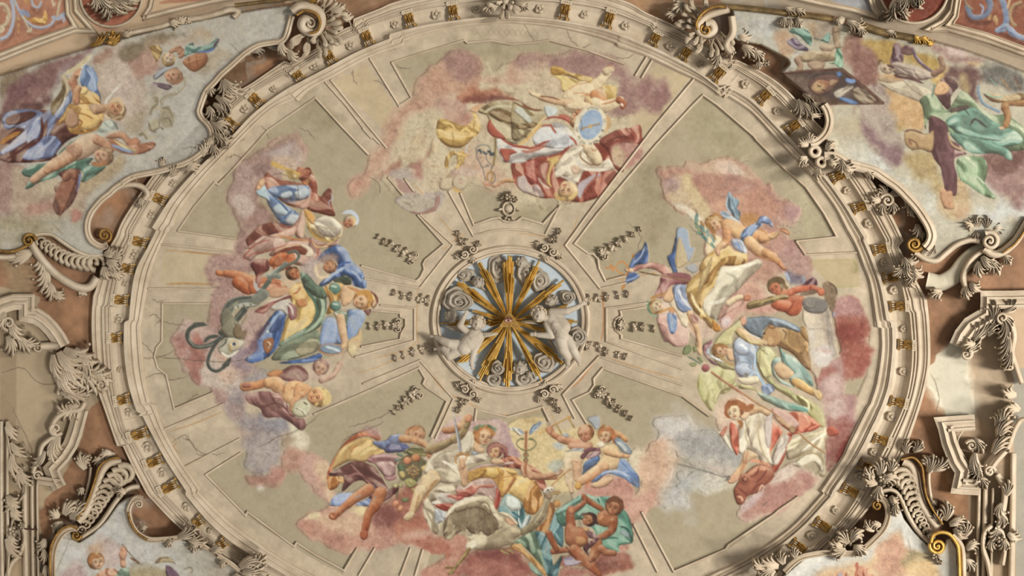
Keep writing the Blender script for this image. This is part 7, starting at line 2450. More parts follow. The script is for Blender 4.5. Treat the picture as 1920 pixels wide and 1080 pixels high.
class Fig:
    """joints given as (x, y, lift m) in a local drawing; radii in drawing units"""
    def __init__(s, ox, oy, sc, base): s.ox, s.oy, s.sc, s.b = ox, oy, sc, base; s.k = (base-CZ)/FP/sc; s.S = []
    def p(s, j): return np.array(W(s.ox+j[0]/s.sc, s.oy+j[1]/s.sc, s.b-j[2]))
    def limb(s, a, b, ra, rb): s.S.append((*s.p(a), ra*s.k, *s.p(b), rb*s.k))
    def chain(s, pts, rs):
        for i in range(len(pts)-1): s.limb(pts[i], pts[i+1], rs[i], rs[i+1])
    def hand(s, w, ang, L, spread=.32, curl=.02, thumb=1):
        a = math.radians(ang); pm = (w[0]+math.cos(a)*L*.4, w[1]+math.sin(a)*L*.4, w[2]+.0); s.limb(w, pm, L*.24, L*.3)
        for i, f in enumerate((.85, 1., .95, .75)):
            aa = a+(i-1.5)*spread; b0 = (pm[0]+math.cos(aa)*L*.15, pm[1]+math.sin(aa)*L*.15, pm[2]); m_ = (b0[0]+math.cos(aa)*L*.35*f, b0[1]+math.sin(aa)*L*.35*f, b0[2]+curl*.4)
            e = (m_[0]+math.cos(aa)*L*.28*f, m_[1]+math.sin(aa)*L*.28*f, m_[2]-curl); s.limb(b0, m_, L*.12, L*.11); s.limb(m_, e, L*.11, L*.09)
        ta = a-thumb*1.1; b0 = (w[0]+math.cos(a)*L*.2, w[1]+math.sin(a)*L*.2, w[2]); e = (b0[0]+math.cos(ta)*L*.45, b0[1]+math.sin(ta)*L*.45, b0[2]); s.limb(b0, e, L*.14, L*.1)
    def foot(s, an, ang, L):
        a = math.radians(ang); to = (an[0]+math.cos(a)*L, an[1]+math.sin(a)*L, an[2]-.01); s.limb(an, to, L*.34, L*.3)
        for i in range(5):
            q = (i-2)*.16*L; t0 = (to[0]-math.sin(a)*q, to[1]+math.cos(a)*q, to[2]); t1 = (t0[0]+math.cos(a)*L*.3, t0[1]+math.sin(a)*L*.3, t0[2]); s.limb(t0, t1, L*.11, L*.1)
    def headbits(s, c, r, up, face):
        """c centre; up (deg, plan direction of the crown); face: how far the face turns to the viewer's floor (1 = looks straight down)"""
        a = math.radians(up); U = np.array([math.cos(a), math.sin(a)]); Rr = np.array([-U[1], U[0]]); kz = s.k
        def q(i, j, k): return (c[0]+Rr[0]*i*r+U[0]*j*r, c[1]+Rr[1]*i*r+U[1]*j*r, c[2]+k*r*kz)
        s.q = q; F = face
        s.limb(c, q(0, .12, .05), r, r*.98)
        s.limb(q(-.42, -.28+.0, .62), q(-.42, -.3, .6), r*.36, r*.36); s.limb(q(.42, -.28, .62), q(.42, -.3, .6), r*.36, r*.36)      # cheeks
        s.limb(q(0, -.72, .55), q(0, -.74, .56), r*.3, r*.28)                                                                        # chin
        s.limb(q(0, .12, 1.0), q(0, -.18, 1.2), r*.1, r*.16)                                                                          # nose
        s.limb(q(-.16, -.46, .93), q(.16, -.46, .93), r*.11, r*.11); s.limb(q(-.12, -.36, .96), q(.12, -.36, .96), r*.08, r*.08)      # lips
        s.limb(q(-.55, .22, .8), q(-.15, .26, .95), r*.1, r*.12); s.limb(q(.55, .22, .8), q(.15, .26, .95), r*.1, r*.12)              # brows
        s.limb(q(-.34, .04, .86), q(-.34, .03, .87), r*.13, r*.13); s.limb(q(.34, .04, .86), q(.34, .03, .87), r*.13, r*.13)          # eyes
        s.limb(q(-1.0, -.05, .1), q(-1.0, .08, .1), r*.2, r*.2); s.limb(q(1.0, -.05, .1), q(1.0, .08, .1), r*.2, r*.2)                # ears
    def hair(s, c, r, up, parent, m, n=70, seed=0):
        a = math.radians(up); g = Geo(); tv, tf = ico(); q = np.random.default_rng(seed); U = np.array([math.cos(a), math.sin(a)]); Rr = np.array([-U[1], U[0]])
        for i in range(n):
            for _ in range(20):
                d = q.normal(size=3); d /= np.linalg.norm(d)
                if d[1] > -.35 and not (d[2] > .45 and d[1] < .45): break
            P = s.p((c[0]+(Rr[0]*d[0]+U[0]*(d[1]+.1))*r, c[1]+(Rr[1]*d[0]+U[1]*(d[1]+.1))*r, c[2]+d[2]*r*s.k)); rad = r*s.k*q.uniform(.17, .28)
            g.add(P+tv*rad*np.array([1, 1, .9]), tf)
        return g.out('hair', m, parent)
    def wing(s, root, ang, L, w, parent, m, n=9, z=.0):
        g = Geo(); a = math.radians(ang)
        for row in range(3):
            for i in range(n-row):
                f = (i+row*.5)/n; x = root[0]+math.cos(a)*L*f*.8; y = root[1]+math.sin(a)*L*f*.8; aa = a+.9*(1-f)*(1 if w > 0 else -1); l = abs(w)*(1-.22*row)
                P = [(x, y), (x+math.cos(aa)*l, y+math.sin(aa)*l)]; nx, ny = -math.sin(aa)*abs(w)*.16, math.cos(aa)*abs(w)*.16; h = root[2]+z+.02*row; V = []
                for t, ww, dz in ((0, .7, .03), (.5, 1.1, .05), (.85, .9, .045), (1, .2, .02)):
                    bx, by = P[0][0]*(1-t)+P[1][0]*t, P[0][1]*(1-t)+P[1][1]*t
                    for k in (-1, 0, 1): V.append(s.p((bx+nx*k*ww, by+ny*k*ww, h+dz*(1-.6*abs(k)))))
                g.add(V, [(q*3+j, q*3+j+1, q*3+4+j, q*3+3+j) for q in range(3) for j in range(2)])
        return g.out('wing', m, parent)
PB = OZ
# left putto, drawn at 6.75 x from (800,560)
t1 = thing('putto', 'nude stucco putto at the left rim, one arm raised and one hanging down', 'putto', *C5(300, 690), -.1)
f = Fig(800, 560, 6.75, PB)
f.limb((590, 440, .40), (470, 620, .42), 88, 98); f.limb((640, 470, .40), (540, 560, .42), 80, 95); f.limb((470, 620, .42), (420, 620, .40), 92, 80); f.limb((610, 430, .40), (635, 380, .44), 42, 40)
f.limb((560, 470, .46), (580, 500, .47), 55, 55)
f.chain([(530, 430, .40), (420, 340, .48), (470, 240, .52)], [52, 42, 32]); f.hand((470, 235, .52), -60, 85)
f.chain([(680, 500, .40), (600, 660, .44), (565, 800, .42)], [52, 46, 33]); f.hand((565, 805, .42), 80, 85, thumb=-1)
f.chain([(410, 590, .40), (290, 570, .44), (200, 530, .42), (120, 490, .38)], [78, 62, 50, 34]); f.foot((112, 485, .38), 190, 55)
f.chain([(400, 660, .40), (290, 730, .44), (220, 640, .40), (160, 630, .36)], [74, 58, 50, 34]); f.foot((150, 630, .36), 170, 50)
f.headbits((640, 320, .50), 84, -75, 1); bodymesh('body', f.S, .0105, MSTW, t1)
f.hair((640, 315, .49), 92, -75, t1, MSTD, 80, 1)
f.wing((470, 440, .22), 200, 230, 90, t1, MSTW, 9); f.wing((700, 500, .22), -15, 190, -80, t1, MSTW, 8)
# right putto
t2 = thing('putto', 'nude stucco putto at the right rim stretching one arm over the frame', 'putto', *C5(880, 620), -.1)
f = Fig(960, 560, 6.75, PB)
f.limb((500, 260, .38), (620, 400, .42), 92, 100); f.limb((560, 230, .38), (650, 360, .42), 80, 95); f.limb((620, 420, .42), (640, 480, .40), 95, 84); f.limb((450, 250, .40), (400, 240, .44), 44, 42)
f.limb((540, 320, .47), (560, 330, .47), 50, 50)
f.chain([(500, 175, .40), (690, 160, .46), (830, 105, .44)], [58, 48, 34]); f.hand((835, 100, .44), -30, 95)
f.chain([(440, 310, .38), (500, 470, .40), (330, 460, .36)], [52, 46, 34]); f.hand((325, 458, .36), 185, 90, thumb=-1)
f.chain([(610, 520, .40), (640, 640, .46), (700, 740, .42), (705, 820, .36)], [76, 62, 50, 34]); f.foot((705, 825, .36), 110, 50)
f.chain([(700, 520, .38), (770, 640, .44), (820, 730, .40), (845, 790, .36)], [72, 58, 48, 34]); f.foot((845, 795, .36), 80, 48)
f.headbits((340, 215, .48), 86, -75, 1); bodymesh('body', f.S, .0105, MSTW, t2)
f.hair((335, 205, .47), 94, -85, t2, MSTD, 80, 2)
f.wing((330, 330, .18), 190, 230, 60, t2, MSTW, 9); f.wing((480, 500, .12), 60, 180, 70, t2, MSTD, 7)
def cherub(x, y, r, up, label, lift=.14, wing=True, seed=0):
    c = thing('cherub_head', label, 'cherub', *C5(x, y), -.1); f = Fig(800, 440, 3.6, PB); f.headbits((x, y, lift), r, up, 1); bodymesh('head', f.S, .010, MCLD, c, 4)
    f.hair((x, y, lift), r*1.05, up, c, MCLD, 46, seed)
    if wing:
        a = up+90
        for sg in (1, -1): f.wing((x, y, lift-.1), up+sg*100, r*2.0, sg*r*.9, c, MCLD, 6)
cherub(640, 190, 36, -80, 'curly cherub head at the top of the oculus, right of the topmost ray', .16, True, 5)
cherub(345, 325, 36, -60, 'curly cherub head between the two upper left rays', .14, True, 6)
cherub(168, 545, 40, 100, 'cherub head seen from its crown under the large spiral cloud', .2, False, 7)
cherub(838, 452, 42, -20, 'cherub head with thick curls above the shoulder of the right putto', .14, False, 8)
cherub(632, 905, 42, -95, 'lowest cherub head, right of the lowest ray', .2, True, 9)
cherub(690, 945, 22, -60, 'small cherub face tucked beside the lowest cherub head', .16, False, 10)
# ---------------------------------------------------------------- stucco ornaments
def strip(t, name, pts, r, h, m=None, d=0., taper=None, closed=False, raw=False, n=6, kind='tube'):
    P = (dens(nums(pts)) if raw else path(pts, n, closed)) if isinstance(pts, str) else pts
    pr = tubeprof(r, h) if kind == 'tube' else kind
    g = Geo(); g.add(*sweep(P, pr, closed, d, taper)); return g.out(name, m or MST, t, kind == 'tube')
def scroll(t, cx, cy, r, a0, turns, cw=1, w=3.2, h=.09, d=0., m=None, name='volute'):
    P = volute(cx, cy, r, a0, turns, cw); g = Geo(); g.add(*sweep(P, tubeprof(w, h, 6), False, lambda s: d+.07*s, lambda s: 1-.45*s)); o = g.out(name, m or MST, t)
    ballgeo(cx, cy, max(2., r*.2), d+.04, .1, Geo(), 8, 4).out('volute_eye', m or MST, o); return o
def leaves(t, spec, m=None, name='leaf', d=0., lift=.07):
    """spec: 'u,v,angle,length,width ...' one leaf each"""
    for q in spec.split():
        u, v, a, L, w = [float(x) for x in q.split(',')]; L *= 1.12; w *= .9
        leafgeo(u, v, a, L, w, d, lift*min(1.4, .5+L/36), .6, 3+(L > 30), (.55+.5*abs(math.sin(u*2.3)))*(1 if math.sin(u*1.7+v) > 0 else -1)).out(name, m or MST, t)
def flowers(t, spec, m=None, d=0.):
    for i, q in enumerate(spec.split()):
        u, v, r = [float(x) for x in q.split(',')]; flowergeo(u, v, r, d, .0065*r+.02, 5, i*.7).out('flower', m or MSTD, t)
def beads(t, P, n, r0, r1, d=0., m=None, name='bead'):
    L = np.r_[0, np.cumsum(np.hypot(*np.diff(P, axis=0).T))]; T = tang(P, False)
    for i in range(n):
        s = L[-1]*(i+.5)/n; u, v = np.interp(s, L, P[:, 0]), np.interp(s, L, P[:, 1]); tx, ty = np.interp(s, L, T[:, 0]), np.interp(s, L, T[:, 1]); r = r0+(r1-r0)*i/max(1, n-1)
        a = math.atan2(ty, tx); q = np.linspace(.5*math.pi, 2.1*math.pi, 16); C = np.stack([u+r*np.cos(q+a), v+r*.9*np.sin(q+a)], 1)
        g = Geo(); g.add(*sweep(C, tubeprof(r*.42, r*.011, 5), False, d, lambda s: 1-.35*s)); ballgeo(u, v, r*.38, d, r*.008, g, 8, 3); g.out(name, m or MSTD, t)
# drops of flowers in the dome panels
def drop(label, u0, v0, u1, v1, r0=11., r1=5, n=6, head=True):
    t = thing('floral_drop', label, 'stucco ornament', u0, v0, 0, 'floral drops of the dome'); rg_ = np.random.default_rng(int(u0*7+v0)); a = math.atan2(v1-v0, u1-u0)
    for i in range(n):
        f = i/(n-1); r = r0+(r1-r0)*f; u = u0+(u1-u0)*f+rg_.uniform(-2, 2); v = v0+(v1-v0)*f+rg_.uniform(-2, 2)
        if i % 2 == 0 and r > 4: flowergeo(u, v, r*.8, 0, .05, 5, i).out('flower', MST, t)
        else:
            g = Geo()
            for k in range(3): ballgeo(u+rg_.uniform(-r, r)*.6, v+rg_.uniform(-r, r)*.6, r*.42, 0, r*.007, g, 8, 4)
            g.out('berry_cluster', MST, t)
        for sg in (-1, 1): leafgeo(u, v, math.degrees(a)+sg*rg_.uniform(50, 110), r*1.25, r*.42, 0, .05, .6, 2).out('leaf', MSTD, t)
    if head:
        for sg in (-1, 1): scroll(t, u0-math.cos(a)*5-math.sin(a)*sg*7, v0-math.sin(a)*5+math.cos(a)*sg*7, 6, math.degrees(a), 1.3, sg, 1.6, .04)
        leafgeo(u0, v0, math.degrees(a)+180, 12, 5, 0, .05, .6, 3).out('leaf', MSTD, t)
drop('bunch of stucco fruit with curling top, upper left of the glory', 772, 482, 709, 444)
drop('bunch of stucco fruit with curling top, upper right of the glory', 1134, 474, 1199, 433)
drop('leafy stucco drop on the rib left of the glory, above the left putto', 803, 562, 738, 549, 9, 6, 5, False)
drop('scrolled stucco drop in the small left panel beside the crowned woman', 742, 610, 694, 610, 9, 6, 4)
drop('leafy stucco drop on the rib left of the glory, below the left putto', 806, 652, 742, 672, 9, 6, 5, False)
drop('leafy stucco drop on the rib right of the glory, above the right putto', 1102, 564, 1178, 550, 9, 6, 5, False)
drop('scrolled stucco drop in the small right panel beside the wreathed woman', 1168, 610, 1226, 618, 10, 6, 4)
drop('leafy stucco drop on the rib right of the glory, below the right putto', 1102, 648, 1174, 668, 9, 6, 5, False)
drop('bunch of stucco fruit lower left of the glory, above the flying figure', 780, 738, 738, 774)
drop('bunch of stucco fruit lower right of the glory, above two pale putti', 1128, 738, 1184, 782)
t = thing('cartouche', 'small stucco shield with flower above it, in the panel over the glory', 'stucco ornament', 954, 390)
g = Geo(); E3 = np.array([[954+11*math.cos(a), 391+13*math.sin(a)] for a in np.arange(20)*2*np.pi/20]); g.add(*sweep(E3, tubeprof(2.6, .05, 6), True)); g.out('rim', MSTD, t)
ballgeo(954, 391, 8, 0, .05, Geo(), 14, 4).out('shield', MSTD, t); flowers(t, '955,369,10 944,372,6 966,374,6'); leaves(t, '943,392,180,10,4 965,392,0,10,4 950,405,110,9,4 958,405,70,9,4'); ballgeo(954, 411, 3, 0, .05, Geo()).out('bead', MSTD, t)
for u, v, a, lb in ((880, 474, -65, 'upper left'), (1028, 470, -115, 'upper right'), (880, 733, 65, 'lower left'), (1028, 733, 115, 'lower right')):
    t = thing('console', 'scrolled stucco console with leaf drop on the rim of the oculus, '+lb, 'stucco ornament', u, v, 0, 'consoles on the oculus ring'); c, s = math.cos(math.radians(a)), math.sin(math.radians(a))
    c, s = (u-955)/math.hypot(u-955, v-602), (v-602)/math.hypot(u-955, v-602)
    for sg in (-1, 1):
        scroll(t, u-s*sg*9+c*2, v+c*sg*9+s*2, 8, math.degrees(a)+sg*90, 1.5, sg, 2.4, .09, .06)
        leaves(t, '%f,%f,%f,16,5' % (u-s*sg*14, v+c*sg*14, math.degrees(math.atan2(s, c))+sg*70))
    leaves(t, '%f,%f,%f,15,7' % (u-c*6, v-s*6, math.degrees(math.atan2(-s, -c)))); flowers(t, '%f,%f,7 %f,%f,8 %f,%f,6' % (u+c*3, v+s*3, u+c*24, v+s*24, u+c*42, v+s*42)); leaves(t, '%f,%f,%f,12,5 %f,%f,%f,12,5' % (u+c*24, v+s*24, a+60, u+c*24, v+s*24, a-60))
# shells on the top of the cornice
def shell(t, u, v, a0, a1, r0, r1, n, d, m=None, jag=.2, w=1.):
    for i in range(n):
        f = i/(n-1); a = math.radians(a0+(a1-a0)*f); R = r1*(.82+jag*math.sin(i*2.3)**2); b = .28*math.sin(i*1.9+.6)
        k = np.linspace(0, 1, 12); aa = a+b*np.sin(k*math.pi)*.8+b*k*.5; rad = r0+(R-r0)*k; P = np.stack([u+rad*np.cos(aa), v+rad*np.sin(aa)], 1)
        q = w*max(1.8, math.radians(abs(a1-a0))/n*R*.50)
        tp = lambda s: (.3+.7*s)*(1 if s < .86 else max(.25, math.sqrt(max(0, 1-((s-.86)/.15)**2))))
        g = Geo(); g.add(*sweep(P, [(-q, -.03), (-q*.9, q*.006), (-q*.55, q*.014), (-q*.1, q*.017), (q*.2, q*.012), (q*.5, q*.0155), (q*.9, q*.007), (q, -.03)], False, lambda s: d+.05*math.sin(s*2.6)+.04*s, tp)); g.out('flute', m or MSTD, t)
t = thing('shell_ornament', 'dark centred stucco shell crowning the top of the cornice in the middle', 'shell', 948, 6, .2)
shell(t, 948, 2, -20, 200, 8, 36, 11, .24); shell(t, 948, 0, 10, 170, 4, 20, 6, .3); ballgeo(948, 2, 8, .3, .1, Geo()).out('boss', MSTD, t); leaves(t, '925,10,170,22,7 972,8,10,22,7', d=.24)
t = thing('shell_ornament', 'great fluted stucco shell with gilded scroll, upper left of the cornice', 'shell', 598, 62, .24)
shell(t, 588, 48, 20, 150, 22, 66, 13, .3, None, .15); shell(t, 592, 40, -75, 15, 24, 62, 9, .28, None, .2); shell(t, 600, 50, -40, 120, 12, 40, 9, .36)
strip(t, 'scroll_band', '548,22 562,12 584,14 600,26 602,44 592,60 576,58 566,48 570,36 582,36', 9, .12, MST, .38); strip(t, 'gilded_edge', '556,28 572,20 592,26 600,42 594,58 580,62', 3, .1, MGOLDD, .5); scroll(t, 582, 44, 12, 200, 1.3, 1, 4, .08, .4)
leaves(t, '540,92,70,30,8 528,80,95,26,8 620,20,-10,28,9 640,30,20,22,8 590,10,-90,20,7', d=.3); leaves(t, '582,6,-60,18,7', MGOLDD, 'gilded_leaf', .4)
t = thing('shell_ornament', 'great fluted stucco shell with dark gilded scroll, upper right of the cornice', 'shell', 1322, 55, .24)
shell(t, 1330, 52, 20, 165, 22, 58, 13, .3, None, .15); shell(t, 1322, 46, 165, 285, 20, 56, 10, .28, None, .2); shell(t, 1318, 54, 90, 240, 10, 34, 8, .36)
strip(t, 'scroll_band', '1368,16 1345,22 1325,30 1310,46 1312,60 1326,64 1338,56 1334,44 1324,44', 8, .12, MST, .38); strip(t, 'gilded_edge', '1362,14 1340,12 1318,24 1306,42 1308,56', 3, .1, MGOLDD, .48); scroll(t, 1324, 56, 11, 240, 1.3, -1, 4, .08, .42, MGOLDD)
strip(t, 'outer_scroll', '1372,30 1374,60 1362,84 1372,100', 7, .13, MST, .34); leaves(t, '1345,95,85,34,8 1362,80,60,30,8 1384,66,20,26,9 1392,86,30,30,9 1412,96,25,26,8 1420,114,60,16,6 1288,8,170,30,10 1270,26,190,22,8', d=.2)
flowers(t, '1410,104,9 1436,118,8', d=.1)
# frame of the upper left fresco
FR_ = [(-5, -.12), (-5, .02), (-4, .06), (-1, .08), (0, .05), (2, .06), (4, .09), (6, .05), (6, -.12)]
L1 = LIFT+.0
def frame(t, pts, sc=1., d=LIFT, name='frame_strip', m=None, n=6): P = path(pts, n); g = Geo(); g.add(*sweep(P, [(o*sc, h) for o, h in FR_], False, lambda s: 0, None, lambda P: ZFL(P, d))); return g.out(name, m or MST, t, False)
def ZFL(P, d): return zbase(P[:, 0], P[:, 1])-d
t = thing('stucco_surround', 'curving stucco frame with acanthus tufts round the upper left corner fresco', 'frame', 400, 190, .1)
frame(t, '548,30 534,73 510,80 485,85 460,100 433,124 415,140 402,155 388,170 380,188 376,200 374,209 378,220 388,230 396,242 398,256 394,268 384,282 366,296 348,306 330,312 312,318 286,324 259,329 243,335 228,344', 1.1)
frame(t, '232,344 218,352 205,364 192,374 181,386 172,398 166,412 164,426 166,440 172,451 181,458 192,462 202,458', 1.2); scroll(t, 196, 441, 13, 60, 1.6, -1, 3.4, .1, .2, MGOLDD, 'gilded_volute')
strip(t, 'scroll_band', '205,364 225,350 250,346 268,352 276,364 270,374', 6, .1, MST, .16); leaves(t, '262,372,60,18,6 245,338,-60,16,5 300,312,-50,18,6 318,330,-40,24,7 350,318,-35,26,8 378,292,-60,26,8 392,276,-70,20,7', d=.26)
leaves(t, '415,150,70,30,8 418,150,50,44,10 412,165,30,46,10 405,180,30,42,9 400,195,25,36,8 396,160,100,20,7 390,200,60,26,8', d=.2, lift=.11)
leaves(t, '395,230,30,36,8 402,236,-20,30,8 398,250,20,34,8 410,262,10,28,7 396,270,60,26,7', d=.24, lift=.1); flowers(t, '412,262,8 430,258,7 404,268,7 425,275,6', d=.24)
leaves(t, '455,104,-30,22,6 472,98,-25,24,6 500,86,10,30,6', MSTW, d=.05)
# ribbed console left
def ribbed(label, cl, n, r0, r1, ea, eb, gilt, d=.12):
    t = thing('ribbed_console', label, 'stucco ornament', *cl_mid(cl), d); P = path(cl, 8); beads(t, P, n, r0*1.12, r1*1.12, d)
    strip(t, 'side_band', ea, 5, .13, MST, d); strip(t, 'side_band', eb, 8, .11, MST, d)
    if gilt: strip(t, 'gilded_edge', gilt, 2.2, .07, MGOLDD, d+.1)
    return t
def cl_mid(s): P = nums(s); return P[len(P)//2]
t = ribbed('ribbed S-shaped console with gilded volute under the upper left fresco', '72,450 90,462 110,476 130,486 155,492 186,494', 11, 8, 13, '60,443 78,438 98,440 117,453 145,471 170,479 198,476', '58,456 72,478 92,502 116,522 145,538 168,538 182,520', None)
scroll(t, 54, 451, 13, 0, 1.5, -1, 4, .12, .26, MGOLDD, 'gilded_volute'); strip(t, 'gilded_edge', '-60,462 0,470 20,472 40,466 52,460', 3, .1, MGOLDD, .3); leaves(t, '60,470,150,50,13 76,476,75,40,10 84,500,80,48,10 92,530,70,34,9 100,545,50,26,8 150,540,60,18,8', d=.05); strip(t, 'frame_strip', '-60,476 0,482 30,480', 6, .1, MST, .26)
leaves(t, '196,476,0,24,9 200,490,20,30,10 204,500,50,34,10 210,484,-30,26,9 196,500,90,26,9 215,505,80,22,8', d=.26, lift=.1)
# left cartouche
def moulded(t, pts, w, d, name='frame_moulding', raw=True):
    P = dens(nums(pts), 5) if raw else path(pts, 8); g = Geo()
    g.add(*sweep(P, [(-w, -.05), (-w, .12), (-w*.8, .15), (-w*.6, .15), (-w*.55, .1), (-w*.2, .09), (w*.1, .13), (w*.3, .14), (w*.35, .09), (w*.8, .07), (w, .06), (w, -.05)], False, d)); return g.out(name, MST, t, False)
t = thing('wall_cartouche', 'stepped and curved stucco frame with acanthus on the left wall, upper part', 'frame', 100, 620, .05)
moulded(t, '-40,600 6,572 26,566 50,566 50,590 66,592 82,602 96,616 108,632 118,650', 15, .1); leaves(t, '8,585,100,40,10 20,600,80,44,10 14,630,60,40,10 30,630,40,40,9 40,640,20,34,8', d=.1, lift=.11)
scroll(t, 16, 606, 14, 90, 1.4, 1, 4, .12, .16); scroll(t, 72, 652, 8, 180, 1.3, -1, 3, .08, .1); strip(t, 'ledge', '76,650 110,648', 8, .12, MST, .1)
t = thing('acanthus_spray', 'big swept acanthus spray meeting the cornice at its left', 'stucco ornament', 165, 700, .1)
leaves(t, '110,660,60,60,14 120,655,35,66,14 140,655,40,56,13 150,670,60,52,13 126,676,75,60,13 118,690,85,56,12 142,690,40,60,14 160,700,10,46,13 168,715,-10,42,12 175,690,40,36,12 100,665,90,50,9 108,700,70,44,9', d=.14, lift=.13); scroll(t, 190, 722, 14, 200, 1.6, 1, 5, .13, .22); scroll(t, 160, 678, 10, 160, 1.4, 1, 4, .12, .2)
strip(t, 'fold', '108,672 110,690 104,706 112,724 108,740', 4, .08, MST, .1); strip(t, 'fold', '122,676 126,696 120,712 128,730', 4, .08, MST, .1); leaves(t, '112,735,10,50,10 120,742,0,60,11', d=.1, lift=.1)
t = thing('wall_cartouche', 'stucco frame with curled acanthus on the left wall, lower part', 'frame', 110, 840, .05)
moulded(t, '152,768 146,790 140,812 132,834 118,856 96,880 104,900 112,915', 14, .1); moulded(t, '70,900 114,906', 8, .1); scroll(t, 104, 804, 13, 30, 1.5, 1, 4.5, .12, .14); scroll(t, 70, 892, 9, 0, 1.4, -1, 3.4, .1, .12)
strip(t, 'scroll_band', '160,752 150,768 128,772 108,782 98,800 104,818', 6, .12, MST, .14); strip(t, 'scroll_band', '104,818 90,826 78,838 74,858 66,872 62,888', 5, .1, MST, .12)
leaves(t, '150,756,150,44,11 136,776,190,34,10 160,744,200,34,10 110,818,120,40,11 98,826,100,44,9 84,846,110,40,7', d=.12, lift=.1)
# left pilaster
t = thing('pilaster', 'moulded stucco pilaster with vine sprigs on the left edge', 'pilaster', 40, 980, .02)
for x, w in ((2, 5), (14, 4), (46, 6), (60, 4), (70, 3)): strip(t, 'moulding', '%d,%d %d,%d %d,1200' % (x, 790 if x < 20 else 890, x, 960, x+4), w, .09, MST, .02)
leaves(t, '14,790,80,40,8 20,830,60,40,8 24,850,100,50,9 36,880,70,40,8 14,930,60,30,10 30,936,120,30,10 24,950,80,30,9 40,880,110,36,8 20,1000,90,30,8 12,1010,70,44,9', d=.08); strip(t, 'stem', '10,800 20,850 36,890 48,920 30,950 20,1000 14,1080', 2.6, .06, MSTD, .08)
strip(t, 'scroll_band', '8,1100 20,1060 36,1040 46,1010 40,980', 5, .08, MST, .05); flowers(t, '24,996,11 40,985,8', d=.08); strip(t, 'iron_pin', '34,990 50,992 70,993', 1.6, .03, MDARK, .1)
# lower left fresco frame
t = ribbed('ribbed stucco console with gilded band beside the lower left fresco', '236,884 222,894 208,908 196,924 184,946 172,966 160,985 150,998', 12, 15, 6, '262,912 246,914 232,922 216,942 200,966 184,986 164,1000 148,1010', '228,866 206,868 192,882 182,908 172,936 160,962 146,978', '224,858 202,862 186,876 178,900 168,930 156,956 144,974', .14)
leaves(t, '196,866,200,24,7 212,852,190,26,8', d=.1); strip(t, 'scroll_band', '190,862 200,850 216,852', 4, .08, MST, .1); strip(t, 'side_stem', '170,876 168,900 160,930 156,950', 3, .06, MST, .08); leaves(t, '160,880,-120,34,10 150,872,-60,26,9 158,916,150,16,6 154,946,160,14,6 120,965,-60,34,11 130,970,-20,34,10 112,968,200,22,9 118,980,150,26,9 138,962,-50,30,9', d=.1, lift=.1)
t = thing('stucco_surround', 'stucco and gilt frame of the lower left corner fresco', 'frame', 250, 990, .1)
frame(t, '98,1120 97,1060 100,1030 108,1010 120,996 136,990 146,996', 1.2); strip(t, 'gilded_edge', '95,1100 94,1040 100,1014 114,994 132,986 146,992', 2.6, .07, MGOLDD, LIFT+.06); scroll(t, 143, 1004, 9, 0, 1.4, 1, 3.6, .1, LIFT, MGOLDD, 'gilded_volute')
leaves(t, '84,1010,100,26,8 82,1030,80,26,7 86,1060,90,26,7', d=.12); frame(t, '268,936 256,934 248,942 242,956 244,974 250,988 262,1002 280,1011 306,1011 332,1008 350,1002', 1.0); strip(t, 'gilded_edge', '240,962 246,982 258,1000 276,1012', 2.4, .07, MGOLDD, LIFT+.08)
scroll(t, 260, 946, 8, 200, 1.5, 1, 3.2, .1, LIFT); frame(t, '352,1004 372,1018 392,1030 410,1042 432,1056 450,1070', .9); leaves(t, '335,1006,-10,36,10 345,1000,-30,30,9 352,1008,30,36,9 362,1014,80,22,7 318,1012,100,16,6 262,990,-20,14,6 395,1034,-20,24,8 420,1050,120,16,6 450,1064,-30,44,12 455,1072,0,40,11 470,1060,-20,34,11 480,1076,20,30,10 440,1076,60,30,9 236,924,200,20,7', d=LIFT+.02, lift=.1)
flowers(t, '265,990,6 320,1013,6 378,1026,6', d=LIFT)
# lower right fresco frame
t = ribbed('ribbed stucco console with gilded band beside the lower right fresco', '1686,892 1700,904 1708,922 1714,944 1720,962 1730,982 1742,1002 1750,1010', 12, 15, 6, '1652,922 1668,918 1684,926 1694,944 1704,968 1718,992 1734,1010 1746,1020', '1694,866 1708,874 1716,892 1720,916 1728,944 1742,968 1758,990', '1690,862 1712,858 1728,874 1732,898 1736,926 1746,950 1760,972 1768,984', .14)
strip(t, 'side_stem', '1742,880 1742,906 1746,934 1752,956 1764,972', 3, .06, MST, .08); leaves(t, '1740,886,-60,34,10 1750,880,-20,34,10 1742,876,-100,24,9 1700,850,-100,26,8 1712,846,-30,26,8 1744,940,20,14,5 1772,976,-70,36,11 1780,984,-20,36,10 1790,990,60,30,9 1762,984,-110,26,9', d=.1, lift=.1)
leaves(t, '1648,892,-70,34,11 1656,900,-20,30,10 1645,905,180,26,9 1650,912,110,28,9 1640,896,210,26,9 1668,884,-60,24,9', d=.26, lift=.1); flowers(t, '1656,898,10 1668,906,7', d=.3)
t = thing('stucco_surround', 'stucco and gilt frame of the lower right corner fresco', 'frame', 1650, 1010, .1)
frame(t, '1470,1072 1484,1058 1500,1046 1520,1040 1550,1036 1580,1037 1602,1036 1622,1026 1640,1010 1656,992 1664,972 1664,954 1658,940 1648,934', 1.1); scroll(t, 1645, 948, 9, 300, 1.5, -1, 3.6, .1, LIFT, MGOLDD, 'gilded_volute')
scroll(t, 1758, 1024, 15, 200, 1.7, -1, 4.4, .12, LIFT, MGOLD, 'gilded_volute'); strip(t, 'gilded_edge', '1746,1018 1750,1004 1764,998 1780,1002 1792,1016 1798,1036 1800,1110', 3.6, .1, MGOLD, LIFT+.04); strip(t, 'frame_strip', '1786,1004 1800,1018 1806,1040 1808,1110', 4.5, .08, MST, LIFT-.02)
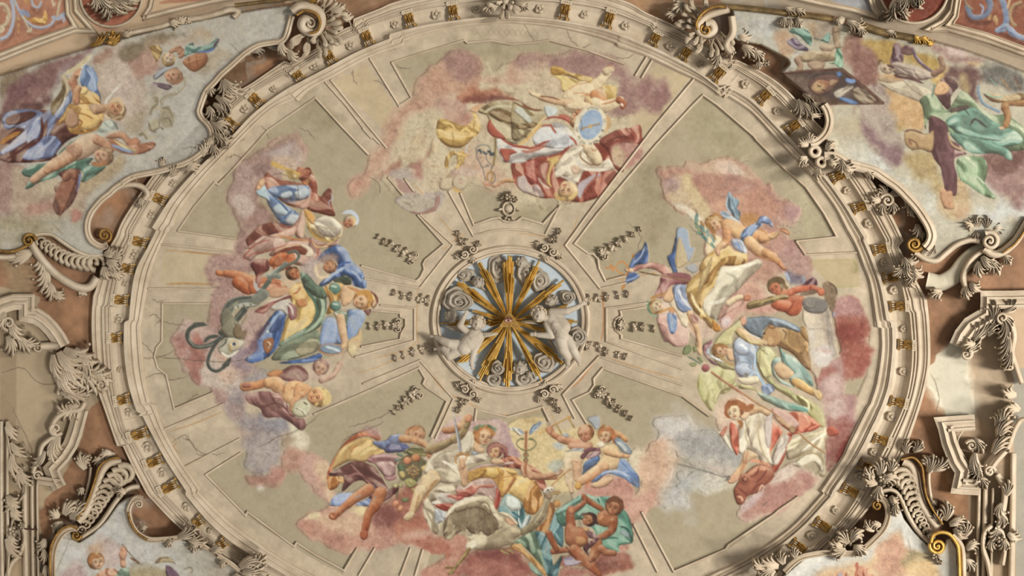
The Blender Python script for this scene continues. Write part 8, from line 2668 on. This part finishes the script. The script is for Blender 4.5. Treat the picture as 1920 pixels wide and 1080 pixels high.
leaves(t, '1590,1020,-120,30,10 1580,1024,180,26,9 1596,1014,-60,30,10 1600,1026,10,28,9 1586,1030,150,30,10 1640,995,-150,26,8 1652,985,-170,20,7 1460,1062,190,36,10 1452,1068,150,36,11 1470,1058,-120,26,8 1492,1046,-110,20,7 1436,1066,200,30,10 1440,1076,160,30,9 1680,945,100,22,7 1670,930,60,20,7', d=LIFT+.02, lift=.1)
flowers(t, '1592,1014,10 1580,1020,7 1755,1044,9 1762,1054,6', d=LIFT); leaves(t, '1806,1006,-60,30,10 1812,1030,-40,28,9 1808,1050,30,28,9', d=.1)
# upper right fresco frame
t = thing('stucco_surround', 'stucco frame with hollow rosettes along the upper right corner fresco', 'frame', 1620, 320, .1)
frame(t, '1545,196 1552,208 1556,226 1552,244 1542,258 1530,266 1520,268', 1.5); frame(t, '1546,292 1566,292 1590,306 1612,312 1640,320 1664,336 1684,350 1702,368 1720,388 1734,408 1744,426 1748,442 1744,456 1736,466', 1.7); scroll(t, 1715, 458, 14, 20, 1.8, 1, 4.4, .12, .24, MGOLDD, 'gilded_volute')
for u, v, r in ((1528, 284, 13), (1540, 304, 12)):
    g = Geo(); g.add(*sweep(np.array([[u+r*.66*math.cos(a), v+r*.66*math.sin(a)] for a in np.arange(16)*2*np.pi/16]), tubeprof(r*.36, .09, 6), True, .24)); g.out('hollow_rosette', MST, t); flowergeo(u, v, r*.5, .2, .04).out('flower', MDARK, t)  # dark flower in each hole: the shade of the hollow put into its colour
leaves(t, '1514,296,160,20,8 1516,272,200,22,8 1522,268,-120,20,8 1550,282,-60,22,8 1552,300,30,22,8 1535,316,110,22,8 1576,300,70,24,8 1580,310,30,26,8 1622,322,20,20,7 1508,300,140,16,7', d=.26, lift=.1)
leaves(t, '1500,190,40,40,9 1510,196,60,36,9 1496,186,70,36,8 1516,190,30,30,8 1508,206,20,40,8 1505,176,20,26,7', d=.12, lift=.11); leaves(t, '1654,376,190,24,9 1660,380,120,24,9 1660,368,-100,24,9 1670,378,60,24,9 1696,372,40,26,8 1706,384,80,24,7 1668,366,-20,30,8 1720,420,80,26,8 1724,432,60,20,7', d=.08, lift=.1); scroll(t, 1664, 376, 13, 200, 1.5, 1, 4.5, .12, .1)
# damaged console, right
t = thing('broken_console', 'broken stucco console with bare plaster and a big volute, right of the cornice', 'stucco ornament', 1790, 500, .1)
strip(t, 'side_band', '1716,474 1736,486 1756,488 1774,474 1794,458 1818,450 1838,452', 6, .13, MST, .2); strip(t, 'scar', '1738,526 1764,530 1790,516 1808,494 1826,478 1846,468', 16, .06, paintm('bare_plaster', (200, 190, 166), .9), .08); strip(t, 'side_band', '1870,472 1846,470 1824,484 1812,502 1806,522 1812,540', 6, .12, MST, .14)
scroll(t, 1856, 452, 17, 240, 1.7, 1, 5.5, .14, .26); strip(t, 'frame_strip', '1846,466 1862,476 1880,472 1900,456 1912,440 1930,410', 8, .12, MST, .24); strip(t, 'gilded_edge', '1880,474 1900,460 1914,444 1930,418', 2, .06, MGOLDD, .36)
leaves(t, '1820,418,200,14,8 1830,424,-150,22,9 1838,428,-120,24,9 1846,430,-60,26,9 1860,432,-20,24,9 1828,430,60,22,8 1842,480,60,34,10 1852,486,40,36,10 1836,490,100,30,9 1820,530,60,24,9 1812,536,100,26,9 1766,546,160,24,9 1750,540,60,20,8 1880,480,30,22,8', d=.16, lift=.1)
leaves(t, '1694,484,60,24,8 1700,496,90,28,9 1708,500,60,30,9 1692,500,120,24,8 1712,510,100,26,9 1704,520,80,22,8 1700,488,20,22,8', d=.26, lift=.1); leaves(t, '1724,478,-20,30,8 1738,480,-30,24,7', d=.2)
# right cartouche
t = thing('wall_cartouche', 'stepped stucco frame of the right wall cartouche, upper part', 'frame', 1840, 620, .05)
moulded(t, '1960,560 1896,562 1856,562 1854,590 1840,598 1820,610 1806,628 1796,650', 17, .12); scroll(t, 1812, 664, 12, 240, 1.5, 1, 4.4, .12, .14); leaves(t, '1806,660,-20,40,10 1822,640,-40,44,11 1838,626,-30,44,11 1834,650,200,30,9 1858,604,-60,40,10 1872,590,30,40,11 1884,600,80,44,10 1892,630,95,46,9 1896,660,100,36,9 1880,585,-20,34,9 1852,630,-60,30,8', d=.12, lift=.11); scroll(t, 1880, 596, 11, 90, 1.4, 1, 4, .12, .18)
strip(t, 'scroll_band', '1896,600 1902,630 1898,660 1906,690 1916,720', 5, .1, MST, .1)
t = thing('wall_cartouche', 'stepped stucco frame with acanthus of the right wall cartouche, lower part', 'frame', 1830, 860, .05)
moulded(t, '1828,792 1772,796 1780,830 1794,866 1806,884 1800,912 1838,914', 15, .12); strip(t, 'inner_line', '1818,806 1806,808 1796,830 1812,862 1826,880', 1.6, .04, MST, .12); scroll(t, 1822, 836, 11, 200, 1.5, 1, 4.2, .12, .14); scroll(t, 1856, 884, 10, 0, 1.5, -1, 3.8, .1, .12)
leaves(t, '1826,824,40,30,9 1828,850,100,44,10 1832,870,80,36,9 1862,850,-60,44,11 1872,820,-70,40,12 1884,796,-100,34,11 1868,800,-60,30,9 1836,896,40,24,8', d=.12, lift=.11); strip(t, 'scroll_band', '1852,890 1868,866 1890,840 1900,812 1912,790 1924,786', 5, .1, MST, .12); leaves(t, '1902,690,200,30,10 1906,740,180,28,9 1912,770,210,26,9', d=.1)
# right pilaster
t = thing('pilaster', 'moulded stucco pilaster with scrolls and leaf drop on the right edge', 'pilaster', 1870, 980, .02)
for x, w in ((1836, 4), (1848, 5), (1862, 3), (1900, 6)): strip(t, 'moulding', '%d,%d %d,1000 %d,1200' % (x, 915 if x < 1890 else 850, x-2, x-6), w, .09, MST, .02)
strip(t, 'scroll_band', '1870,890 1884,920 1880,960 1872,990', 6, .12, MST, .08); strip(t, 'scroll_band', '1860,985 1846,1000 1844,1030 1852,1056 1860,1100', 5, .12, MST, .1); strip(t, 'scroll_band', '1866,990 1880,1000 1884,1030 1880,1060', 4, .1, MST, .1)
leaves(t, '1884,930,-60,30,9 1880,944,120,30,9 1876,964,60,26,8 1872,990,100,30,10 1880,1010,70,26,9 1862,1010,110,24,8 1890,1000,40,26,8', d=.12); flowers(t, '1878,1012,10', d=.14)
# arch mouldings in the two upper corners, medallions
AR = [(-6, -.02), (-5, .05), (-3.5, .07), (-2, .03), (2, .02), (4, .05), (5, .04), (6, -.02)]
for nm, pts, w in (('trim_3', ('-60,136 0,112 70,84 142,57 176,58 160,40 143,20 138,-60', '-60,124 0,103 70,75 142,50 128,26 122,-60'), 1), ('trim_4', ('1960,112 1920,100 1860,78 1778,54 1740,56 1770,40 1786,20 1800,-60', '1960,100 1920,92 1850,66 1780,47 1792,30 1806,-60'), 1)):
    t = empty(nm, Wd(*nums(pts[0])[2], 0)); tag(t, None, None, None, 'structure')
    for p in pts: strip(t, 'arch_moulding', p, 5, .06, MST, 0, None, False, True, 6, AR)
for k, (cx, cy, r, lb) in enumerate(((208, -8, 58, 'left'), (1714, -22, 65, 'right'))):
    t = thing('leaf_medallion', 'dusty hanging acanthus tuft in the red roundel of the upper %s arch' % lb, 'stucco ornament', cx, cy+10, 0)
    a = np.linspace(0, 2*np.pi, 49)[:-1]; g = Geo(); g.add(*sweep(np.stack([cx+r*np.cos(a), cy+r*np.sin(a)], 1), [(-3, -.02), (-2, .04), (0, .05), (2, .04), (3, -.02)], True)); g.out('roundel_rim', MST, t, False)
    if k == 0: leaves(t, '178,-6,70,28,9 186,-10,60,36,10 196,-6,75,40,10 204,-4,60,44,11 214,-8,50,46,11 222,-14,40,42,10 230,-16,60,36,9 200,6,70,34,8', d=.02, lift=.15)
    else: leaves(t, '1690,-10,100,36,10 1684,-6,110,40,10 1700,-10,95,36,10 1708,-10,70,34,9 1716,-14,60,30,9 1680,10,110,36,8 1694,10,90,28,8', d=.02, lift=.15)
for p in ('270,32 282,14 290,-20', '268,34 320,20 400,2 480,-14'): strip(bpy.data.objects['trim_3'], 'arch_moulding', p, 4, .05, MST, 0, None, False, True, 6, AR)
for p in ('1650,30 1640,18 1630,-10', '1648,32 1600,18 1540,6 1480,-8'): strip(bpy.data.objects['trim_4'], 'arch_moulding', p, 4, .05, MST, 0, None, False, True, 6, AR)
MBAND = stucco('brown_gilt_band', (84, 66, 40), (120, 98, 62), (150, 124, 80), .6, .15, 6)
t = thing('arch_cresting', 'dusty stucco scrolls with gilded shell along the arch over the upper left fresco', 'stucco ornament', 330, 44, .2)
strip(t, 'scroll_band', '242,62 270,56 300,50 318,44', 5, .09, MSTD, LIFT); strip(t, 'scroll_band', '352,36 380,32 410,24 432,18 446,22 438,32', 6, .1, MSTD, LIFT); strip(t, 'scroll_band', '440,10 490,4 552,-4', 4, .08, MBAND, LIFT); leaves(t, '318,46,-20,20,7 332,42,-20,20,7 346,38,0,16,6 230,66,-10,18,6', d=LIFT)
shell(t, 218, 72, 100, 250, 3, 18, 6, LIFT, MGOLDD); leaves(t, '170,86,-20,40,6', MGOLDD, 'gilded_leaf', LIFT); leaves(t, '200,80,-15,30,9', MGOLDD, 'gilded_leaf', LIFT)
t = thing('arch_cresting', 'dark gilt bands with stucco tufts along the arch over the upper right fresco', 'stucco ornament', 1560, 36, .2)
strip(t, 'dark_band', '1340,12 1380,14 1420,18 1470,24 1520,30 1562,36', 6, .09, MBAND, LIFT); strip(t, 'dark_band', '1612,46 1640,56 1670,64 1714,72', 7, .09, MBAND, LIFT); leaves(t, '1470,16,10,24,6 1490,18,10,22,6 1466,34,60,18,7 1480,36,80,16,7 1492,36,40,18,7 1588,40,20,30,8 1600,44,30,26,8 1612,50,60,20,7 1576,34,120,14,6 1660,58,10,24,5', d=LIFT, lift=.08)
leaves(t, '1712,70,20,18,6 1726,72,10,18,6 1738,78,30,14,5', MGOLD, 'gilded_leaf', LIFT); ballgeo(1576, 38, 9, LIFT, .1, Geo(), 10, 4).out('boss', MSTD, t)
# small tufts where the cornice breaks forward
CN = "697,46 745,36 540,140 266,440 236,520 1376,118 1660,452 1700,590 1662,806 232,600 250,800 1545,965"
